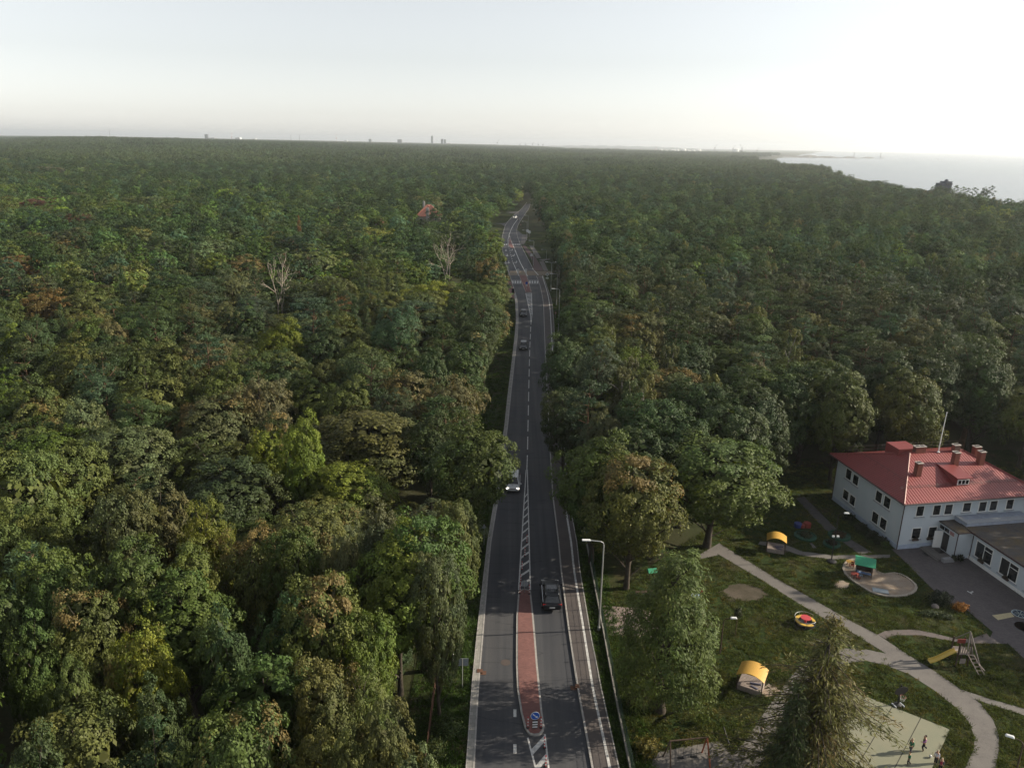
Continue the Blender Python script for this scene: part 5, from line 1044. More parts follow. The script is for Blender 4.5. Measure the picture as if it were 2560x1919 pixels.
mb = MB(); box_wall(mb, 3.2, 4.5, -3.5, -3.05, 0, .45); mb.build('planter_wall', mat('grey_stone', (0.25, 0.25, 0.26), 0.9), kg)
# wing
WU, WV0, WV1, WZ = 6.65, -22.0, PV, 3.2
mb = MB(); box_wall(mb, WU, WU + 13, WV0, -2.0, 0.4, WZ); wg = mb.build('wing', M_plaster, kg)
mb = MB(); box_wall(mb, WU - .05, WU + 13.1, WV0 - .05, -2.0, -.1, .4); mb.build('plinth', M_white, wg)
mb = MB(); box_wall(mb, WU - .35, WU + 13.3, WV0 - .3, -1.1, WZ + .002, WZ + .16); mb.build('flat_roof', M_felt, wg)
mb = MB(); box_wall(mb, WU - .42, WU - .34, WV0, -2.6, WZ + .0, WZ + .18); mb.build('gutter', M_gutter, wg)
for k in range(4):
    v1_ = -3.75 - 3.45 * k; fr = window(wg, 'u', WU, v1_ - 2.2, v1_, 0.85, 2.6, -1, parts=2, transom=True)
# parapet strip along the front wall over the join
mb = MB(); box_wall(mb, 6.55, L_ - 1.5, -1.95, -.07, 3.05, 3.75); pp = mb.build('parapet', mat('parapet_blue_grey', (0.30, 0.34, 0.42), 0.8, var=0.15, scale=2), kg)
mb = MB(); box_wall(mb, 6.5, L_ - 1.45, -2.0, -1.2, 3.752, 3.82); box_wall(mb, 6.5, 7.0, -1.2, -.08, 3.752, 3.82); mb.build('parapet_coping', M_sill, pp)
for (u, v, h) in ((12.5, -4.5, .5), (11.0, -9.0, .45)):
    mb = MB(); mb.tube([(u, v, WZ + .1), (u, v, WZ + .1 + h)], .12, 8); mb.ball((u, v, WZ + .15 + h), .18, 8, sz=.6); mb.build('roof_vent', M_black, wg)
# flower boxes on and under the windows: things of their own
def leafy(name, c, rx, ry, rz_, nl_, size, col, seed=0, parent=None, upw=0.5):
    rg = np.random.default_rng(seed); e = unit(rg.normal(size=(nl_, 3)) + np.array([0, 0, upw])); q = e * np.array([rx, ry, rz_]) * (rg.random(nl_)[:, None] ** 0.4) * (0.8 + 0.25 * np.sin(e[:, :1] * 9 + seed) * np.sin(e[:, 1:2] * 7)); q[:, 2] = np.maximum(q[:, 2], -rz_ * .5)
    v = leaf_quads(q + np.array(c), unit(e + rg.normal(size=(nl_, 3)) * .5), size, .7, rg); o = bpy.data.objects.new(name, np_mesh(name, v, np.arange(nl_ * 4).reshape(-1, 4), M_leaf, attrs={'tone': np.repeat(rg.random(nl_), 4), 'patch': np.repeat(rg.random(nl_), 4)})); COL.objects.link(o)
    o.color = (*col, 0.0)
    if parent: o.parent = parent
    return o
def flowerbox(u, v, z, label, alongv, pot=True):
    x, y = kw(u, v); r = empty('flower_box', (x, y, z), KRZ + (math.pi / 2 if alongv else 0), label, 'flower box', 'flower boxes of the kindergarten')
    mb = MB(); mb.box((0, 0, .1), (.75, .2, .2)); mb.build('box', mat('box_brown', (0.06, 0.04, 0.03), 0.8), r)
    leafy('flowers', (0, 0, .28), .42, .2, .22, 260, .09, (0.035, 0.03, 0.025), seed=int(u * 31 + v * 17) % 99, parent=r)
for k in range(4): flowerbox(WU - .18, -4.85 - 3.45 * k, .62, ('flower box nearest the porch under the first big wing window', 'dark flower box under the second big wing window from the porch', 'dark flower box under the third wing window from the porch', 'dark flower box under the fourth wing window from the porch')[k], True)
flowerbox(2.0, -.16, 1.02, 'flower box on the ground floor sill nearest the house corner', False); flowerbox(3.85, -.16, 1.02, 'flower box on the ground floor sill beside the open door', False)
for u, v, lb in ((4.55, -3.3, 'dark leafy shrub at the end of the porch step'), (5.3, -3.4, 'low dark shrub under the porch downpipe')):
    x, y = kw(u, v); o = leafy('shrub', (0, 0, .35), .4, .4, .5, 700, .12, (0.02, 0.03, 0.018), seed=int(u * 10)); o.location = (x, y, 0.02); tag(o, lb, 'shrub')
# ---------------------------------------------------------------- villa and the other roofs in the wood
M_tile = paver_mat('orange_clay_tile', (0.17, 0.062, 0.045), (0.14, 0.050, 0.038), (0.20, 0.07, 0.05), 0.3, 0.35)
VD = 362.0; q = proj((0, VD, 9)); 
def atd(px, py, Y):      # point at depth plane y=Y on a pixel's ray
    d = ray(px, py); t = Y / d[1]; return np.array([d[0] * t, Y, CAM_H + d[2] * t])
a, b_, r1, r2 = atd(1038, 541, VD), atd(1101, 543, VD), atd(1066, 512, VD + 4), atd(1076, 512, VD + 4)
zg = float(terrain(-42, VD)); cxv = (a[0] + b_[0]) / 2; vil = empty('villa', (cxv, VD, zg), 0, 'villa with a steep orange-red hipped roof and pale chimney in the wood', 'building')
hw, ze, zr = (b_[0] - a[0]) / 2, a[2] - zg, r1[2] - zg
mb = MB(); mb.box((0, 5, ze / 2), (hw * 2 - .8, 9.5, ze)); mb.build('wall', mat('villa_plaster', (0.26, 0.22, 0.18), 0.9), vil)
mb = MB(); e4 = [(-hw, 0, ze), (hw, 0, ze), (hw, 10.5, ze + .1), (-hw, 10.5, ze + .1)]; rr = [(r1[0] - cxv, 4.2, zr), (r2[0] - cxv, 6.5, zr)]
mb.add(e4 + rr, [(0, 1, 5, 4), (1, 2, 5), (2, 3, 4, 5), (3, 0, 4), (3, 2, 1, 0)]); vr_ = mb.build('roof', M_tile, vil)
mb = MB(); mb.box((r1[0] - cxv - 1.3, 5, zr + .1), (.9, .9, 3.0)); mb.build('chimney', mat('chimney_pale', (0.30, 0.29, 0.27), 0.9), vr_)
t0 = atd(1068.5, 519, VD - .5)[2] - zg; mb = MB(); mb.box((atd(1068.5, 540, VD)[0] - cxv, -.4, t0 / 2), (1.1, .9, t0)); mb.box((atd(1068.5, 540, VD)[0] - cxv + .7, -.35, t0 / 2 - .1), (.3, .5, t0 - .2)); mb.build('chimney', mat('chimney_pale', (0.30, 0.29, 0.27), 0.9), vil)
mb = MB(); mb.box((hw - 1.6, 2.6, ze + 1.0), (2.2, 2.0, 1.6)); mb.add([(hw - 3, 1.4, ze + 1.8), (hw - .2, 1.4, ze + 1.8), (hw - .2, 4.0, ze + 2.2), (hw - 3, 4.0, ze + 2.2)], [(0, 1, 2, 3)]); dmv = mb.build('dormer', M_tile, vr_)
for x in (-3.2, 0.4, 3.6):
    mb = MB(); mb.box((x, .22, ze - 1.6), (1.2, .1, 1.4)); wv_ = mb.build('window', M_white, vil); mb = MB(); mb.box((x, .16, ze - 1.6), (1.0, .06, 1.2)); mb.build('pane', M_glass, wv_)
gx0 = atd(947, 552, 338.0); gx0 = atd(947, 547, 338.0); gL, gR = atd(938, 551, 336.0), atd(961, 561, 336.0); zg = float(terrain(gx0[0], 337)); gb = empty('garage', (gx0[0], 336, zg), 0, 'small red gable roof behind the yellow domed tree', 'building')
h0 = gR[2] - zg; h1 = gx0[2] - zg; mb = MB(); mb.box((0.6, 4, h0 / 2), (4.0, 8, h0)); mb.build('wall', mat('villa_plaster', (0.26, 0.22, 0.18), 0.9), gb)
mb = MB(); mb.add([(-1.9, 0, h0 + .6), (0, 0, h1), (2.6, 0, h0), (-1.9, 9, h0 + .6), (0, 9, h1), (2.6, 9, h0)], [(0, 1, 4, 3), (1, 2, 5, 4), (0, 2, 1), (3, 4, 5), (0, 3, 5, 2)]); mb.build('roof', M_tile, gb)
for px, py, w, lb in ((996, 570, 3.2, 'low pale shed roof left of the villa in the wood'), (1052, 561, 3.4, 'low grey shed roof in front of the villa')):
    p = atd(px, py, 345.0); zg = float(terrain(p[0], 345)); s = empty('shed', (p[0], 345, zg), 0.1, lb, 'shed'); h = p[2] - zg
    mb = MB(); mb.box((0, 2, h / 2), (w, 4, h)); mb.build('wall', mat('shed_grey', (0.3, 0.3, 0.3), 0.9), s); mb = MB(); mb.box((0, 2, h + .1), (w + .4, 4.4, .2)); mb.build('roof', mat('shed_roof', (0.5, 0.52, 0.55), 0.5), s)
# white house wall showing between trees right of the villa
# ---------------------------------------------------------------- dark building on the shore
CY_ = 606.0; p = atd(2369, 461, CY_); zg = float(terrain(p[0], CY_)); cb = empty('coast_building', (p[0], CY_, zg), 0.15, 'dark blocky building with a round tower on the shore', 'building'); hb_ = atd(2369, 454.5, CY_)[2] - zg; hl_ = atd(2360, 458, CY_)[2] - zg; ht_ = atd(2371, 447.5, CY_)[2] - zg
M_coast = mat('dark_slate_wall', (0.055, 0.062, 0.085), 0.9)
mb = MB(); mb.box((1.5, 4, hb_ / 2), (5.2, 7, hb_)); mb.box((-3.2, 3.5, hl_ / 2), (3.4, 7, hl_)); mb.build('wall', M_coast, cb)
mb = MB(); mb.box((1.5, 4, hb_ + .12), (5.6, 7.4, .2)); mb.build('roof', M_coast, cb)
mb = MB(); mb.tube([(.8, 3, hb_), (.8, 3, ht_ - 1)], 1.4, 14); mb.ball((.8, 3, ht_ - 1), 1.35, 14, sz=.55); mb.build('tower', M_coast, cb)
for k in range(4): mb = MB(); mb.box((-.8 + 1.5 * k, -.03, hb_ - 1.8), (.9, .08, 1.3)); mb.build('window', M_glass, cb)
# ---------------------------------------------------------------- far skyline
M_far = mat('far_concrete', (0.20, 0.20, 0.20), 0.9); M_fard = mat('far_dark_steel', (0.07, 0.07, 0.075), 0.9); M_farw = mat('far_white', (0.75, 0.75, 0.75), 0.7); M_farr = mat('far_red', (0.35, 0.12, 0.10), 0.8)
def far_at(px, py, Y): return atd(px, py, Y), Y / FPX * math.sqrt(1 + ((px - 1280) / FPX) ** 2)
def zbase(p, Y): return float(terrain(p[0], Y))
def mast(px, yt, yb_, label, Y=6200, w=1.4, striped=False):
    p, s = far_at(px, yb_, Y); zt = far_at(px, yt, Y)[0][2]; z0 = min(p[2] - 10, zt - 8); r = empty('radio_mast' if not striped else 'chimney_stack', (p[0], Y, z0), 0, label, 'mast' if not striped else 'chimney'); h = zt - z0
    if striped:
        mb = MB(); k = 6
        for i in range(k): mb.tube([(0, 0, h * i / k), (0, 0, h * (i + 1) / k)], [w * (1.3 - .5 * i / k), w * (1.3 - .5 * (i + 1) / k)], 8, mi=i % 2)
        mb.build('shaft', [M_farr, M_farw], r)
    else:
        mb = MB()
        for a in range(3): mb.tube([(w * math.cos(a * 2.09), w * math.sin(a * 2.09), 0), (w * .3 * math.cos(a * 2.09), w * .3 * math.sin(a * 2.09), h)], .35, 4)
        for i in range(9): z = h * (i + .5) / 9; q_ = w * (1 - .7 * (i + .5) / 9); mb.tube([(q_ * math.cos(a * 2.09), q_ * math.sin(a * 2.09), z) for a in range(4)], .2, 4)
        mb.build('lattice', M_fard, r)
for i, (px, yt, yb_, st, lb) in enumerate(((275.7, 320, 346, 0, 'tall thin mast above the wooded hill at far left'), (580, 327, 351, 1, 'red and white chimney right of the dark tower on the skyline'), (727.6, 336, 349, 0, 'short mast left of another above the skyline'), (749, 336, 350, 0, 'short dark mast second from the striped chimney'), (841, 329, 353.5, 1, 'striped chimney standing tall left of the middle of the skyline'), (1639.6, 364, 380, 1, 'slim pale chimney at the left end of the white tanks'), (1262, 358, 366, 0, 'tiny dark mast right of the lattice crane'), (417, 340, 350, 0, 'tiny pole beside the white dome'))): mast(px, yt, yb_, lb, striped=bool(st), w=1.6 if st else 2.2)
def block(px, yt, yb_, wpx, label, mm, Y=6300, nm='tower_block', cat='building', gap=0):
    p, s = far_at(px, yb_, Y); zt = far_at(px, yt, Y)[0][2]; z0 = min(p[2] - 8, zt - 6); h = zt - z0; w = wpx * s; r = empty(nm, (p[0], Y, z0), 0, label, cat)
    mb = MB(); mb.box((0, w / 2, h / 2), (w, w, h)); mb.box((w * .1, w / 2, h + .8), (w * .4, w * .4, 1.8)); mb.build('wall', mm, r)
    mb = MB(); nf = max(2, int(h / 7))
    for i in range(nf): mb.box((0, -.1, (i + .6) * h / nf), (w * .86, .2, h / nf * .35))
    mb.build('window', M_fard, r)
for px, yt, yb_, w, lb, mm in ((516, 336, 352, 6, 'dark tower with stepped top beside a low block on the skyline', M_fard), (527, 345, 352, 17, 'low grey block right of the dark tower', M_far), (925, 348, 356, 6, 'small grey block left of the middle of the skyline', M_far), (999, 349, 359, 10, 'grey block with a white base on the skyline', M_far), (1080, 340, 361, 4.6, 'tallest slim tower on the skyline', M_far), (1105, 348, 362, 5, 'left of the two twin towers', M_fard), (1112, 349, 362, 5, 'right of the two twin towers', M_far),
    (864, 351, 356, 7, 'small dark and white block at the foot of the striped chimney', M_farw), (594, 344, 351, 11, 'pale low block right of the red and white chimney', M_farw), (18, 353, 358, 22, 'white factory hall at the far left edge', M_farw), (52, 352, 357, 26, 'pinkish factory halls right of the white hall', M_farr), (100, 349, 355, 50, 'long reddish roofs left of the wooded hill', M_farr), (1851, 377, 385, 8, 'dark block right of the white tanks', M_fard), (1887, 380, 386, 10, 'second dark block near the end of the port', M_fard), (635, 347, 353, 8, 'white block before the short masts', M_farw), (1120, 358, 363, 14, 'low pale hall right of the twin towers', M_farw)): block(px, yt, yb_, w, lb, mm)
p, s = far_at(391, 349, 6200); mb = MB(); mb.lathe((0, 0, 0), [(9, -14), (17, 0), (15, 5), (10, 9), (4, 11.5), (.1, 12)], 20); o = mb.build('dome_hall', M_farw, loc=(p[0], 6200, p[2])); tag(o, 'white domed hall on the skyline left of the dark tower', 'building')
tk = [(1652, 6), (1666, 9), (1683, 10), (1693, 6), (1708, 11), (1721, 9), (1733, 7), (1745, 12), (1839, 13)]
for i, (px, w) in enumerate(tk):
    Y = 5200 + 40 * i; p, s = far_at(px, 384, Y); rr_ = w * s * .55; zt = far_at(px, 373 + (i * 7 % 4), Y)[0][2]; h = zt - p[2] + 10
    r = empty('storage_tank', (p[0], Y, p[2] - 10), 0, ('first', 'second', 'third', 'fourth', 'fifth', 'sixth', 'seventh', 'eighth', 'last')[i] + ' white storage tank from the pale chimney in the far port', 'storage tank', 'white tanks of the far port')
    mb = MB(); mb.tube([(0, 0, 0), (0, 0, h)], rr_, 20); mb.build('shell', M_farw, r); mb = MB(); mb.lathe((0, 0, h), [(rr_, 0), (rr_ * .6, rr_ * .12), (.2, rr_ * .16)], 20); mb.build('roof', M_farw, r)
def crane(px, yt, yb_, label, Y=6400, jib=1):
    p, s = far_at(px, yb_, Y); zt = far_at(px, yt, Y)[0][2]; z0 = p[2] - 6; h = zt - z0; r = empty('harbour_crane', (p[0], Y, z0), 0, label, 'crane', 'cranes of the far port'); mb = MB()
    for sx in (-1, 1):
        for sy in (-1, 1): mb.tube([(sx * 6, sy * 6, 0), (sx * 3.5, sy * 4, h * .55)], .6, 5)
    mb.box((0, 0, h * .58), (9, 9, 4)); mb.build('gantry', M_fard, r)
    mb = MB(); mb.tube([(0, 0, h * .55), (jib * h * .28, 0, h)], .7, 5); mb.tube([(0, 0, h * .6), (-jib * 4, 0, h * .85), (jib * h * .28, 0, h)], .35, 5); mb.build('jib', M_fard, r)
for i, (px, yt, yb_, jb, lb) in enumerate(((1243, 349, 366, 1, 'big lattice harbour crane beyond the end of the road'), (1299, 358, 366, 1, 'first small crane right of the road end'), (1314, 357, 366, -1, 'second small crane right of the road end'), (1331, 356, 366, 1, 'third small crane right of the road end'), (1346, 358, 366, -1, 'fourth small crane right of the road end'), (1357, 359, 366, 1, 'fifth small crane right of the road end'), (1786, 361, 380, 1, 'leaning crane right of the white tanks'), (1832, 363, 381, 1, 'leaning crane just left of the last white tank'), (1854, 361, 382, -1, 'leaning crane above the dark port block'), (1892, 369, 384, 1, 'leaning crane nearest the open sea'))): crane(px, yt, yb_, lb, jib=jb)
# breakwater
mb = MB(); n_ = 30; A = []
pa, pb = P(1905, 393, -6.5), P(2206, 396.5, -6.5)
vs = []; fs = []
for i in range(n_):
    t = i / (n_ - 1); c = pa + (pb - pa) * t; dd = 34 + 10 * math.sin(i * 2.1); h = 10 + 4 * math.sin(i * 1.3) + (4 if .25 < t < .5 else 0) - 6 * t
    vs += [(c[0], c[1] - dd, -7.0), (c[0], c[1], -6.5 + h), (c[0], c[1] + dd, -7.0)]
for i in range(n_ - 1):
    for k in range(2): fs.append((3 * i + k, 3 * i + 3 + k, 3 * i + 4 + k, 3 * i + 1 + k))
mb.add(vs, fs); o = mb.build('breakwater', mat('breakwater_stone', (0.10, 0.095, 0.09), 0.95, var=0.3, scale=0.05)); tag(o, 'long low dark breakwater reaching out into the sea', 'breakwater')
for px, lb in ((2130, 'thin beacon pole standing on the breakwater'), (2200, 'beacon at the seaward tip of the breakwater')):
    t = (px - 1905) / 301; c = pa + (pb - pa) * t; mb = MB(); mb.tube([(0, 0, -1), (0, 0, 22)], [2.2, 1.2], 8); mb.ball((0, 0, 23), 2.0, 8); tag(mb.build('beacon', M_fard, loc=(c[0], c[1], 0)), lb, 'beacon')
p = P(2345, 402, -6.5); s = empty('boat', (p[0], p[1], -6.5), 0.4, 'tiny sailing boat alone on the pale sea', 'boat'); mb = MB(); mb.add([(-4, 0, 1.2), (0, -1.3, 1.2), (4, 0, 1.5), (0, 1.3, 1.2), (-3, 0, 0), (0, -.8, -.3), (3, 0, 0), (0, .8, -.3)], [(0, 1, 2, 3), (0, 4, 5, 1), (1, 5, 6, 2), (2, 6, 7, 3), (3, 7, 4, 0), (7, 6, 5, 4)]); mb.build('hull', M_farw, s)
mb = MB(); mb.tube([(0, 0, 1), (0, 0, 13)], .15, 6); mb.build('mast', M_fard, s); mb = MB(); mb.add([(-.2, .05, 2), (-3.6, .3, 2.2), (-.2, .05, 12.5)], [(0, 1, 2)]); mb.build('sail', mat('sail_grey', (0.3, 0.3, 0.32), 0.9), s)
# ---------------------------------------------------------------- vehicles
def car_paint(nm, c): return mat(nm, c, 0.38, 0.0, 0.04, 3, 0.35, coat=0.12)
def car(loc, rz, label, paint, kind='hatch', lights=False, grp='cars on the road'):
    L, Wd, H = dict(hatch=(4.1, 1.76, 1.5), suv=(4.75, 1.94, 1.72), sedan=(4.55, 1.82, 1.46), mpv=(4.3, 1.82, 1.68))[kind]
    r = empty('car', loc, rz, label, 'car', grp)      # nose towards local +Y
    hb = {'hatch': .92, 'suv': 1.06, 'sedan': .92, 'mpv': 1.0}[kind]; zb = .24 if kind != 'suv' else .32
    # lower body: cross sections along the length
    st = [(-.5, .80, zb + .16, hb * .80), (-.485, .92, zb + .02, hb * .93), (-.40, .985, zb, hb * .985), (-.2, 1, zb, hb), (.1, 1, zb, hb), (.24, .995, zb, hb * .985), (.36, .97, zb, hb * .90), (.455, .90, zb + .02, hb * .80), (.49, .78, zb + .08, hb * .70), (.5, .66, zb + .16, hb * .58)]
    mb = MB(); vs = []; k = 10
    for (t, w, z0, z1) in st:
        hw = Wd / 2 * w; y = t * L
        vs += [(-hw * .90, y, z0), (hw * .90, y, z0), (hw, y, z0 + (z1 - z0) * .28), (hw, y, z0 + (z1 - z0) * .62), (hw * .965, y, z1 - .06), (hw * .86, y, z1), (-hw * .86, y, z1), (-hw * .965, y, z1 - .06), (-hw, y, z0 + (z1 - z0) * .62), (-hw, y, z0 + (z1 - z0) * .28)]
    fs = [(i * k + j, i * k + (j + 1) % k, (i + 1) * k + (j + 1) % k, (i + 1) * k + j) for i in range(len(st) - 1) for j in range(k)]
    fs = [f[::-1] for f in fs]; fs += [tuple(range(k)), tuple((len(st) - 1) * k + j for j in range(k))[::-1]]
    mb.add(vs, fs)
    # cabin: sills to roof
    cab = dict(hatch=(-.47, -.40, .06, .24), suv=(-.48, -.40, .04, .22), sedan=(-.36, -.24, .06, .23), mpv=(-.48, -.42, .12, .34))[kind]
    def ring(y, hw, z): return [(-hw, y, z), (hw, y, z)]
    bw, tw = Wd / 2 * .90, Wd / 2 * .70
    y0, y1, y2, y3 = (c * L for c in cab); zt = H; zs = hb - .02
    base = [(-bw, y0, zs), (bw, y0, zs), (bw, y3, zs - .03), (-bw, y3, zs - .03)]; ym = (y1 + y2) / 2
    top = [(-tw * .96, y1, zt - .05), (tw * .96, y1, zt - .05), (tw, ym, zt), (tw * .93, y2, zt - .05), (-tw * .93, y2, zt - .05), (-tw, ym, zt)]
    v0 = len(mb.v); mb.add(base + top, [(4, 5, 6, 9), (9, 6, 7, 8), (0, 1, 5, 4), (2, 3, 8, 7), (1, 2, 7, 6), (1, 6, 5), (3, 0, 4, 9), (3, 9, 8)])
    bd = mb.build('body', paint, r, smooth=False); bevel(bd, .035, 2)
    def inset(pts, k, d):          # glass a little proud of the shell, inside a frame of body colour
        pts = [Vector(p) for p in pts]; c = sum(pts, Vector()) / len(pts); n_ = (pts[1] - pts[0]).cross(pts[2] - pts[0]).normalized()
        return [tuple(c + (p - c) * k + n_ * d) for p in pts]
    def lerp(a, b, t): return tuple(np.array(a) * (1 - t) + np.array(b) * t)
    mb = MB(); mb.add(inset([base[2], base[3], top[4], top[3]], .86, .012), [(0, 1, 2, 3)]); mb.build('windscreen', M_glass, r)
    mb = MB(); mb.add(inset([base[0], base[1], top[1], top[0]], .80, .012), [(0, 1, 2, 3)]); mb.build('rear_window', M_glass, r)
    for s in (0, 1):
        b0, b1_ = (base[1], base[2]) if s == 0 else (base[3], base[0]); t0_, t1_ = (top[1], top[3]) if s == 0 else (top[4], top[0])
        for k in range(2):
            ta, tb_ = (.06, .48) if k == 0 else (.53, .94); pts = [lerp(lerp(b0, b1_, ta), lerp(t0_, t1_, ta), .12), lerp(lerp(b0, b1_, tb_), lerp(t0_, t1_, tb_), .12), lerp(lerp(b0, b1_, tb_), lerp(t0_, t1_, tb_), .84), lerp(lerp(b0, b1_, ta), lerp(t0_, t1_, ta), .84)]
            n_ = (Vector(pts[1]) - Vector(pts[0])).cross(Vector(pts[2]) - Vector(pts[0])).normalized() * .02
            mb = MB(); mb.add([tuple(Vector(p) + n_) for p in pts], [(0, 1, 2, 3)]); mb.build('side_window', M_glass, r)
        sx = 1 if s == 0 else -1
        mb = MB(); mb.box((sx * (Wd / 2 + .10), y3 - .12, hb + .06), (.22, .12, .16)); bevel(mb.build('mirror', paint, r), .03, 2)
        em = ((1.0, .93, .75), 3.0) if lights else None
        mb = MB(); mb.box((sx * Wd * .36, L * .472, hb * .68), (.34, .16, .15)); bevel(mb.build('headlight', mat('headlight_lit' if lights else 'headlight', (.75, .75, .72), .15, emit=em), r), .03, 2)
        mb = MB(); mb.box((sx * Wd * .385, -L * .475, hb * .84), (.34, .14, .17)); bevel(mb.build('taillight', mat('taillight_red', (.35, .015, .012), .2), r), .03, 2)
        for yy_ in (-.30, .31):
            mb = MB(); xo = sx * (Wd / 2 - .10); rw = .34 if kind == 'suv' else .315
            mb.tube([(xo - .11, yy_ * L, rw), (xo - .09, yy_ * L, rw), (xo + .09, yy_ * L, rw), (xo + .115, yy_ * L, rw)], [rw * .9, rw, rw, rw * .9], 18); wh = mb.build('wheel', M_rubber, r)
            mb = MB(); mb.tube([(xo + sx * .10, yy_ * L, rw), (xo + sx * .125, yy_ * L, rw)], [rw * .66, rw * .62], 14); mb.build('rim', mat('alloy_rim', (.45, .46, .47), .3, .7), wh)
        if kind == 'suv':
            mb = MB(); mb.tube([(sx * tw * .92, y1 + .1, zt - .02), (sx * tw * .93, y1 + .2, zt + .05), (sx * tw * .93, y2 - .2, zt + .05), (sx * tw * .90, y2, zt - .02)], .022, 6); mb.build('roof_rail', mat('rail_chrome', (.6, .62, .64), .2, .9), r)
            mb = MB(); mb.box((sx * (bw + .015), (y0 + y3) / 2, hb + .005), (.03, (y3 - y0) * .9, .03)); mb.build('window_trim', mat('rail_chrome', (.6, .62, .64), .2, .9), r)
    pm = mat('number_plate', (.68, .68, .66), .5)
    mb = MB(); mb.box((0, L * .502, hb * .46), (.50, .03, .11)); mb.build('number_plate', pm, r)
    mb = MB(); mb.box((0, -L * .50, hb * .60), (.52, .05, .12)); mb.build('number_plate', pm, r)
    mb = MB(); mb.box((0, L * .492, hb * .60), (Wd * .42, .05, .13)); mb.build('grille', M_black, r)
    mb = MB(); mb.box((0, -L * .492, zb + .15), (Wd * .80, .10, .16)); mb.box((0, L * .488, zb + .12), (Wd * .7, .10, .12)); bevel(mb.build('bumper', M_black if kind != 'hatch' else paint, r), .03, 2)
    if kind == 'suv':
        mb = MB(); mb.box((0, y1 + .02, zt - .005), (tw * 1.9, .34, .05)); bevel(mb.build('spoiler', paint, r), .015, 2)
        mb = MB(); mb.add([(-tw * .74, y1 + .55, zt - .012), (tw * .74, y1 + .55, zt - .012), (tw * .74, ym, zt + .012), (-tw * .74, ym, zt + .012), (-tw * .72, y2 - .3, zt - .012), (tw * .72, y2 - .3, zt - .012)], [(0, 1, 2, 3), (3, 2, 5, 4)]); mb.build('sunroof', M_glass, r)
    return r
def lane_dir(f, y): return math.atan2(-(float(f(y + 3)) - float(f(y - 3))) / 6, 1)
p = P(1379, 1533); car((p[0] + .02, p[1] + 2.4, 0), lane_dir(eR, p[1] + 2), 'black estate SUV with silver roof rails driving away past the island', car_paint('paint_black', (.006, .008, .012)), 'suv')
p = P(1283, 1233); car((p[0], p[1] + 2.1, 0), math.pi + lane_dir(eL, p[1]), 'white car with lit headlights under the overhanging tree', car_paint('paint_white', (.55, .56, .57)), 'mpv', True)
p = P(1309, 877); car((p[0], p[1] + 2.2, 0), math.pi + lane_dir(eL, p[1]), 'dark grey oncoming car, the nearer of the two dark oncoming cars', car_paint('paint_dark_grey', (.045, .05, .056)), 'hatch')
p = P(1308.5, 792.5); car((p[0], p[1] + 2.2, 0), math.pi + lane_dir(eL, p[1]), 'dark oncoming car beside the striped road hatching', car_paint('paint_anthracite', (.036, .04, .048)), 'sedan')
p = P(1288.5, 546); car((p[0], p[1] + 2.2, 0), math.pi - .35, 'small white oncoming car far off in the road bend', car_paint('paint_white', (.55, .56, .57)), 'hatch', True)
# ---------------------------------------------------------------- signs, delineators, lamps
M_signback = mat('sign_back', (.30, .33, .36), .5, .3); M_red = mat('sign_red', (.45, .03, .03), .5); M_blue = mat('sign_blue', (.02, .09, .42), .4); M_swhite = mat('sign_white', (.72, .74, .74), .5)
def disc(mb, c, r, th, ny, mi=0, n=24):
    mb.tube([(c[0], c[1] - th / 2 * ny, c[2]), (c[0], c[1] + th / 2 * ny, c[2])], r, n, mi)
# keep-right sign
b = P(1337, 1823); zc = zat((b[0], b[1]), 1788); s = empty('keep_right_sign', (b[0], b[1], .15), .12, 'blue round arrow sign above a black and white striped plate', 'road sign')
zc -= .15; k = MB(); k.tube([(0, .06, 0), (0, .06, zc + .3)], .03, 8); k.build('post', M_steel, s)
k = MB(); disc(k, (0, 0, zc), .36, .03, 1, 0); disc(k, (0, -.012, zc), .325, .02, 1, 1); pl = k.build('sign_face', [M_swhite, M_blue], s)
k = MB(); a = math.radians(-42); d = np.array([math.cos(a), math.sin(a)]); nn = np.array([-d[1], d[0]])
def arr(pts, y=-.028): return [(q[0], y, zc + q[1]) for q in pts]
tail, head = -d * .26, d * .10
k.add(arr([tail + nn * .035, tail - nn * .035, head - nn * .035, head + nn * .035]), [(0, 1, 2, 3)]); k.add(arr([head + nn * .11, head - nn * .11, d * .27]), [(0, 1, 2)]); k.build('arrow', M_swhite, pl)
k = MB()
for i in range(7): k.box((0, 0, zc - .46 - .115 * i), (.40, .025, .115), mi=i % 2)
k.build('striped_plate', [M_black, M_swhite], s)
b = P(1311, 1483); zc = zat((b[0], b[1]), 1458) - .15; s = empty('round_sign', (b[0], b[1], .15), .1, 'round road sign seen from behind at the far end of the red island', 'road sign')
k = MB(); k.tube([(0, -.05, 0), (0, -.05, zc + .34)], .03, 8); k.build('post', M_steel, s); k = MB(); disc(k, (0, 0, zc), .36, .02, 1); k.build('sign_plate', M_signback, s)
def rect_sign(base, ytop, ybot, wpx, label, name='rectangular_sign', mt=None):
    x, y = base; zt, zb = zat(base, ytop), zat(base, ybot); w = wpx * proj((x, y, zt))[2] / FPX; s = empty(name, (x, y, 0), 0.03, label, 'road sign'); k = MB(); k.tube([(0, -.05, -.2), (0, -.05, zt + .03)], .035, 8); k.build('post', M_steel, s); k = MB(); k.box((0, 0, (zt + zb) / 2), (w, .03, zt - zb)); k.build('sign_plate', mt or M_signback, s)
b = P(1156, 1716); rect_sign((b[0], b[1]), 1645, 1663, 30, 'grey back of a rectangular sign on a post left of the pavement')
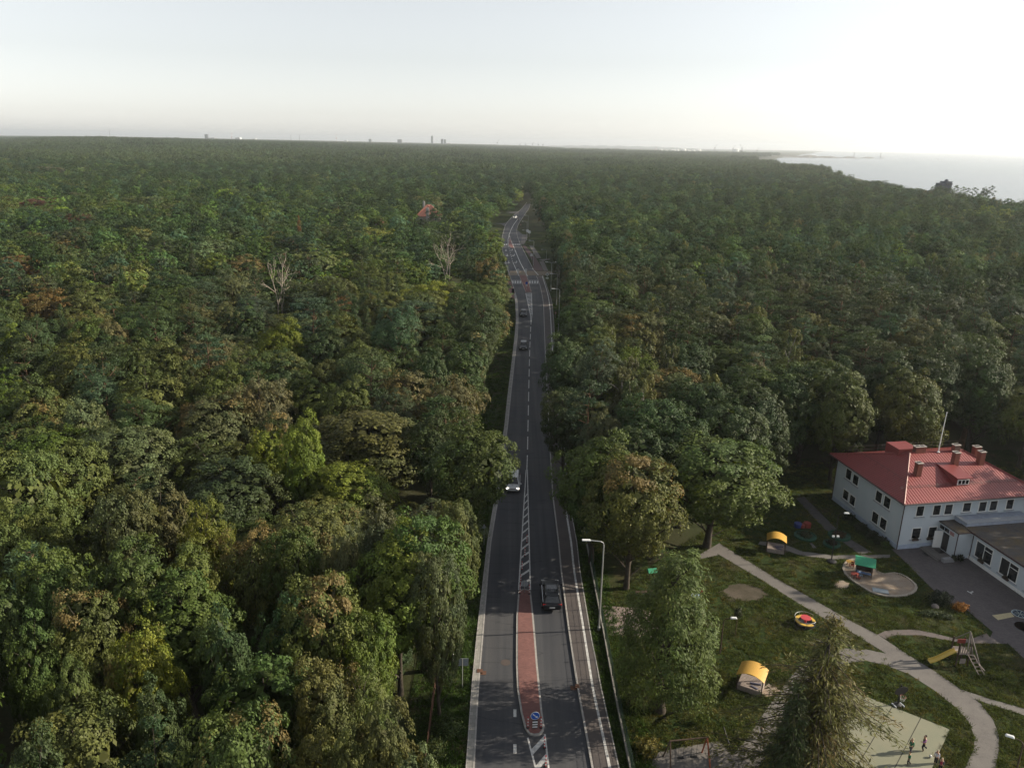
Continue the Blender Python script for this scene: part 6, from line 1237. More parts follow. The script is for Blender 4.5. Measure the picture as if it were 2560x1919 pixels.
def tri_sign(px, py, yt, yb_, wpx, label, white=False):
    b = P(px, py); zt, zb = zat((b[0], b[1]), yt), zat((b[0], b[1]), yb_); w = wpx * proj((b[0], b[1], zt))[2] / FPX / 2; s = empty('triangle_sign', (b[0], b[1], 0), 0, label, 'road sign'); k = MB(); k.tube([(0, -.04, -.1), (0, -.04, zt - .1)], .03, 8); k.build('post', M_steel, s)
    k = MB(); k.add([(-w, -.01, zb), (w, -.01, zb), (0, -.01, zt), (-w, .015, zb), (w, .015, zb), (0, .015, zt)], [(0, 1, 2), (5, 4, 3), (0, 3, 4, 1), (1, 4, 5, 2), (2, 5, 3, 0)]); pl = k.build('sign_plate', M_signback if not white else M_red, s)
    if white: k = MB(); k.add([(-w * .66, -.014, zb + .1), (w * .66, -.014, zb + .1), (0, -.014, zt - .22)], [(0, 1, 2)]); k.build('sign_face', M_swhite, pl)
tri_sign(1210, 1361, 1309, 1320, 12, 'grey back of a triangular sign left of the pavement')
tri_sign(1388.5, 795, 778, 784, 5, 'triangular warning sign under the street lamp arm', True)
b = P(1133, 1670); s = empty('white_post', (b[0], b[1], 0), 0, 'thin white post left of the rectangular sign', 'post'); k = MB(); k.tube([(0, 0, 0), (0, 0, 1.6)], .035, 8); k.build('shaft', M_swhite, s)
def delineator(px, py, label):
    b = P(px, py); z0 = .155 if 1478 < py < 1836 else .0; s = empty('delineator_post', (b[0], b[1], z0), 0, label, 'delineator', 'red and white delineator posts'); k = MB(); k.lathe((0, 0, 0), [(.13, 0), (.13, .04), (.05, .07)], 12); k.build('foot', M_black, s)
    k = MB()
    for i in range(7): k.tube([(0, 0, .05 + i * .14), (0, 0, .05 + (i + 1) * .14)], .042, 10, mi=i % 2)
    k.build('post', [M_red, M_swhite], s)
for px, py, lb in ((1300, 1486, 'red and white delineator left of the round sign on the island'), (1323, 1487, 'red and white delineator right of the round sign on the island'), (1319.5, 1822, 'red and white delineator left of the blue arrow sign'), (1352, 1822, 'red and white delineator right of the blue arrow sign'), (1361, 1869, 'red and white delineator in the hatching nearest the island tip'), (1364, 1916, 'red and white delineator at the bottom edge of the photo'),
    (1301.5, 1458, 'delineator on the left hatch line nearest the island'), (1305, 1424, 'second delineator from the island on the left hatch line'), (1312, 1390, 'third delineator from the island in the long hatching'), (1317, 1356, 'fourth and farthest delineator in the long hatching'), (1313.5, 732, 'delineator left at the near end of the small red island'), (1328, 732, 'delineator right at the near end of the small red island')): delineator(px, py, lb)
def street_lamp(px, py, ytop, armpx, label, double=None, col=None):
    b = P(px, py); zt = zat((b[0], b[1]), ytop); dep = proj((b[0], b[1], zt))[2]; arm = armpx * dep / FPX; s = empty('street_lamp', (b[0], b[1], 0), 0, label, 'street lamp', 'street lamps along the road'); mt = col or M_steel
    k = MB(); k.tube([(0, 0, -.2), (0, 0, .35), (0, 0, .36), (0, 0, zt - .35)], [.14, .14, .085, .06], 10); k.build('pole', mt, s)
    for a in ([arm] if double is None else [arm, double * dep / FPX]):
        sg = 1 if a > 0 else -1; k = MB(); k.tube([(0, 0, zt - .36), (sg * .05, 0, zt - .14), (sg * .3, 0, zt), (a * .75, 0, zt + .10)], .045, 8); k.build('arm', mt, s)
        k = MB(); k.box((a * .75 + sg * abs(a) * .18, 0, zt + .11), (max(.75, abs(a) * .36), .30, .11)); bevel(k.build('lamp_head', M_lampgrey, s), .04, 2)
    return s
street_lamp(1497, 1574, 1353, -48, 'nearest tall grey street lamp beside the footpath fence')
street_lamp(1395.5, 838, 723, -18, 'tall street lamp right of the footpath near the wood edge'); street_lamp(1394, 806, 783, -17, 'short lamp with a level arm above the footpath') if False else None
street_lamp(1391, 763, 685, -17, 'street lamp beyond the tall wood edge lamp'); street_lamp(1377, 728, 656, -14, 'double-armed street lamp by the far crossing', double=12)
street_lamp(1366, 647, 624.5, -13, 'street lamp at the end of the dark red side path'); street_lamp(1333.5, 663, 602, -12, 'street lamp on the grass between road and side path'); street_lamp(1317, 588, 554, -12, 'street lamp in the road bend nearest the paved bay'); street_lamp(1316.5, 601, 576, -10, 'lower street lamp beside the paved bay'); street_lamp(1320, 579, 539, -8, 'farthest street lamp before the road vanishes')
# priority sign and small signs by the crossing
b = P(1367.5, 712); zc = zat((b[0], b[1]), 686); s = empty('priority_sign', (b[0], b[1], 0), 0, 'white diamond sign over a small plate by the far crossing', 'road sign'); k = MB(); k.tube([(0, .03, -.1), (0, .03, zc + .3)], .04, 8); k.build('post', M_steel, s)
k = MB(); h = .62; k.add([(-h, 0, zc), (0, 0, zc - h), (h, 0, zc), (0, 0, zc + h), (-h, .03, zc), (0, .03, zc - h), (h, .03, zc), (0, .03, zc + h)], [(0, 1, 2, 3), (7, 6, 5, 4), (0, 4, 5, 1), (1, 5, 6, 2), (2, 6, 7, 3), (3, 7, 4, 0)]); pl = k.build('sign_face', M_swhite, s)
k = MB(); h = .40; k.add([(-h, -.006, zc), (0, -.006, zc - h), (h, -.006, zc), (0, -.006, zc + h)], [(0, 1, 2, 3)]); k.build('diamond', mat('sign_grey', (.35, .37, .38), .5), pl); k = MB(); k.box((0, 0, zc - 1.15), (.9, .03, .45)); k.build('sub_plate', M_swhite, s)
b = P(1328.5, 651); rect_sign((b[0], b[1]), 634.5, 640.5, 5, 'white notice board on the grass beside the dark red side path', 'notice_board', M_swhite)
for px, py, yt, lb in ((1318.6, 590, 577, 'left round white sign beyond the paved bay'), (1323, 594, 580, 'right round white sign beyond the paved bay')):
    b = P(px, py); zc = zat((b[0], b[1]), yt); s = empty('round_sign', (b[0], b[1], 0), 0, lb, 'road sign'); k = MB(); k.tube([(0, .04, -.1), (0, .04, zc)], .04, 8); k.build('post', M_steel, s); k = MB(); disc(k, (0, 0, zc), .72, .03, 1); k.build('sign_face', M_swhite, s)
tri_sign(1302, 566, 560, 563, 3.4, 'white triangular sign inside the road bend', True)
b = P(1282, 745); s = empty('bus_stop_post', (b[0], b[1], .03), 0, 'dark timetable post on the red bus stop pavement', 'bus stop'); k = MB(); k.tube([(0, 0, 0), (0, 0, 2.6)], .05, 8); k.build('post', M_black, s); k = MB(); k.box((0, -.03, 2.0), (.75, .08, 1.5)); k.build('timetable_board', M_black, s)
for px, py, lb in ((1316.2, 724, 'blue arrow sign on the near end of the small red island'), (1295, 690, 'white sign at the far left corner of the small red island'), (1314.5, 690, 'white sign at the far right corner of the small red island')):
    b = P(px, py); s = empty('island_sign', (b[0], b[1], .15), 0, lb, 'road sign'); k = MB(); k.tube([(0, .04, 0), (0, .04, 2.2)], .04, 8); k.build('post', M_steel, s); k = MB(); disc(k, (0, 0, 1.9), .40, .03, 1); k.build('sign_face', M_blue if 'blue' in lb else M_swhite, s); k = MB(); k.box((0, 0, 1.2), (.4, .03, .6)); k.build('sub_plate', M_swhite, s)
for px, py, lb in ((1296.5, 552, 'dark motorcyclist'),): pass
# drain gratings set in the kerbs
M_rust = mat('rusty_iron', (.10, .05, .033), .9, var=.3)
for px, py, lb in ((1199.5, 1679, 'rusty drain cover in the left kerb'), (1443, 1717, 'rusty drain cover in the footpath kerb')):
    b = P(px, py); k = MB(); k.box((b[0], b[1], .1), (.5 if px < 1300 else .35, .45, .1)); k.box((b[0] + (.3 if px < 1300 else -.3), b[1] - .1, .01), (.5, .5, .02)); tag(k.build('drain_cover', M_rust), lb, 'drain cover')
b = P(1264, 1655); k = MB(); k.lathe((b[0], b[1], .002), [(.42, 0), (.42, .006), (.01, .006)], 24); tag(k.build('manhole_cover', mat('manhole_iron', (.075, .06, .055), .8)), 'round manhole cover in the left lane', 'manhole cover')
# ---------------------------------------------------------------- fences
M_fgreen = mat('fence_green', (.012, .035, .022), .6)
fpx = [(1577.6, 1919), (1537, 1722.5), (1509, 1573), (1480.6, 1424), (1477.6, 1408), (1455, 1286), (1445, 1220)]
fp = [P(x, y, .35) for x, y in fpx]; d0 = fp[0] - fp[1]; fp.insert(0, fp[0] + d0 * 1.2); fl = empty('mesh_fence', (fp[0][0], fp[0][1], 0), 0, 'green mesh fence on a pale concrete base along the footpath', 'fence'); o0 = fp[0].copy(); o0[2] = 0
pts = [q - o0 for q in fp]; k = MB()
for q, w in zip(pts[:-1], pts[1:]):
    d = (w - q); d[2] = 0; nn = np.array([d[1], -d[0], 0]) / np.linalg.norm(d) * .07; k.raised([tuple((q - nn)[:2]), tuple((w - nn)[:2])], [tuple((q + nn)[:2]), tuple((w + nn)[:2])], -.1, .36)
k.build('base_wall', mat('fence_concrete', (.26, .25, .23), .9, var=.25, scale=2), fl)
dist = np.cumsum([0] + [float(np.linalg.norm((b2 - a)[:2])) for a, b2 in zip(pts[:-1], pts[1:])]); at_ = lambda s_: np.array([np.interp(s_, dist, [q[i] for q in pts]) for i in (0, 1)])
k = MB()
for s_ in np.arange(0, dist[-1], .22): q = at_(s_); k.box((q[0], q[1], 1.0), (.012, .012, 1.3))
for z in np.arange(.42, 1.65, .2): k.tube([(*at_(s_), z) for s_ in np.linspace(0, dist[-1], 40)], .009, 4)
k.build('mesh', M_fgreen, fl)
for s_ in np.arange(0, dist[-1], 2.5): q = at_(s_); k = MB(); k.box((q[0], q[1], .82), (.06, .06, 1.75)); k.build('post', M_fgreen, fl)
rp = [P(x, y, 1.2) for x, y in ((1063.6, 1890), (1076, 1780), (1088, 1690), (1098, 1600), (1103, 1560))]; rf = empty('rusty_fence', (rp[0][0], rp[0][1], 0), 0, 'rusty brown wire fence along the trees left of the road', 'fence'); o0 = rp[0] * np.array([1, 1, 0]); k = MB()
for z in (.15, .5, .85, 1.2): k.tube([tuple(q - o0 - np.array([0, 0, 1.2]) + np.array([0, 0, z])) for q in rp], .014, 4)
for a, b2 in zip(rp[:-1], rp[1:]):
    for t in np.arange(0, 1, .03): q = a + (b2 - a) * t - o0; k.box((q[0], q[1], .65), (.010, .010, 1.2))
k.build('mesh', M_rust, rf)
for i in range(5):
    for t in (0, .5):
        if i == 4: continue
        q = rp[i] + (rp[i + 1] - rp[i]) * t - o0; k = MB(); k.tube([(q[0], q[1], -.1), (q[0], q[1], 1.35)], .05, 6); k.build('post', M_rust, rf)
# ---------------------------------------------------------------- kindergarten garden
M_yel = mat('canopy_yellow', (.46, .27, .055), .38, var=.05); M_wood = mat('weathered_wood', (.24, .20, .18), .85, var=.25, scale=8); M_brown = mat('brown_timber', (.055, .035, .024), .8, var=.3)
def canopy(px, py, rz, label, w=2.0, d=1.9):
    b = P(px, py); r = empty('canopy_sandbox', (b[0], b[1], 0), rz, label, 'sandbox', 'sandboxes with yellow canopies'); n_ = 14
    k = MB(); A = []; B_ = []
    vs = []; fs = []
    for i in range(n_ + 1):
        t = -1 + 2 * i / n_; x = t * w * .56; z = 1.42 + .42 * (1 - t * t)
        vs += [(x, -d * .5, z), (x, d * .5, z), (x, -d * .5, z + .035), (x, d * .5, z + .035)]
    for i in range(n_):
        a = 4 * i; c = a + 4; fs += [(a, a + 1, c + 1, c), (a + 2, c + 2, c + 3, a + 3), (a, c, c + 2, a + 2), (a + 1, a + 3, c + 3, c + 1)]
    k.add(vs, fs); k.box((0, 0, 1.865), (.025, d, .012)); k.build('canopy', M_yel, r, smooth=False)
    for sx in (-1, 1):
        for sy in (-1, 1): k = MB(); k.box((sx * w * .5, sy * d * .45, .74), (.08, .08, 1.48)); k.build('post', M_brown, r)
    k = MB()
    for sx in (-1, 1): k.box((sx * w * .47, 0, .22), (.07, d * .84, .42)); k.box((0, sx * d * .45, .22), (w * .94, .07, .42))
    k.build('box_frame', M_wood, r)
    k = MB()
    for i in range(9): k.box((0, -d * .40 + i * d * .1, .45), (w * .96, d * .085, .03))
    k.build('lid', M_wood, r); k = MB(); k.box((.35, -.1, .53), (.9, .1, .12), rz=.25); k.box((.35, -.55, .50), (.6, .14, .06), rz=-.3); k.build('loose_plank', mat('plank_blue_grey', (.10, .10, .15), .8), r); return r
canopy(1877, 1716, -.50, 'yellow barrel-roofed sandbox nearest the camera, on the lawn'); canopy(1938, 1374, -.32, 'yellow barrel-roofed sandbox farther back near the trees', 1.9, 1.7)
# sandpit
sp_px = [(2105.5, 1422), (2107.5, 1412), (2116, 1401), (2132, 1396.5), (2153, 1398), (2170.5, 1404), (2183, 1411.6), (2190.5, 1422), (2193, 1428), (2205, 1433), (2212.5, 1434.5), (2221, 1432.5), (2236, 1431.5), (2251.6, 1434.5), (2267, 1441.8), (2279.7, 1451), (2291, 1461.5), (2293.7, 1470), (2291, 1477), (2283, 1483.4), (2267, 1489.6), (2241, 1492), (2215, 1491), (2194.5, 1486.5), (2173.6, 1479), (2153, 1466.7), (2132, 1453), (2121.6, 1445), (2111, 1434.5)]
w = np.array([W(*q) for q in sp_px]); c = w.mean(0); sp = empty('sandpit', (c[0], c[1], 0), 0, 'kidney-shaped sandpit with a pale rim', 'sandpit'); lw = (w - c)
k = MB(); inn = lw * .93; k.sheet([tuple(q) for q in inn], .03); k.build('sand', M_sand, sp)
k = MB(); n_ = len(lw); nr = len(lw)
lo = [tuple(q) for q in lw] + [tuple(lw[0])]; li = [tuple(q) for q in inn] + [tuple(inn[0])]; k.raised(lo, li, -.05, .10); k.build('rim', mat('rim_stone', (.33, .29, .24), .9, var=.2), sp)
# playhouse in the sandpit
b = P(2158, 1436); ph = empty('playhouse', (b[0], b[1], .04), -.42, 'small playhouse with green roof standing in the sandpit', 'playhouse'); M_green = mat('play_green', (.03, .24, .13), .5)
for sx in (-1, 1):
    for sy in (-1, 1): k = MB(); k.box((sx * .75, sy * .55, .75), (.08, .08, 1.5)); k.build('post', M_brown, ph)
k = MB(); k.box((0, .58, .8), (1.5, .04, 1.4)); k.box((.78, .1, .55), (.04, .9, .9), mi=1); k.build('wall', [M_brown, mat('play_grey', (.35, .34, .36), .7)], ph)
k = MB(); k.add([(-1.0, -.85, 1.38), (1.0, -.85, 1.38), (1.0, .1, 1.85), (-1.0, .1, 1.85), (-1.0, .8, 1.62), (1.0, .8, 1.62), (-1.0, -.85, 1.43), (1.0, -.85, 1.43), (1.0, .1, 1.9), (-1.0, .1, 1.9), (-1.0, .8, 1.67), (1.0, .8, 1.67)], [(3, 2, 1, 0), (2, 3, 4, 5), (6, 7, 8, 9), (9, 8, 11, 10), (0, 1, 7, 6), (1, 2, 8, 7), (2, 5, 11, 8), (5, 4, 10, 11), (4, 3, 9, 10), (3, 0, 6, 9)]); k.build('roof', M_green, ph)
k = MB(); k.box((0, -.5, .45), (1.4, .35, .06)); k.build('counter', mat('play_blue', (.10, .16, .30), .6), ph)
M_tred = mat('toy_red', (.20, .04, .03), .5); M_tblue = mat('toy_blue', (.03, .045, .16), .5); M_tyel = mat('toy_yellow', (.38, .22, .05), .5); M_tpale = mat('toy_pale_blue', (.26, .33, .42), .5)
def toy_table(px, py, label, m1, m2, rz=0.3):
    b = P(px, py); r = empty('toy_table', (b[0], b[1], .04), rz, label, 'toy table'); k = MB(); k.lathe((0, 0, .42), [(.4, 0), (.42, .03), (.01, .05)], 14); k.build('tabletop', m1, r)
    for i in range(4): k = MB(); a = i * 1.57 + .78; k.tube([(.3 * math.cos(a), .3 * math.sin(a), 0), (.22 * math.cos(a), .22 * math.sin(a), .42)], .035, 6); k.build('leg', m2, r)
toy_table(2135, 1443, 'red toy table in front of the playhouse', M_tred, M_tred); toy_table(2124, 1413, 'orange toy table at the left end of the sandpit', M_tyel, M_tred)
def toy_chair(px, py, label, m1, rz):
    b = P(px, py); r = empty('toy_chair', (b[0], b[1], .04), rz, label, 'toy chair'); k = MB(); k.box((0, 0, .24), (.34, .34, .04)); k.build('seat', m1, r); k = MB(); k.box((0, .16, .42), (.34, .04, .34)); k.build('backrest', m1, r)
    for sx in (-1, 1):
        for sy in (-1, 1): k = MB(); k.box((sx * .14, sy * .14, .12), (.04, .04, .24)); k.build('leg', m1, r)
toy_chair(2145, 1448, 'dark red toy chair right of the red toy table', M_tred, .8); toy_chair(2146, 1403, 'red toy chair at the back rim of the sandpit', M_tred, 2.2); toy_chair(2130, 1418, 'small red toy chair beside the orange toy table', M_tred, -.5)
toy_chair(2150, 1441, 'pale blue toy chair in front of the playhouse', M_tpale, .3); toy_chair(2142, 1431, 'pale toy chair left of the playhouse', M_tpale, 1.3)
b = P(2201, 1478); s = empty('sand_tray', (b[0], b[1], .04), -.3, 'pale flat tray lying in the front of the sandpit', 'tray'); k = MB(); k.box((0, 0, .03), (1.5, .7, .05)); k.box((0, .36, .07), (1.5, .04, .06)); k.box((0, -.36, .07), (1.5, .04, .06)); k.build('tray', mat('tray_grey', (.32, .36, .38), .6), s)
# flower rings
def ring_bed(px, py, r_, label, fill, seed):
    b = P(px, py); r = empty('ring_bed', (b[0], b[1], 0), 0, label, 'flower bed', 'flower beds with green rims'); k = MB(); pr_ = [(r_, -.02), (r_, .2), (r_ * .93, .22), (r_ * .9, .2), (r_ * .9, .1)]; k.lathe((0, 0, 0), pr_[:4] + [(r_ * .9, .12), (.02, .12)], 26); k.build('rim', mat('rim_green', (.015, .07, .04), .6), r)
    if fill is not None: leafy('plants', (0, 0, .24), r_ * .85, r_ * .85, .32, 1500, .10, fill, seed, r, .9)
    return r
ring_bed(2013, 1341, 1.25, 'leafy flower bed with green rim in front of the blue and red barrels', (.055, .062, .036), 4); ring_bed(2079, 1361, .95, 'bare round bed with green rim beside the dark lamp post', (.028, .026, .016), 5); ring_bed(2098, 1340, 1.25, 'flower bed with green rim and rusty plants below the house wall', (.075, .05, .03), 6)
def barrel(px, py, label, m1, r_, h): b = P(px, py); k = MB(); k.lathe((0, 0, 0), [(r_ * .8, 0), (r_, .04), (r_, h * .9), (r_ * .9, h), (.02, h * .98)], 16); o = k.build('toy_barrel', m1, loc=(b[0], b[1], 0)); tag(o, label, 'toy')
barrel(1994, 1317, 'blue barrel on the dark lawn, left of the red ones', M_tblue, .45, .55); barrel(2004, 1318, 'small red barrel between the blue and the bigger red', M_tred, .33, .45); barrel(2017, 1317, 'bigger red barrel on the dark lawn', M_tred, .45, .6)
# garden lamps
def garden_lamp(base, ytop, headpx, label, rust=True, floods=False):
    x, y = base; zt = zat(base, ytop); s = empty('garden_lamp', (x, y, 0), 0, label, 'garden lamp', 'lamps of the kindergarten garden'); hx = headpx[0] * proj((x, y, zt))[2] / FPX; hy = headpx[1]
    k = MB(); k.tube([(0, 0, -.1), (0, 0, zt * .5), (0, 0, zt - .25), (hx * .15, hy * .15, zt - .05), (hx * .6, hy * .6, zt + .06)], [.07, .055, .045, .035, .03], 8); k.build('pole', M_brown if rust else M_black, s)
    k = MB(); ax = math.atan2(hy, hx) if (hx or hy) else 0; k.box((hx * .8, hy * .8, zt + .07), (max(.6, abs(hx) * .6), .28, .14), rz=ax, taper=.75); bevel(k.build('lamp_head', M_lampgrey, s), .05, 2)
    if floods:
        zf = zat(base, 1339)
        for sx in (-1, 1): k = MB(); k.box((sx * .25, -.12, zf), (.24, .18, .2)); k.build('floodlight', M_lampgrey, s)
        k = MB(); k.tube([(-.3, 0, zf - .08), (.3, 0, zf - .08)], .025, 6); k.build('bracket', M_black, s)
    return s
b = P(2078, 1402); garden_lamp((b[0], b[1]), 1283, (24, 0), 'dark lamp post with two floodlights left of the house', False, True)
k = MB(); k.lathe((0, 0, 0), [(.5, 0), (.5, .12), (.3, .2), (.05, .22)], 14); tag(k.build('lamp_footing', M_black, loc=(b[0], b[1] - .15, 0)), 'black round footing under the floodlight post', 'footing')
b = P(1800, 1632); garden_lamp((b[0], b[1]), 1545, (30, 0), 'thin brown garden lamp right of the feathery tree')
b = P(2525, 1985); garden_lamp((b[0], b[1]), 1852, (-34, .5), 'garden lamp with a big pale head at the lower right')
# round-about
b = P(2012, 1560); r = empty('carousel', (b[0], b[1], 0), 0, 'red and yellow playground carousel on the lawn', 'carousel'); k = MB(); k.lathe((0, 0, .18), [(.95, 0), (.95, .06), (.01, .06)], 28); k.build('platform', M_black, r)
k = MB(); A = []; 
for rr_, mi in ((.93, 0),):
    o_ = [(rr_ * math.cos(t * math.pi / 16 - .2), rr_ * math.sin(t * math.pi / 16 - .2)) for t in range(29)]; i_ = [(.66 * math.cos(t * math.pi / 16 - .2), .66 * math.sin(t * math.pi / 16 - .2)) for t in range(29)]; k.raised(i_, o_, .38, .45)
k.build('seat', M_tyel if False else mat('carousel_yellow', (.55, .36, .07), .5), r); k = MB(); k.lathe((0, 0, .24), [(.12, 0), (.10, .45), (.48, .48), (.48, .53), (.01, .54)], 22); k.build('table', mat('carousel_red', (.42, .05, .06), .5), r)
k = MB(); k.tube([(.98 * math.cos(t * math.pi / 12 + .5), .98 * math.sin(t * math.pi / 12 + .5), .75) for t in range(20)], .02, 6)
for t in range(0, 20, 5): k.tube([(.98 * math.cos(t * math.pi / 12 + .5), .98 * math.sin(t * math.pi / 12 + .5), .2), (.98 * math.cos(t * math.pi / 12 + .5), .98 * math.sin(t * math.pi / 12 + .5), .75)], .018, 5)
k.build('rail', M_steel, r)
# slide tower
b = P(2395, 1655); r = empty('slide_tower', (b[0], b[1], 0), 0, 'wooden climbing tower with a yellow slide', 'slide'); hz_ = zat((b[0], b[1]), 1640)
for sx in (-1, 1):
    for sy in (-1, 1): k = MB(); k.box((sx * .5, sy * .5, 1.15), (.10, .10, 2.3)); k.build('leg', M_brown, r)
k = MB(); k.box((0, 0, 1.25), (1.1, 1.1, .06)); k.build('deck', M_wood, r); k = MB()
for i in range(5): k.box((-.4 + .2 * i, -.55, 1.65), (.10, .04, .75))
k.box((0, -.54, .55), (.5, .04, .5)); k.build('railing', M_wood, r); k = MB(); k.box((.1, .3, 2.0), (.7, .06, .4)); k.build('panel', M_tred, r)
k = MB(); N_ = 12; pth = [(-.5 - 2.3 * t, -.1 - .25 * t, 1.28 - 1.0 * (t ** 1.0) * (1.18 - .18 * t) + .05 * math.sin(t * 6.28)) for t in np.linspace(0, 1, N_)]
vs = []; fs = []
for x, y, z in pth: vs += [(x, y - .25, z + .16), (x, y - .23, z), (x, y + .23, z), (x, y + .25, z + .16)]
for i in range(N_ - 1):
    for j in range(3): fs.append((4 * i + j, 4 * i + 4 + j, 4 * i + 5 + j, 4 * i + 1 + j))
k.add(vs, fs); sl = k.build('slide', mat('slide_yellow', (.58, .42, .10), .4), r); so = sl.modifiers.new('thick', 'SOLIDIFY'); so.thickness = .03
k = MB(); ztop = 3.1; k.tube([(.55, .1, ztop), (.2, -.6, 1.2)], .05, 6); k.tube([(.55, .1, ztop), (1.7, .7, 0)], .055, 6); k.tube([(.55, .1, ztop), (-.4, .7, 1.9)], .05, 6); k.tube([(.55, .1, ztop), (1.5, -.9, 0)], .055, 6); k.tube([(.5, .4, .75), (1.62, .55, .28)], .03, 5); k.build('swing_frame', mat('pale_pole', (.16, .14, .13), .7), r)
k = MB(); k.box((1.2, -1.15, .55), (.06, 1.3, .08)); 
for sx in (-.25, .25): k.tube([(.55 + sx, -.6, 1.25), (1.15 + sx, -1.6, 0.0)], .04, 6)
for i in range(6): t = i / 5; k.tube([(.3 + .6 * t, -.6 - 1.0 * t, 1.25 - 1.25 * t), (.8 + .6 * t, -.6 - 1.0 * t, 1.25 - 1.25 * t)], .03, 5)
k.build('ladder', M_wood, r)
# basketball hoop
b = P(2244, 1762); zb = zat((b[0], b[1]), 1724); r = empty('basketball_hoop', (b[0], b[1], 0), .25, 'dark basketball hoop with an oval board beside the court', 'basketball hoop'); k = MB(); k.lathe((0, 0, 0), [(.32, 0), (.30, .12), (.08, .2)], 12); k.box((-.35, 0, .06), (.1, .5, .1), mi=1); k.box((.35, -.1, .06), (.1, .5, .1), mi=1); k.build('foot', [M_black, M_sill], r)
k = MB(); k.tube([(0, 0, .1), (0, 0, zb + .5)], .06, 8); k.build('post', M_black, r); k = MB()
mb_ = MB(); mb_.lathe((0, 0, 0), [(.01, -.02), (.62, -.02), (.62, .02), (.01, .02)], 22, sy=.62); mb_.xf(Matrix.Translation((0, -.1, zb)) @ Matrix.Rotation(R_(90), 4, 'X')); mb_.build('board', M_black, r)
k = MB(); k.tube([(.22 * math.cos(t * math.pi / 8), -.36 + .22 * math.sin(t * math.pi / 8), zb - .35) for t in range(17)], .018, 6); k.build('rim', M_tred, r); k = MB()
for t in range(10): a = t * .628; k.tube([(.22 * math.cos(a), -.36 + .22 * math.sin(a), zb - .36), (.12 * math.cos(a + .3), -.36 + .12 * math.sin(a + .3), zb - .75)], .01, 4)
k.build('net', M_swhite, r)
# swings under the near tree
M_orange = mat('swing_orange', (.26, .07, .03), .6)
def swing(px, py, rz, label):
    b = P(px, py); r = empty('swing', (b[0], b[1], 0), rz, label, 'swing', 'swing frames in the garden'); 
    for sx in (-1, 1): k = MB(); k.tube([(sx * 1.5, -.8, 0), (sx * 1.4, 0, 2.1), (sx * 1.5, .8, 0)], .06, 7); k.build('a_frame', M_orange if sx > 0 else M_brown, r)
    k = MB(); k.tube([(-1.45, 0, 2.1), (1.45, 0, 2.1)], .06, 7); k.build('crossbar', M_brown, r)
    for sx in (-.5, .5): k = MB(); k.tube([(sx - .2, 0, 2.1), (sx - .2, 0, .5)], .012, 4); k.tube([(sx + .2, 0, 2.1), (sx + .2, 0, .5)], .012, 4); k.box((sx, 0, .48), (.5, .2, .04)); k.build('seat', M_black, r)
swing(1716, 1905, .15, 'orange-topped swing frame on the paving below the feathery tree'); swing(1690, 1560, .4, 'swing frame half hidden behind the feathery tree') 
b = P(1738, 1497); s = empty('toy_cart', (b[0], b[1], 0), .2, 'blue and orange toy cart beside the feathery tree', 'toy'); k = MB(); k.box((0, 0, .35), (.8, .45, .3), taper=1.15); k.build('tub', M_tpale, s)
for sx in (-1, 1):
    for sy in (-1, 1): k = MB(); k.tube([(sx * .28, sy * .24, .14), (sx * .28, sy * .29, .14)], .14, 12); k.build('wheel', M_rubber, s)
k = MB(); k.tube([(.4, 0, .4), (.6, 0, .9)], .03, 6); k.box((.6, 0, .9), (.05, .4, .05)); k.build('handle', M_tred, s)
b = P(1628, 1450); s = empty('green_roof_shelter', (b[0], b[1], 0), .2, 'small shelter with bright green roof under the trees', 'shelter'); s.scale = (.6, .6, .8)
for sx in (-1, 1):
    for sy in (-1, 1): k = MB(); k.box((sx * .6, sy * .5, .7), (.08, .08, 1.4)); k.build('post', M_brown, s)
k = MB(); k.add([(-.8, -.7, 1.38), (.8, -.7, 1.38), (.8, 0, 1.8), (-.8, 0, 1.8), (.8, .7, 1.38), (-.8, .7, 1.38)], [(0, 1, 2, 3), (3, 2, 4, 5), (0, 3, 5), (1, 4, 2), (0, 5, 4, 1)]); k.build('roof', M_green, s)
b = P(1613, 1488); s = empty('low_bench', (b[0], b[1], 0), .05, 'reddish low bench behind the feathery tree', 'bench'); k = MB(); k.box((0, 0, .42), (2.0, .4, .06)); k.build('seat', M_brown, s)
for sx in (-.8, .8): k = MB(); k.box((sx, 0, .2), (.1, .36, .4)); k.build('leg', M_brown, s)
b = P(1838, 1588); s = empty('young_tree', (b[0], b[1], 0), 0, 'young dark sapling tied to a stake right of the garden lamp', 'tree'); k = MB(); k.tube([(0, 0, 0), (0, 0, 2.4)], .035, 6); k.build('stake', M_brown, s); leafy('crown', (0, 0, 2.4), .55, .55, .7, 500, .13, (.03, .04, .018), 8, s)
b = P(1828, 1876); s = empty('leaning_pole', (b[0], b[1], 0), 0, 'dark slanting pole between lawn and paving', 'pole'); k = MB(); q = P(1808, 1826, .0); k.tube([(0, 0, .05), (q[0] - b[0], q[1] - b[1], .35)], .05, 6); k.build('shaft', M_black, s)
